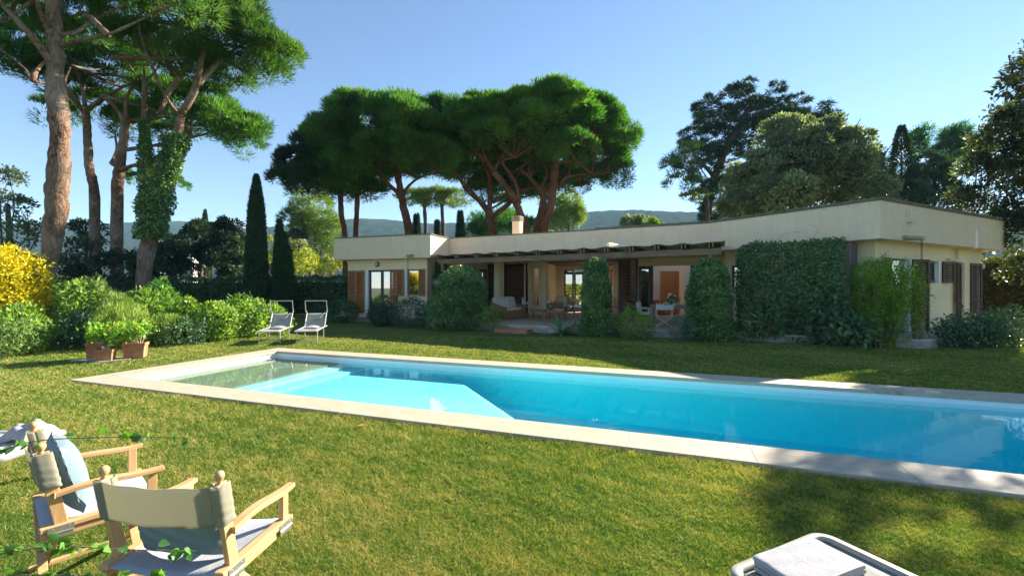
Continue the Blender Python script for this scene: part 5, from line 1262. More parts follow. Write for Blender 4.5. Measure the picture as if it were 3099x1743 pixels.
pine('umbrella_pine', 'slim umbrella pine with a cut stub, just right of the thick bare trunk', [zt(690, 1449, YB, 86), zt(655, 1250, YB, 75), zt(640, 1050, YB, 72), zt(635, 900, YB, 66), zt(625, 800, YB, 60)],
     [[zt(625, 850, YB, 50), zt(560, 740, YB - .5, 40), zt(500, 660, YB - 1, 34), zt(470, 600, YB - 1, 26), zt(520, 480, YB - 1, 16)], [zt(640, 800, YB, 46), zt(760, 720, YB + .5, 36), zt(900, 640, YB + 1, 26), zt(1020, 590, YB + 1, 16)],
      [zt(620, 780, YB, 40), zt(600, 640, YB, 30), zt(560, 520, YB, 22)], [zt(600, 800, YB, 36), zt(440, 640, YB - 1, 26), zt(240, 590, YB - 2, 20), zt(180, 500, YB - 2, 14), zt(0, 360, YB - 2, 10)]],
     [B(240, 110, 100, 50, 20, 3), B(340, 120, 90, 40, 20, 3), B(160, 150, 90, 40, 19, 3), B(110, 190, 70, 34, 19, 3), B(30, 150, 80, 40, 18, 3), B(190, 225, 80, 32, 20, 3), B(280, 170, 90, 50, 20, 3), B(150, 285, 60, 22, 21, 2), B(90, 110, 100, 40, 19, 3), B(-60, 130, 70, 40, 18, 3)], 2, nlimb=22, tint=(0, .8))
pine('umbrella_pine', 'umbrella pine with a sawn branch stump, left of the ivy covered trunk', [zt(855, 1449, YB, 98), zt(865, 1300, YB, 96), zt(885, 1150, YB, 84), zt(905, 1000, YB, 74), zt(915, 880, YB, 66)],
     [[zt(880, 1250, YB, 40), zt(960, 1215, YB - .4, 36), zt(1080, 1190, YB - .8, 28), zt(1180, 1170, YB - 1, 20), zt(1340, 1110, YB, 14)],
      [zt(860, 1215, YB, 50), zt(835, 1205, YB - .05, 44), zt(812, 1190, YB - .1, 38)],
      [zt(905, 930, YB, 44), zt(1020, 880, YB + .5, 30), zt(1300, 820, YB + 1, 22), zt(1560, 800, YB + 1, 14)],
      [zt(910, 900, YB, 44), zt(840, 780, YB, 30), zt(740, 700, YB, 22)], [zt(920, 880, YB, 40), zt(930, 700, YB, 28), zt(1000, 600, YB, 20)],
      [zt(900, 1100, YB, 40), zt(1200, 1050, YB + .5, 28), zt(1500, 980, YB + .6, 20), zt(1700, 900, YB + .6, 12)]],
     [B(640, 335, 34, 40, 19.5, 1.5), B(430, 250, 90, 50, 20.5, 3), B(570, 318, 92, 50, 20, 3.2), B(480, 290, 90, 55, 20.5, 3), B(600, 350, 62, 30, 19.5, 2.4), B(400, 320, 90, 45, 21, 3), B(330, 320, 70, 36, 21, 3), B(530, 250, 60, 36, 20, 2.5), B(290, 270, 80, 40, 21, 3)], 3, nlimb=26)
YI = 17.5
iv = [P4(362, 700, YI, 42), P4(376, 600, YI, 46), P4(395, 500, YI, 40), P4(425, 420, YI, 34), P4(446, 340, YI, 26), P4(455, 292, YI, 24)]
iv2 = [P4(385, 560, YI, 30), P4(372, 470, YI + .2, 26), P4(366, 380, YI + .3, 22), P4(362, 300, YI + .3, 18), P4(364, 200, YI + .3, 12)]
pine('umbrella_pine', 'umbrella pine whose twin trunk is wrapped in ivy, with the highest right crown', iv,
     [iv2, [zt(1290, 820, YI, 30), zt(1200, 690, YI - .3, 26), zt(1110, 480, YI - .6, 26), zt(1040, 300, YI - .8, 22), zt(1010, 160, YI - .8, 14)],
      [zt(1320, 840, YI, 62), zt(1390, 730, YI, 60), zt(1440, 600, YI - .1, 56), zt(1460, 480, YI - .2, 42), zt(1500, 330, YI - .2, 40), zt(1520, 150, YI, 26)],
      [zt(1450, 620, YI, 46), zt(1540, 510, YI + .3, 44), zt(1640, 420, YI + .5, 34), zt(1760, 330, YI + .6, 22), zt(1900, 250, YI + .6, 14)],
      [zt(1170, 830, YI, 44), zt(1230, 680, YI + .3, 46), zt(1320, 560, YI + .3, 44), zt(1395, 420, YI + .4, 36), zt(1400, 250, YI + .4, 22)],
      [zt(1320, 540, YI + .3, 30), zt(1180, 420, YI, 28), zt(1100, 280, YI - .3, 22), zt(1140, 150, YI - .3, 14)],
      [zt(1090, 480, YI - .6, 16), zt(960, 470, YI - .8, 13), zt(820, 420, YI - 1, 10), zt(720, 340, YI - 1, 7)]],
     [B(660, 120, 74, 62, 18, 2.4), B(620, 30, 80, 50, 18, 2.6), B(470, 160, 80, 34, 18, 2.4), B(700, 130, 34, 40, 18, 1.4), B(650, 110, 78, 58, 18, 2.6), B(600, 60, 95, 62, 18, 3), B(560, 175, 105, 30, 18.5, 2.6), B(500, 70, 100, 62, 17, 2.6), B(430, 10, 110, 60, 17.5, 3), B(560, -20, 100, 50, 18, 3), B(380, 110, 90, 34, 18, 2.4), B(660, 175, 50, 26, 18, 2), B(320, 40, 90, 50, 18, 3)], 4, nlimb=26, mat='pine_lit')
# ivy around the twin trunk
def ivy_on(lab, paths, seed, n_per):
    r = rng(seed); bs, ax_, sd_, tt = [], [], [], []
    for path, spread, n in zip(paths, (1.0, .8), n_per):
        p = np.array(path); t = r.uniform(0, len(p) - 1.001, n); i = t.astype(int); f = (t - i)[:, None]
        c = p[i] * (1 - f) + p[i + 1] * f; a = r.uniform(0, 6.28, n); rad = c[:, 3] + r.uniform(.02, .26, n) * spread * (1 + 1.0 * vnoise(c[:, :3], 2.6, seed)) * np.clip(1.25 - .22 * np.abs(t - .6), .35, 1.2)
        nn = np.stack([np.cos(a), np.sin(a), 0 * a], 1); bs.append(c[:, :3] + nn * rad[:, None]); x = unit(nn * .5 + r.normal(size=(n, 3)) * .6 - np.array([0, 0, .4])); ax_.append(x); sd_.append(unit(np.cross(x, nn + r.normal(size=(n, 3)) * .5))); tt.append(r.uniform(0, 1, n))
    b = np.concatenate(bs); o = thing('climbing_ivy', lab, 'ivy', (iv[0][0], iv[0][1], 0))
    org = np.array([iv[0][0], iv[0][1], 0]); leaf_mesh('foliage', b - org, np.concatenate(ax_), np.concatenate(sd_), .095, .085, np.concatenate(tt), M['ivy'], o)
ivy_on('dense ivy climbing the twin pine trunk', [[iv[0][:3] + (.2,)] + iv[1:5], iv2[:4]], 5, (9000, 4200)) if False else ivy_on('dense ivy climbing the twin pine trunk', [iv[:5][1:] if False else iv[1:5], iv2[:4]], 5, (9500, 4200))
pine('umbrella_pine', 'small distant umbrella pine crown showing behind the ivy trunk', [P4(395, 640, 40, 16), P4(395, 480, 40, 14)], [], [B(395, 455, 82, 26, 40, 3), B(430, 462, 45, 14, 39, 2)], 6, nlimb=6, style=dict(dens=1.2, W_=.06))
# --- the middle group behind the villa
YM = 33.0
def zm(x, y, Y, wz): d = ZB_(x, y); return P4(d[0], d[1], Y, wz * .4017)
SM = dict(kz=1.5, dens=2.2, cr=.75, n=190, L_=.28, W_=.07, zcut=-.35, flat=.8)
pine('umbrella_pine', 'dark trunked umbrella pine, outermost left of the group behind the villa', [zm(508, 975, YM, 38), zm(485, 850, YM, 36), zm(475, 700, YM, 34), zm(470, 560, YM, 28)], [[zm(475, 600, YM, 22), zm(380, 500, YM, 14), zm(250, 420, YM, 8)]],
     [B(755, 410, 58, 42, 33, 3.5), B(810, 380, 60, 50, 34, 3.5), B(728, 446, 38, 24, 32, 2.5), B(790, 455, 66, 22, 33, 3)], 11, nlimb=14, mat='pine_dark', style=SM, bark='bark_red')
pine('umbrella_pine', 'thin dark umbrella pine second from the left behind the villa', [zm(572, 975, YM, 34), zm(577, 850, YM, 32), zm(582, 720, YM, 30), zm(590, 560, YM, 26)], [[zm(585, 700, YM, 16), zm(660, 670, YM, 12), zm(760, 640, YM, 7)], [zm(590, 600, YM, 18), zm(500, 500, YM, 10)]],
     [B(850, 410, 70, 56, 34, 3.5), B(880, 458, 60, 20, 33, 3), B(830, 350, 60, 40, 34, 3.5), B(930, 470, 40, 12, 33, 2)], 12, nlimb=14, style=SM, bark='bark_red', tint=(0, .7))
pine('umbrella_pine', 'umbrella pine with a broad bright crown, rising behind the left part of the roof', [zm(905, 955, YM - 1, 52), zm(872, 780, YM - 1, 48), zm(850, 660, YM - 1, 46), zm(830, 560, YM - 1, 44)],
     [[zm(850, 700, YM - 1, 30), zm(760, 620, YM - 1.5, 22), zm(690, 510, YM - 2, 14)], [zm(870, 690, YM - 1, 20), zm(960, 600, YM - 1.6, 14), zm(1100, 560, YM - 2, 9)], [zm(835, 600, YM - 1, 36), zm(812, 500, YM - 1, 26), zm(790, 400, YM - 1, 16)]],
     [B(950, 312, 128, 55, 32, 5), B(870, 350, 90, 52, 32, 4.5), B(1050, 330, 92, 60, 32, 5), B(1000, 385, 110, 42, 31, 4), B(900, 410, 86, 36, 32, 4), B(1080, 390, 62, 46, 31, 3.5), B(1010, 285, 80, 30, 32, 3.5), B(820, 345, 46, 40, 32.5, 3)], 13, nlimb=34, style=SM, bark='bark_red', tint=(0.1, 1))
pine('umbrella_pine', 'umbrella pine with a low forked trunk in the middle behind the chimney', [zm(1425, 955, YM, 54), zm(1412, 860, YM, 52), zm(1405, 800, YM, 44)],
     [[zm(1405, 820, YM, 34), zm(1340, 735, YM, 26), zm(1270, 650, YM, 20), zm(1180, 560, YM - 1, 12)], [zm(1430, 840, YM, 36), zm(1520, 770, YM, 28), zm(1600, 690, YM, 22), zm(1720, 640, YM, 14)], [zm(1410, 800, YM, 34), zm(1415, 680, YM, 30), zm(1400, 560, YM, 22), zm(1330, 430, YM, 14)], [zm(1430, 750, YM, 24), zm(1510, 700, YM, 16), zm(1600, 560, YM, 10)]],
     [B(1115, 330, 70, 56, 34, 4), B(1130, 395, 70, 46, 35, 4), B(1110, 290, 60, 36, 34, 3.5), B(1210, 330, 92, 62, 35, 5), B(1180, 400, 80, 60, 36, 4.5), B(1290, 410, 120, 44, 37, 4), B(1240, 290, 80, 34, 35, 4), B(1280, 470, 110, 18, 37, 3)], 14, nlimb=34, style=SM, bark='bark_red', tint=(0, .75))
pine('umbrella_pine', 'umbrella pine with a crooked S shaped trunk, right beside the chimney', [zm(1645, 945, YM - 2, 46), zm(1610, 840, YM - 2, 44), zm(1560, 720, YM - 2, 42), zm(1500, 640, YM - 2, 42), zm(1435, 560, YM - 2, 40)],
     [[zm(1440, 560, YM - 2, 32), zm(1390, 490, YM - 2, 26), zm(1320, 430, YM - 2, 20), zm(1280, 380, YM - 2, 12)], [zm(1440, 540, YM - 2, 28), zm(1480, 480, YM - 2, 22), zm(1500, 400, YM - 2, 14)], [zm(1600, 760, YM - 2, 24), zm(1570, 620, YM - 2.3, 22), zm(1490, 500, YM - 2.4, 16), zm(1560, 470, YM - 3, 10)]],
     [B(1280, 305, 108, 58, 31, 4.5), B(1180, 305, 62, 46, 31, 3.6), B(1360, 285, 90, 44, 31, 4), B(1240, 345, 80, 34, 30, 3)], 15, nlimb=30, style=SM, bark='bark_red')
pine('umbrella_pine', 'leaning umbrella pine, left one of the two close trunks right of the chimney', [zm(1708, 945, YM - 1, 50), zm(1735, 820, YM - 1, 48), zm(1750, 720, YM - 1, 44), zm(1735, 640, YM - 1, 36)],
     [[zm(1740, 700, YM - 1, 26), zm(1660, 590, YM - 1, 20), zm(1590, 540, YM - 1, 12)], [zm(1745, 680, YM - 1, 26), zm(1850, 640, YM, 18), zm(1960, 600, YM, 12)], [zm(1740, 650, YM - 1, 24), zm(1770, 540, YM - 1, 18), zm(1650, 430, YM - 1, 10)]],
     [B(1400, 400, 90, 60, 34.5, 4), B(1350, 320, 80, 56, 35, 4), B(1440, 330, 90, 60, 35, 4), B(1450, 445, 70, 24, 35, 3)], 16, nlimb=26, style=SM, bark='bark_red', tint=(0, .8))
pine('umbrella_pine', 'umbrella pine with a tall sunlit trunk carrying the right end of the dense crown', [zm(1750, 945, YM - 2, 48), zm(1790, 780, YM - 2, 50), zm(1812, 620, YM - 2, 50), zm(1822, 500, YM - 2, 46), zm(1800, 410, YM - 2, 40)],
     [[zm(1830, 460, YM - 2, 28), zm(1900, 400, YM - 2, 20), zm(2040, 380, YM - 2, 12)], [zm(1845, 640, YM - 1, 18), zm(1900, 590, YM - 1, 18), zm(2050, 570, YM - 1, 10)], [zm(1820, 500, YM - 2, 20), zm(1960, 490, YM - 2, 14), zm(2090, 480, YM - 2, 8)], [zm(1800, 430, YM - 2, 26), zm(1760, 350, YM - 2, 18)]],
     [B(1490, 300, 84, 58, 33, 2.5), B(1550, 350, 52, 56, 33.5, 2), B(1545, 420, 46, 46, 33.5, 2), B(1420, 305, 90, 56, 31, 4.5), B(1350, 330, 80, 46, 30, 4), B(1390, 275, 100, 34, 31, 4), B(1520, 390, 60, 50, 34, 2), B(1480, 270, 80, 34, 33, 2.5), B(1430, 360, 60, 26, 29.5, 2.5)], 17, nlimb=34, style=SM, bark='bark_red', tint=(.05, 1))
# slim far pines and trees seen below the crowns
SF = dict(dens=1.0, cr=.9, n=90, L_=.5, W_=.09)
for k, (px, bx, Yf, hw, lab) in enumerate(((1010, 1068, 60, 46, 'pale thin pine far behind the villa, left of a pair'), (1120, 1108, 60, 40, 'pale thin pine far behind the villa, right of a pair'))):
    d0, d1 = ZB_(px, 950), ZB_(px - 8, 770)
    pine('slim_pine', lab, [P4(*d0, Yf, 10), P4(*d1, Yf, 9)], [[P4(*d1, Yf, 8), P4(d1[0] + 14, d1[1] - 25, Yf, 5)], [P4(*d1, Yf, 8), P4(d1[0] - 14, d1[1] - 18, Yf, 5)]], [B(d1[0] - 24, 500, 46, 17, Yf, 3), B(d1[0] + 30, 506, 40, 16, Yf, 3)], 20 + k, nlimb=6, style=SF, bark='bark_grey', mat='aleppo', tint=(0, .6))
def bushy(name, lab, blobs, seed, mat, cat='tree', trunk=None, dens=1.2, cr=.6, n=80, L_=.2, W_=.09, zcut=-.8, bark='bark_grey', group=None, spread=.9, inner=.35, up=.2, rtr=.2, mode='leaf', tint=(0, 1), nl=8, flat=.85):
    r = rng(seed); b0_ = blobs[0]; zmin_ = min(b[2] - b[5] for b in blobs); cx, cy = (trunk if trunk else (b0_[0], b0_[1]))
    o = thing(name, lab, cat, (cx, cy, 0), 0, group); bl = [(b[0] - cx, b[1] - cy, b[2], *b[3:6]) for b in blobs]
    mb = MB(); top = max(b[2] for b in blobs)
    add_limb(mb, [(0, 0, -.1, rtr), (r.normal() * .1, r.normal() * .1, top * .4, rtr * .8), (bl[0][0] * .6, bl[0][1] * .6, top * .8, rtr * .4)], r, n=9)
    auto_limbs(mb, np.array([0, 0, top * .3]), [np.array(bl[r.integers(len(bl))][:3]) + r.normal(size=3) * .3 * np.array(bl[0][3:6]) for _ in range(nl)], r, r0=rtr * .4)
    mb.build('trunk', M[bark], o, smooth=True)
    crown('crown', bl, M[mat], o, seed + 7, dens=dens, cr=cr, n=n, L_=L_, W_=W_, zcut=zcut, spread=spread, inner=inner, up=up, mode=mode, tintlo=tint[0], tinthi=tint[1], keep_in=.6, flat=flat)
    return o
bushy('aleppo_pine', 'light green feathery pine behind the left end of the roof', [B(790, 510, 62, 40, 45, 3), B(820, 560, 58, 50, 45, 3), B(770, 590, 50, 50, 45, 3), B(835, 610, 42, 40, 44, 3), B(745, 545, 40, 30, 45, 2)], 31, 'aleppo', 'pine tree', (W(797, 700, 45)[0], 45), mode='needle', L_=.5, W_=.08, cr=.9, n=110, dens=.8)
bushy('cedar', 'dark blue-green conifer left of the light feathery pine', [B(742, 560, 24, 36, 43, 2), B(748, 600, 28, 30, 43, 2), B(752, 640, 24, 30, 43, 2)], 32, 'pine_dark', 'conifer', mode='needle', L_=.45, W_=.09, cr=.8, n=90)
bushy('aleppo_pine', 'sunlit light green pine below the right end of the big crown', [B(1430, 510, 34, 32, 55, 3), B(1425, 550, 40, 34, 55, 3), B(1395, 560, 30, 20, 55, 3), B(1452, 540, 14, 20, 55, 2), B(1400, 520, 40, 30, 55, 3)], 33, 'aleppo', 'pine tree', mode='needle', L_=.6, W_=.1, cr=1.0, n=100, dens=.7, tint=(.2, 1))
bushy('pine', 'dark bushy pine seen under the crowns left of the chimney', [B(1220, 568, 46, 34, 55, 4), B(1270, 560, 44, 30, 55, 4), B(1200, 590, 24, 20, 55, 3), B(1320, 570, 40, 26, 55, 4)], 34, 'pine', 'pine tree', mode='needle', L_=.6, W_=.1, cr=1.0, n=90, dens=.8, tint=(0, .6))
def conic(name, lab, px, ytop, ybot, hw, Y, seed, mat='pine_dark', gaps=True):
    t, b_ = W(px, ytop, Y), W(px, ybot, Y); H = t[2]; w_ = hw / F * Y; r = rng(seed)
    o = thing(name, lab, 'conifer', (t[0], Y, 0)); mb = MB(); add_limb(mb, [(0, 0, -.1, .16), (0, 0, H * .6, .1), (0, 0, H, .02)], r, n=8, amp=.01); mb.build('trunk', M['bark_grey'], o)
    n = int(5200 * max(1, (60 / Y) ** 2)); z = H * (.12 + .88 * r.uniform(size=n) ** 1.25); tier = .75 + .25 * np.abs(np.sin(z / H * 34 + 1)); rad = w_ * (1 - z / H) ** .8 * 1.15 * tier * r.uniform(.35, 1, n); a = r.uniform(0, 6.28, n)
    nn = np.stack([np.cos(a), np.sin(a), 0 * a], 1); base = nn * rad[:, None] + np.array([0, 0, 1]) * z[:, None]; ax = unit(nn + np.array([0, 0, .25]) + r.normal(size=(n, 3)) * .35)
    leaf_mesh('crown', base, ax, unit(np.cross(ax, r.normal(size=(n, 3)))), .5 * Y / 60, .13 * Y / 60, r.uniform(0, 1, n), M[mat], o); return o
conic('small_fir', 'small dark fir above the roof, left of the thin pale pine', 1048, 540, 600, 20, 55, 41)
conic('small_fir', 'slim dark fir between the two thin pale pines', 1100, 556, 600, 9, 55, 42)
conic('small_fir', 'pointed dark fir above the roof, right of the pale pines', 1158, 532, 600, 21, 55, 43)
bushy('round_tree', 'small round grey-green tree above the roof in front of the hill', [B(1592, 560, 34, 16, 70, 3)], 35, 'olive', 'tree', cr=.8, L_=.5, W_=.25, n=70, dens=.8, tint=(.1, .7))
bushy('round_tree', 'low bright green tree top above the roof right of the round one', [B(1640, 572, 34, 9, 72, 3)], 36, 'aleppo', 'tree', cr=.8, L_=.5, W_=.25, n=60)
# --- right side behind the house
YC = 49.0
cb = []
for (x, y, rx, ry) in ((1850, 236, 46, 13), (1775, 262, 34, 12), (1925, 248, 52, 13), (1950, 226, 12, 12), (1955, 212, 6, 10), (1800, 290, 60, 16), (1885, 278, 66, 16), (2000, 258, 44, 12), (2055, 272, 36, 11), (2085, 292, 18, 9), (1748, 322, 34, 14), (1820, 330, 60, 20), (1900, 320, 60, 22), (1735, 362, 34, 14), (1765, 390, 46, 18), (1830, 380, 60, 28), (1775, 430, 48, 18), (1810, 465, 50, 22), (1770, 490, 34, 18), (1800, 525, 44, 20), (1775, 550, 34, 14), (1960, 300, 70, 26), (2030, 305, 40, 16)): cb.append(B(x, y, rx, ry, YC, 3.0))
pine('cedar', 'big dark flat-tiered cedar behind the right half of the villa', [P4(1778, 560, YC, 24), P4(1800, 440, YC, 22), P4(1850, 330, YC, 18), P4(1900, 250, YC, 10)], [[P4(1800, 450, YC, 12), P4(1740, 380, YC, 7)], [P4(1850, 330, YC, 12), P4(1980, 290, YC, 7)]], cb, 51, nlimb=30, mat='pine_dark', bark='bark_grey', cat='cedar tree', style=dict(dens=1.15, cr=.6, n=95, L_=.46, W_=.09, zcut=-.7, flat=.35, up=.0, inner=.5, spread=.9))
cbt = thing('conifer_tip', 'spiky leading shoot', 'tree', (0, 0, 0)) if False else None
pine('aleppo_pine', 'blue-green airy pine at the left edge of the dark cedar', [P4(1780, 560, 39, 10), P4(1775, 470, 39, 8)], [[P4(1775, 470, 39, 7), P4(1735, 430, 39, 5), P4(1700, 420, 39, 3)]], [B(1722, 395, 50, 20, 39, 2), B(1700, 425, 36, 14, 39, 1.6), B(1720, 460, 46, 16, 38.5, 1.6), B(1745, 500, 34, 16, 39, 1.6)], 52, nlimb=12, mat='aleppo', cat='pine tree', bark='bark_grey', style=dict(dens=.8, cr=.6, n=90, L_=.42, W_=.06, zcut=-.9), tint=(0, .45))
YO = 33.0
bushy('holm_oak', 'broad grey-green oak with sun glowing through its right edge, behind the villa', [B(1990, 420, 120, 100, YO, 5), B(1900, 470, 90, 90, YO, 4), B(2100, 440, 110, 100, YO, 5), B(2180, 490, 80, 70, YO, 4), B(2040, 350, 90, 50, YO, 4), B(1960, 340, 50, 40, YO, 3), B(2140, 360, 60, 44, YO, 3), B(1860, 520, 60, 50, YO, 3), B(2215, 500, 44, 50, YO, 3), B(2150, 420, 80, 70, YO, 3.5), B(2090, 330, 60, 40, YO, 3), B(2000, 320, 60, 40, YO, 3), B(1950, 500, 120, 60, YO - 2, 4)], 53, 'olive', 'oak tree', cr=.75, n=130, L_=.30, W_=.14, dens=1.9, spread=1.0, up=.5, rtr=.3, nl=16, inner=.4)
for k, (x, yt, yb, hw, lab) in enumerate(((2268, 318, 620, 40, 'tall narrow dark conifer right of the glowing oak'), (2350, 400, 640, 62, 'rounded dark cypress-like conifer behind the right fascia'))):
    conic('dark_conifer', lab, x, yt, yb, hw * 2.3, 34, 55 + k, 'cypress')
bushy('dark_conifer', 'broad dark green conifer mass between the oak and the right-hand tree', [B(2330, 450, 72, 76, 34, 3.4), B(2290, 500, 70, 66, 33, 3.4), B(2370, 470, 66, 70, 33.5, 3), B(2410, 430, 50, 60, 34, 3), B(2240, 480, 50, 60, 36, 3)], 57, 'cypress', 'conifer', cr=.5, n=90, L_=.3, W_=.07, mode='needle', dens=2.0, up=.5)
bushy('distant_pine', 'dark pine crown high behind the right conifers', [B(2330, 345, 40, 24, 48, 3), B(2400, 340, 54, 26, 48, 3), B(2440, 380, 50, 40, 48, 3), B(2380, 380, 60, 30, 48, 3), B(2300, 370, 30, 20, 48, 2)], 58, 'pine', 'pine tree', cr=.9, n=100, L_=.45, W_=.09, mode='needle', dens=2.0, tint=(0, .45))
# dark tree on the right edge
YR = 16.5
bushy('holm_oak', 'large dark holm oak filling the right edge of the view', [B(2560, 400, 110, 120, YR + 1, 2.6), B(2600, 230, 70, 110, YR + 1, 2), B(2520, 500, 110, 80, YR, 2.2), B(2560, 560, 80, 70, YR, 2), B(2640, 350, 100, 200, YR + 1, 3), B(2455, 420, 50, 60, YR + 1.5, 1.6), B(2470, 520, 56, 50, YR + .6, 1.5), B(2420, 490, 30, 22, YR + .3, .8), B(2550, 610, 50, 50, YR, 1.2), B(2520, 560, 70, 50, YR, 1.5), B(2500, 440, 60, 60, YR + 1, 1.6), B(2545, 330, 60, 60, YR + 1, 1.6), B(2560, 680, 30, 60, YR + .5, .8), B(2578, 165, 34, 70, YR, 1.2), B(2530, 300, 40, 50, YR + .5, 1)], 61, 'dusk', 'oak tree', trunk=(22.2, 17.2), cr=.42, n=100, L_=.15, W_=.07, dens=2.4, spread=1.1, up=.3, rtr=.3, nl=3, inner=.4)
bushy('holm_oak', 'sunlit leafy branch side of an oak just behind the right fascia', [B(2440, 420, 34, 44, 19.5, 1), B(2430, 495, 50, 26, 18.5, .9), B(2470, 380, 36, 36, 19.5, 1)], 62, 'olive', 'oak tree', trunk=(20.6, 20.2), cr=.4, n=70, L_=.15, W_=.07, dens=1.6, spread=1.1, up=.5, rtr=.15)
# trees outside the frame on the right: they throw the dappled shade over lawn and pool
for k, (x, y, z, a, b_, c) in enumerate(((20.5, 12.5, 7.6, 3.2, 3.2, 2.4), (16.1, 12.1, 8.0, 1.8, 1.5, 1.1), (25, 17, 9, 4, 4, 3), (17.2, 9.2, 7.6, 2.2, 1.8, 1.2), (24.5, 10.5, 10.2, 3.0, 3.0, 1.9))):
    bushy('shade_tree', ('leafy oak beyond the right edge near the villa path', 'small oak beyond the right edge beside the pool end', 'tall oak beyond the right edge behind the villa', 'small tree beyond the right edge near the lawn corner', 'high crowned oak beyond the right edge')[k], [(x, y, z, a, b_, c), (x - a * .5, y + b_ * .4, z - c * .3, a * .7, b_ * .7, c * .7)], 65 + k, 'dusk', 'oak tree', trunk=(x + .3, y), cr=.55, n=70, L_=.22, W_=.11, dens=1.0, rtr=.25, inner=.5, nl=0)
# hedge right
def hedge(name, lab, p, q, wd, h, seed, mat='hedge', dens=420, L_=.10, W_=.05, cat='hedge', lump=.12, zwob=.1):
    r = rng(seed); p, q = np.array(p, float), np.array(q, float); L0 = np.linalg.norm(q - p); d = (q - p) / L0; nn = np.array([d[1], -d[0]])
    o = thing(name, lab, cat, (p[0], p[1], 0), math.atan2(d[1], d[0])); faces = [(L0 * h, 0), (L0 * h * .5, 1), (L0 * wd, 2), (wd * h, 3), (wd * h, 4)]; Bs, Ns = [], []
    for ar, f in faces:
        n = int(ar * dens); u, v = r.uniform(0, 1, n), r.uniform(0, 1, n); z0 = np.zeros(n)
        if f == 0: Bs.append(np.stack([u * L0, z0 - wd / 2, v * h], 1)); Ns.append(np.tile([0, -1, 0.], (n, 1)))
        if f == 1: Bs.append(np.stack([u * L0, z0 + wd / 2, h * (.5 + v * .5)], 1)); Ns.append(np.tile([0, 1, 0.], (n, 1)))
        if f == 2: Bs.append(np.stack([u * L0, (v - .5) * wd, z0 + h], 1)); Ns.append(np.tile([0, 0, 1.], (n, 1)))
        if f == 3: Bs.append(np.stack([z0, (u - .5) * wd, v * h], 1)); Ns.append(np.tile([-1, 0, 0.], (n, 1)))
        if f == 4: Bs.append(np.stack([z0 + L0, (u - .5) * wd, v * h], 1)); Ns.append(np.tile([1, 0, 0.], (n, 1)))
    b_, n_ = np.concatenate(Bs), np.concatenate(Ns); m = len(b_)
    b_ = b_ + n_ * (vnoise(b_, 2.2, seed) * lump + r.uniform(-.16, .03, m))[:, None]; b_[:, 2] += vnoise(b_ * np.array([1, 1, 0]), 1.1, seed + 3) * zwob * (b_[:, 2] / h)
    ax = unit(n_ * .5 + r.normal(size=(m, 3)) * .7 + np.array([0, 0, .2])); sd = unit(np.cross(ax, n_ + r.normal(size=(m, 3)) * .6))
    leaf_mesh('foliage', b_, ax, sd, L_ * r.uniform(.6, 1.3, m), W_ * r.uniform(.7, 1.2, m), .5 + .3 * vnoise(b_, 1.7, seed + 5) + r.uniform(-.35, .35, m), M[mat], o)
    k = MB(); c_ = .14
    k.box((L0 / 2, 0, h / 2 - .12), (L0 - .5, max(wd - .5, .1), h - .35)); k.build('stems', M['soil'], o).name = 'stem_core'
    return o
hedge('garden_hedge', 'olive green hedge at the far right beyond the villa corner', (20.5, 20.6), (26, 17.2), 1.4, 3.1, 71, 'olivehedge', 300, .14, .06, lump=.3, zwob=.35)
hedge('garden_hedge', 'long dark clipped hedge behind the lawn, left of the villa', (-34, 31), (-8.6, 27.2), 1.2, 2.35, 72, 'hedge', 200, .16, .09, lump=.15)
hedge('garden_hedge', 'sunlit hedge on the garden side opposite the villa, behind the camera', (10, -13), (-24, -9), 1.5, 2.1, 73, 'yelshrub', 55, .3, .2)
# cypresses
def cypress(name, lab, px, ytop, ybot, hw, Y, seed, tops=((0, 1),)):
    t = W(px, ytop, Y); H = t[2]; w_ = hw / F * Y; r = rng(seed); o = thing(name, lab, 'cypress', (t[0], Y, 0))
    mb = MB(); add_limb(mb, [(0, 0, -.05, .16), (0, 0, H * .7, .06)], r, n=8, amp=.0); mb.build('trunk', M['bark_grey'], o)
    Bs, Ax = [], []
    for (ox, hk) in tops:
        n = int(15000 * hk / len(tops) ** .5); z = H * hk * r.uniform(.02, 1, n); k = z / (H * hk)
        prof = np.clip(np.minimum((k + .02) / .12, 1), 0, 1) ** .5 * (1 - k ** 2.4) ** .8; a = r.uniform(0, 6.28, n)
        q = np.stack([np.cos(a) * 2, np.sin(a) * 2, z * 1.2], 1); rad = w_ / len(tops) ** .35 * prof * (1 + .13 * vnoise(q, 2.2, seed)) * (1 - .25 * r.uniform(size=n) ** 2)
        nn = np.stack([np.cos(a), np.sin(a), 0 * a], 1); Bs.append(nn * rad[:, None] + np.stack([ox * w_ * (1 + .2 * k), 0 * z, z], 1)); Ax.append(unit(nn * .35 + np.array([0, 0, 1.]) + r.normal(size=(n, 3)) * .25))
    b_, ax = np.concatenate(Bs), np.concatenate(Ax); m = len(b_); leaf_mesh('crown', b_, ax, unit(np.cross(ax, r.normal(size=(m, 3)))), .30, .075, r.uniform(0, 1, m), M['cypress'], o, tri=False)
cypress('cypress', 'tall single cypress before the dark hedge', 645, 447, 750, 24, 27, 75)
cypress('cypress', 'shorter forked cypress with several points, right of the tall one', 711, 560, 760, 20, 27, 76, ((-.35, 1), (.15, .86), (.55, .72)))
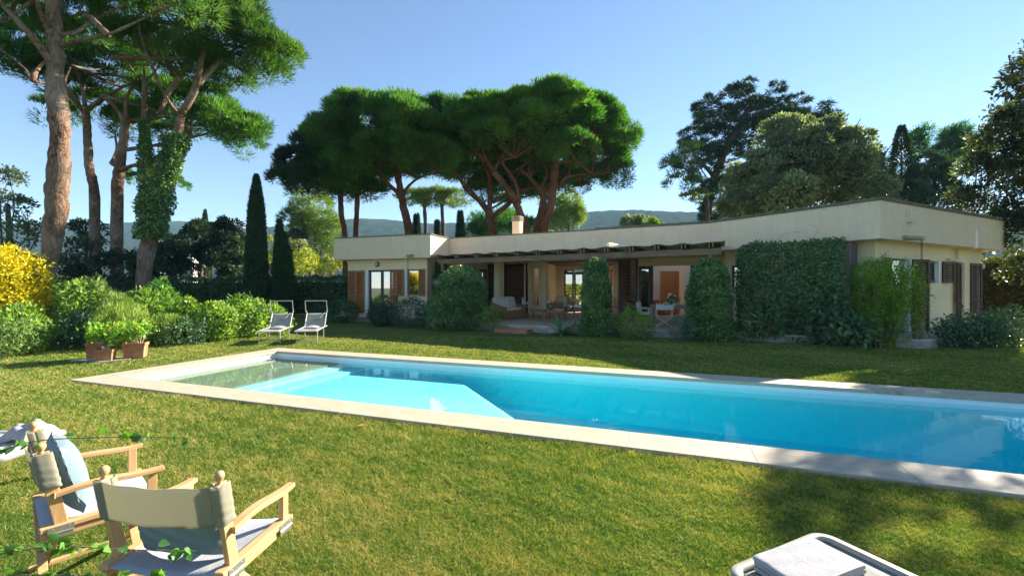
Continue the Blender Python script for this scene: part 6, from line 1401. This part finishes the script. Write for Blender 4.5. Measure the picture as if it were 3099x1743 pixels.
# dark trees and shrubs behind the hedge on the left
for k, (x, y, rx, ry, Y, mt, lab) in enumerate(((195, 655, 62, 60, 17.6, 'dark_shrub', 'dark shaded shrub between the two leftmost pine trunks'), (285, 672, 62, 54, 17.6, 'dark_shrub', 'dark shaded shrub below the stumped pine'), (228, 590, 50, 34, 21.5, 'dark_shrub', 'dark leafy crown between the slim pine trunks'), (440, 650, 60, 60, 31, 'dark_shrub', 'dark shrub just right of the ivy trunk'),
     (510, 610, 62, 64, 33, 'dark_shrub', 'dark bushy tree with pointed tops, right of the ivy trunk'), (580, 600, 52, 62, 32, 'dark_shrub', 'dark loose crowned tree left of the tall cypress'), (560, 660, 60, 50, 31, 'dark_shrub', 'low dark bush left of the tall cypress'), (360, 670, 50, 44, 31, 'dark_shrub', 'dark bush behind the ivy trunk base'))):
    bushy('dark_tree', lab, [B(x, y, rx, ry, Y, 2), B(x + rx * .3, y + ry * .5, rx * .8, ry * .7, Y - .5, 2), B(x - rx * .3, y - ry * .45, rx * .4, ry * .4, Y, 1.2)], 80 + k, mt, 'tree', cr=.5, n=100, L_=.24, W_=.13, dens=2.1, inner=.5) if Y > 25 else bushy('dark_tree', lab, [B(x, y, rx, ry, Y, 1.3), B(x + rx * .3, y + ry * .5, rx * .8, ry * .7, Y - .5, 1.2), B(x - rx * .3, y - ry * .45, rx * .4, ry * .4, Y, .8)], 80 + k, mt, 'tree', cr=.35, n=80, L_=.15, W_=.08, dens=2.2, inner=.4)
cypress('cypress', 'small distant pale cypress tip behind the dark trees', 516, 530, 640, 14, 60, 90)
for k, (x, y, rx, ry, Y, mt, lab) in enumerate(((780, 660, 50, 24, 34, 'yelshrub', 'sunlit yellow-green shrub over the hedge, next to the villa'), (835, 665, 36, 30, 33, 'yelshrub', 'bright yellow-green shrub touching the villa end'), (745, 670, 36, 30, 35, 'yelshrub', 'yellow-green shrub right of the forked cypress'), (735, 620, 30, 34, 38, 'olive', 'pale olive tree right of the forked cypress'), (685, 620, 28, 46, 38, 'yelshrub', 'yellowish tree between the two cypresses'))):
    bushy('sunlit_shrub', lab, [B(x, y, rx, ry, Y, 2), B(x - rx * .4, y + ry * .5, rx * .7, ry * .7, Y, 1.5)], 91 + k, mt, 'shrub', cr=.5, n=70, L_=.22, W_=.11, dens=1.3)
bushy('background_tree', 'airy brownish tree at the far left edge, above the yellow bush', [B(20, 440, 40, 28, 22, 1.4), B(-10, 500, 60, 50, 22, 2), B(50, 530, 60, 40, 22, 2), B(10, 580, 80, 50, 21, 2), B(90, 590, 50, 50, 21, 1.5)], 97, 'olive', 'tree', cr=.5, n=80, L_=.18, W_=.09, dens=1.9, tint=(0, .75))
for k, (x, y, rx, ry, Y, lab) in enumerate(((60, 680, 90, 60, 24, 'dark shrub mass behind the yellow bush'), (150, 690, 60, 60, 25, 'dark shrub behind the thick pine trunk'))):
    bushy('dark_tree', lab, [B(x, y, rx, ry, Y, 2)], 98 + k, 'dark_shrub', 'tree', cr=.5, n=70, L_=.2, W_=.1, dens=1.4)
# white building behind the trees
wb = thing('white_building', 'low white building glimpsed behind the ivy covered trunk', 'building', (W(395, 0, 60)[0], 60, 0))
MB().box((1.5, 1, 1.9 + 2.3), (7, 3, 4.6)).build('wall', M['white_paint'], wb); MB().box((1.5, 1, 6.6), (7.4, 3.4, .15)).build('roof', M['capstone'], wb)

# ------------------------------------------------------------------ shrubs
def shrub(name, lab, blobs, mat, seed, cat='shrub', stems=8, dens=900, L_=.09, W_=.045, bump=.08, depth=.3, zmin=0.0, up=.3, spread=.9, freq=5, z0=0., group=None, keep_in=.8):
    blobs = [tuple(b) for b in blobs]; cx, cy = blobs[0][0], blobs[0][1]; r = rng(seed)
    o = thing(name, lab, cat, (cx, cy, z0), 0, group); bl = [(b[0] - cx, b[1] - cy, b[2] - z0, *b[3:6]) for b in blobs]
    mb = MB()
    for k in range(stems):
        b = bl[r.integers(len(bl))]; t = np.array(b[:3]) + unit(r.normal(size=3)) * np.array(b[3:6]) * .7; t[2] = max(t[2], .1); s = r.normal(size=2) * .08
        add_limb(mb, [(s[0] + b[0] * .4, s[1] + b[1] * .4, -.03, .02), (t[0] * .6, t[1] * .6, t[2] * .4, .015), (*t, .006)], r, n=5, k=3)
    mb.build('stem', M['twig'], o)
    shell('foliage', bl, M[mat], o, seed + 3, dens=dens, L_=L_, W_=W_, bump=bump, depth=depth, zmin=zmin, up=up, spread=spread, freq=freq, keep_in=keep_in); return o
def GB(dx0, dx1, ytop, Y, dpt=None, zc=.5, k=1.0):  # ellipsoid filling pixel columns dx0..dx1 up to ytop, standing on the ground at Y
    x0, x1 = W(dx0, 0, Y)[0], W(dx1, 0, Y)[0]; h = W(0, ytop, Y)[2]; a = (x1 - x0) / 2; a, dd = slant(a, dpt or a, (dx0 + dx1) / 2, Y); return ((x0 + x1) / 2, Y, h * zc, a, dd, h * (1 - zc) * k)
# clipped columns in front of the terrace
def colblob(x0, x1, yt, Y, dp):  # rounded top column: stacked blobs
    b = GB(x0, x1, yt, Y, dp); h = b[2] * 2; a = b[3]; dp = b[4]
    return [(b[0], Y, h * .28, a * .98, dp, h * .36), (b[0], Y, h * .52, a, dp, h * .36), (b[0], Y, h - a * 1.05, a * .84, dp * .84, a * 1.0)]
shrub('clipped_bush', 'big rounded glossy bush at the left end of the pergola', [(-2.25, 18.2, .75, 1.12, 1.05, 1.05), (-2.15, 18.2, 1.45, 1.08, 1.0, 1.15), (-2.3, 18.15, .35, 1.2, 1.1, .6)], 'pyra', 101, 'bush', dens=1500, bump=.08, L_=.105, W_=.05, depth=.2)
shrub('clipped_bush', 'slim tall glossy column bush in the middle of the terrace front', colblob(1466, 1534, 648, 15.6, .5) + [(W(1508, 0, 15.5)[0], 15.5, .25, .72, .5, .5)], 'pyra', 102, 'bush', dens=1700, bump=.05, L_=.105, W_=.05, depth=.2)
shrub('clipped_bush', 'bell shaped glossy bush in front of the dining table', [b for b in colblob(1728, 1838, 652, 14.3, .72)] + [(W(1783, 0, 14.3)[0], 14.3, .35, .80, .75, .55)], 'pyra', 103, 'bush', dens=1700, bump=.05, L_=.105, W_=.05, depth=.2)
# climber on the trellis
r = rng(104); tj = thing('climbing_jasmine', 'dense jasmine covering the tall trellis', 'climber', (*WT.p, 0), WT.rz)
def slab_leaves(name, parent, L0, zt, n, seed, mat, L_=.10, W_=.05, cover=None):
    r = rng(seed); x = r.uniform(-.12, L0 + .05, n); z = r.uniform(.0, zt + .08, n); y = -(.08 + .22 * (.5 + .5 * vnoise(np.stack([x, z * 1.0, 0 * x], 1), 1.6, seed)) + r.uniform(-.12, .08, n)) - .05 * np.exp(-z * 1.0)
    if cover is not None: ok = cover(x, z, r); x, y, z = x[ok], y[ok], z[ok]
    # rounded upper left corner
    ok = ~((x < .25) & (z > zt - .5) & ((x - .25) ** 2 + (z - (zt - .5)) ** 2 > .5 ** 2)); x, y, z = x[ok], y[ok], z[ok]; n = len(x)
    z = z + (z > zt - .2) * vnoise(np.stack([x, 0 * x, 0 * x], 1), 3, seed + 1) * .05
    ax = unit(np.stack([r.normal(size=n) * .7, -np.abs(r.normal(size=n)) * .6, r.normal(size=n) * .6 - .25], 1)); sd = unit(np.cross(ax, np.stack([r.normal(size=n) * .5, -np.ones(n), r.normal(size=n) * .5], 1)))
    leaf_mesh(name, np.stack([x, y, z], 1), ax, sd, L_ * r.uniform(.6, 1.3, n), W_ * r.uniform(.7, 1.2, n), r.uniform(0, 1, n), M[mat], parent)
holes_c = [(.9, 2.85, .6, .07), (1.75, 2.88, .5, .07), (2.3, 2.9, .3, .06), (.95, 2.45, .22, .2), (1.5, 2.2, .25, .14), (.8, 1.95, .2, .22), (2.1, 2.55, .2, .12), (.5, 1.5, .2, .14), (.85, 1.5, .15, .2)]
def cov(x, z, r):
    ok = np.ones(len(x), bool)
    for (cx, cz, a, b) in holes_c:
        q = ((x - cx) / a) ** 2 + ((z - cz) / b) ** 2; ok &= ~((q < 1) & (r.uniform(size=len(x)) < .85))
    return ok
slab_leaves('foliage', tj, WT.L, 3.08, 25000, 105, 'jasmine', L_=.11, W_=.052, cover=cov)
mb = MB()
for k in range(9): add_limb(mb, [(r.uniform(.2, WT.L), -.05, 0, .018), (r.uniform(.2, WT.L), -.07, 1.4, .012), (r.uniform(.2, WT.L), -.05, 2.9, .006)], r, n=5, k=3)
add_limb(mb, [(1.0, -.05, 3.0, .005), (1.2, -.3, 3.35, .004), (1.7, -.5, 3.4, .003)], r, n=4); add_limb(mb, [(1.9, -.05, 3.1, .005), (2.1, -.3, 3.45, .004), (1.9, -.5, 3.6, .003)], r, n=4)
mb.build('stem', M['twig'], tj)
# lower planting before the trellis
def strappy(name, lab, c, n, L0, wd, seed, mat, cat='plant', droop=1.0, arch=.6, z0=0, seg=6, rad=.1, lo=.15):
    r = rng(seed); o = thing(name, lab, cat, (c[0], c[1], z0)); mb = MB(); tint = []
    for k in range(n):
        a = r.uniform(0, 6.28); el = r.uniform(lo, 1.25); L_ = L0 * r.uniform(.7, 1.1); d = np.array([math.cos(a), math.sin(a)]); p = np.array([d[0] * rad * r.uniform(), d[1] * rad * r.uniform(), 0.]); w_ = wd * r.uniform(.8, 1.1); side = np.array([-d[1], d[0], 0]); rows = []; e_ = el
        for s in range(seg + 1):
            t = s / seg; ww = w_ * (1 - t ** 2.2) + .002; rows.append([tuple(p - side * ww / 2 + np.array([0, 0, ww * .25])), tuple(p), tuple(p + side * ww / 2 + np.array([0, 0, ww * .25]))])
            p = p + np.array([d[0] * math.cos(e_), d[1] * math.cos(e_), math.sin(e_)]) * L_ / seg; e_ -= droop * arch * (1.35 - el * .3) / seg * 2
            p[2] = max(p[2], .01)
        mb.grid(rows); tint += [r.uniform(0, 1)] * (3 * (seg + 1))
    f = mb.build('foliage', M[mat], o, smooth=True); a = f.data.attributes.new('tint', 'FLOAT', 'POINT'); a.data.foreach_set('value', np.array(tint, np.float32)); return o
strappy('agapanthus', 'clump of strap leaves between the bell bush and the trellis planting', G(1878, 858), 120, .80, .045, 111, 'agapan')
strappy('agapanthus', 'clump of strap leaves at the foot of the trellis beside the big-leaved bush', G(2028, 862), 140, .85, .045, 112, 'agapan')
strappy('agapanthus', 'narrow strap-leaved clump half hidden by the big-leaved bush', G(1998, 864), 50, .5, .04, 113, 'agapan')
strappy('agave', 'spiky agave at the terrace edge by the round glass table', (W(1410, 0, 16.2)[0], 15.9), 26, .95, .11, 114, 'agave', droop=.55, seg=7, rad=.08, lo=.1)
shrub('leucothoe_bush', 'dark arching long-leaved shrub low before the trellis', [(W(1928, 0, 13.4)[0], 13.4, .78, .60, .34, .56)], 'jasmine', 115, dens=420, z0=TZ, L_=.26, W_=.045, bump=.12, up=-.1, depth=.5)
shrub('viburnum', 'bush with big blue-green oval leaves before the trellis right half', [GB(2040, 2150, 778, 12.7, .5, .5), GB(2065, 2125, 744, 12.9, .4, .5), GB(2100, 2190, 785, 12.4, .5, .5)], 'vibur', 116, dens=330, L_=.20, W_=.095, bump=.12, depth=.5)
shrub('nandina', 'tall feathery light green shrub beside the rain chain post', [(W(2222, 0, 12.4)[0], 12.4, 1.65, .72, .6, .95), (W(2215, 0, 12.4)[0], 12.4, .9, .78, .6, .95), (W(2190, 0, 12.4)[0], 12.4, 1.9, .42, .4, .65), (W(2275, 0, 12.4)[0], 12.4, 1.75, .38, .4, .6)], 'nandina', 117, stems=34, dens=800, L_=.09, W_=.026, bump=.22, depth=.8, up=.35, spread=1.2, keep_in=.3)
shrub('nandina', 'loose red tinged seedlings around the rain chain post', [(W(2310, 0, 12.3)[0], 12.3, 1.2, .25, .25, .8)], 'nandina', 118, stems=9, dens=260, L_=.1, W_=.03, bump=.2, depth=.9, keep_in=.2)
shrub('rose_bush', 'straggly dark rose bush at the right corner of the villa', [(W(2455, 0, 12.6)[0], 12.6, .45, 1.1, .6, .55), (W(2400, 0, 12.4)[0], 12.3, .35, .6, .5, .5), (W(2520, 0, 12.6)[0], 12.6, .4, .7, .6, .5)], 'vibur', 119, stems=30, dens=420, L_=.085, W_=.055, bump=.22, depth=.8, keep_in=.3)
shrub('green_shrub', 'fresh green rounded shrub left of the euphorbia on the terrace edge', [GB(1553, 1640, 786, 14.4, .5, .5), GB(1565, 1610, 775, 14.4, .3, .5)], 'grnshrub', 120, dens=900, L_=.09, W_=.035, bump=.1, depth=.5)
shrub('euphorbia', 'small blue-grey euphorbia left of the bell shaped bush', [GB(1683, 1745, 796, 13.6, .4, .5)], 'bluegreen', 121, dens=900, L_=.10, W_=.018, bump=.08, depth=.5, up=.6)
shrub('low_shrub', 'wispy young shrub in front of the wicker sofa', [GB(1212, 1270, 772, 16.9, .35, .5)], 'grnshrub', 122, dens=420, L_=.08, W_=.03, bump=.15, depth=.8, keep_in=.3)
shrub('low_shrub', 'low dark creeping plants beside the slim column bush', [GB(1530, 1560, 800, 15.1, .3, .5), GB(1440, 1475, 806, 15.7, .3, .5)], 'vibur', 123, dens=500, L_=.07, W_=.035)
shrub('low_shrub', 'grey leafed low plants at the foot of the big rounded bush', [GB(1180, 1230, 790, 17.4, .4, .5)], 'greyshrub', 124, dens=600, L_=.09, W_=.03, depth=.6)
shrub('climbing_ivy', 'dark ivy patch on the corner of the left wing', [(-3.35, 20.6, 1.9, .35, .25, 1.25), (-3.3, 20.55, 1.0, .3, .25, .9)], 'dark_shrub', 125, 'ivy', dens=700, L_=.10, W_=.08)
for k, (x0, x1, yt, Y, mt, lab) in enumerate(((925, 1000, 768, 19.8, 'dark_shrub', 'dark low shrub before the left wing shutters'), (985, 1075, 752, 19.4, 'bluegreen', 'bluish shrub below the small left wing window'), (1060, 1110, 760, 19.0, 'vibur', 'dark shrub between the left wing and the big rounded bush'), (770, 860, 735, 23.0, 'dark_shrub', 'large dark green shrub at the left corner of the villa'), (820, 905, 755, 21.6, 'hedge', 'dark low shrub below the wide left shutters'), (940, 985, 742, 20.3, 'vibur', 'rose like shrub in front of the left glass door'))):
    shrub('border_shrub', lab, [GB(x0, x1, yt, Y, .7, .5), GB(x0 + 8, x1 - 20, yt + 12, Y - .4, .6, .5)], mt, 130 + k, dens=480, L_=.11, W_=.05, bump=.14, depth=.6)
shrub('border_shrub', 'dark low shrub at the right edge of the photo before the olive hedge', [GB(2500, 2600, 775, 15.2, .8, .5), GB(2440, 2520, 792, 14.2, .6, .5)], 'vibur', 138, dens=380, L_=.12, W_=.06, bump=.16, depth=.6)
# left sunny border
shrub('yellow_shrub', 'bright yellow autumn shrub at the left edge of the photo', [(W(15, 0, 12.8)[0], 12.8, 1.75, .95, .9, 1.15), (W(-30, 0, 12.8)[0], 12.8, 1.4, 1.1, 1, 1.4), (W(38, 0, 12.6)[0], 12.6, 1.15, .6, .6, .6)], 'yellow', 140, stems=14, dens=620, L_=.12, W_=.05, bump=.2, depth=.6, keep_in=.45, zmin=.6)
LB = [((-20, 110), 770, 12.0, 'grnshrub', 'leafy green shrub under the yellow one', .09, .045), ((0, 112), 806, 11.3, 'grnshrub', 'low green shrub at the left edge of the lawn', .08, .04), ((-60, 60), 830, 10.4, 'greyshrub', 'low soft shrub in the left corner of the lawn', .07, .035), ((158, 255), 700, 13.4, 'grnshrub', 'tall leafy shrub just right of the thick pine trunk', .11, .04), ((200, 300), 712, 13.8, 'greyshrub', 'pale tipped shrub behind the rosemary', .11, .04),
      ((160, 250), 790, 12.4, 'vibur', 'dark green shrub at the foot of the thick pine trunk', .09, .05), ((310, 420), 728, 13.9, 'grnshrub', 'leafy shrub with spiky shoots behind the planters', .11, .045), ((350, 450), 706, 14.6, 'fresh', 'tall glossy shrub below the ivy covered trunk', .13, .05), ((400, 505), 758, 13.9, 'grnshrub', 'bright rounded shrub right of the planters', .09, .05), ((500, 610), 768, 14.2, 'grnshrub', 'spreading green shrub in the middle of the border', .09, .05), ((560, 680), 752, 15.2, 'grnshrub', 'bright tipped green shrub behind the first canopy lounger', .08, .045), ((640, 735), 772, 16.0, 'grnshrub', 'low green shrub just behind the canopy loungers', .08, .045), ((250, 330), 790, 12.9, 'hedge', 'dark shrub right behind the planters', .09, .05), ((430, 520), 800, 13.2, 'vibur', 'low dark edge of the border right of the planters', .08, .045)]
for k, ((x0, x1), yt, Y, mt, lab, l_, w_) in enumerate(LB):
    a = GB(x0, x1, yt, Y, None, .5); a = (a[0], a[1], a[2], a[3], min(a[3], 1.1), a[5]); r = rng(300 + k)
    ex = [(a[0] + r.uniform(-.6, .6) * a[3], a[1] + r.uniform(-.3, .3), a[2] * r.uniform(1.0, 1.35), a[3] * .35, .35, a[5] * .62) for _ in range(3)]
    shrub('border_shrub', lab, [a, (a[0] - .2 * a[3], a[1] - .2, a[2] * .6, a[3] * 1.05, a[4] * 1.05, a[5] * .65)] + ex, mt, 150 + k, dens=700, L_=l_ * 1.35, W_=w_ * 1.35, bump=.24, depth=.55, up=.6, freq=3.4)
shrub('rosemary', 'upright yellow-green rosemary bush right behind the planters', [GB(232, 330, 768, 12.2, .7, .5), GB(300, 372, 775, 12.3, .7, .5), GB(258, 345, 745, 12.8, .6, .5)], 'rosemary', 170, stems=14, dens=1100, L_=.15, W_=.02, bump=.12, depth=.5, up=1.6, spread=.5)
shrub('rosemary', 'second spiky rosemary clump right of the planters', [GB(372, 430, 792, 12.9, .6, .5), GB(405, 460, 800, 13.1, .5, .5)], 'rosemary', 171, dens=1000, L_=.14, W_=.02, bump=.1, depth=.5, up=1.6, spread=.5)
# garden beyond the porch doors
for k, (x, y, h) in enumerate(((2.6, 31.5, 3.4), (5.0, 31, 2.2), (7.6, 31.5, 3.0))):
    shrub('patio_shrub', ('sunlit shrub seen through the left porch door', 'low bright shrub seen through the porch doors', 'yellow-green shrub seen through the narrow porch window')[k], [(x, y, h * .5, 1.2, .8, h * .5)], ('grnshrub', 'fresh', 'yelshrub')[k], 180 + k, dens=220, L_=.16, W_=.08)
# ================================================================== grass blades on the near lawn
def grass():
    r = rng(77); tot = 1150000
    Y = 1.25 * (15.5 / 1.25) ** r.uniform(0, 1, tot) ; Y = Y * r.uniform(.97, 1.03, tot)
    X = r.uniform(-1.24, 1.24, tot) * Y
    rel = np.stack([X, Y], 1) - PO; u, v = rel @ PU, rel @ PV
    ok = ~((u > -.01) & (u < PL + .01) & (v > -.01) & (v < PWD + .01))
    ok &= Y < np.where(X > -1, 15.0, 15.5)
    # not on the border
    X, Y, u, v = X[ok], Y[ok], u[ok], v[ok]; n = len(X)
    P = np.stack([X, Y, 0 * X], 1)
    sc = np.clip(Y / 3.0, .75, 5); patch = .62 + .24 * vnoise(P, 1.1, 5) + .26 * vnoise(P, 7, 6) + .26 * vnoise(P, 21, 8)
    h = (.016 + .014 * r.uniform(size=n)) * (1 + .22 * vnoise(P, 5, 9)) * np.clip(sc, 1, 1.5) 
    an = r.uniform(0, 6.28, n); lean = r.uniform(.35, 1.5, n)
    ax = unit(np.stack([np.cos(an) * lean, np.sin(an) * lean, np.ones(n)], 1)); sd = unit(np.cross(ax, np.stack([np.sin(an * 3), np.cos(an * 3), .3 * np.ones(n)], 1)))
    edge = np.exp(-np.clip(-v, 0, 3) * 5) * (v < 0) * (u > 0)
    t = np.clip(1 - patch + r.normal(size=n) * .30 + edge * .25, 0, 1) * .95
    h = h * (1 + edge * .5); odd = r.uniform(size=n) < .035; t = np.where(odd, r.uniform(.85, 1, n), t); h = np.where(odd, h * 1.25, h)
    P[:, 2] = -.003
    o = leaf_mesh('grass', P, ax, sd, h * np.sqrt(1 + lean ** 2), .0042 * sc * r.uniform(.7, 1.3, n), t, M['blade'], None, tri=True)
    tag(o, kind='stuff')
grass()
r = rng(123)
# a few fallen leaves by the pool
lf = thing('fallen_leaf', 'curled brown leaf on the grass by the near pool edge', 'leaf', G(895, 1077))
leaf_mesh('blade', np.zeros((2, 3)) + np.array([[0, 0, .03], [.03, .01, .03]]), unit(np.array([[1, .2, .15], [.8, -.3, .1]])), unit(np.array([[-.2, 1, .2], [.3, 1, -.2]])), .13, .05, np.array([.8, .9]), leaf_mat('dry_leaf', [(.35, .22, .10), (.45, .30, .14)]), lf)
# ------------------------------------------------------------------ haze
hz_ = MB().box((0, 0, 149), (6200, 6200, 301.2)).build('haze', None); hz_.location = (0, 0, 0)
hmz = bpy.data.materials.new('haze'); hmz.use_nodes = True; nt = hmz.node_tree; nt.nodes.clear()
pv = nt.nodes.new('ShaderNodeVolumePrincipled'); pv.inputs['Color'].default_value = (.42, .68, 1, 1); pv.inputs['Density'].default_value = .00020; pv.inputs['Anisotropy'].default_value = 0
oo = nt.nodes.new('ShaderNodeOutputMaterial'); nt.links.new(pv.outputs[0], oo.inputs['Volume']); hz_.data.materials.append(hmz); tag(hz_, kind='stuff')
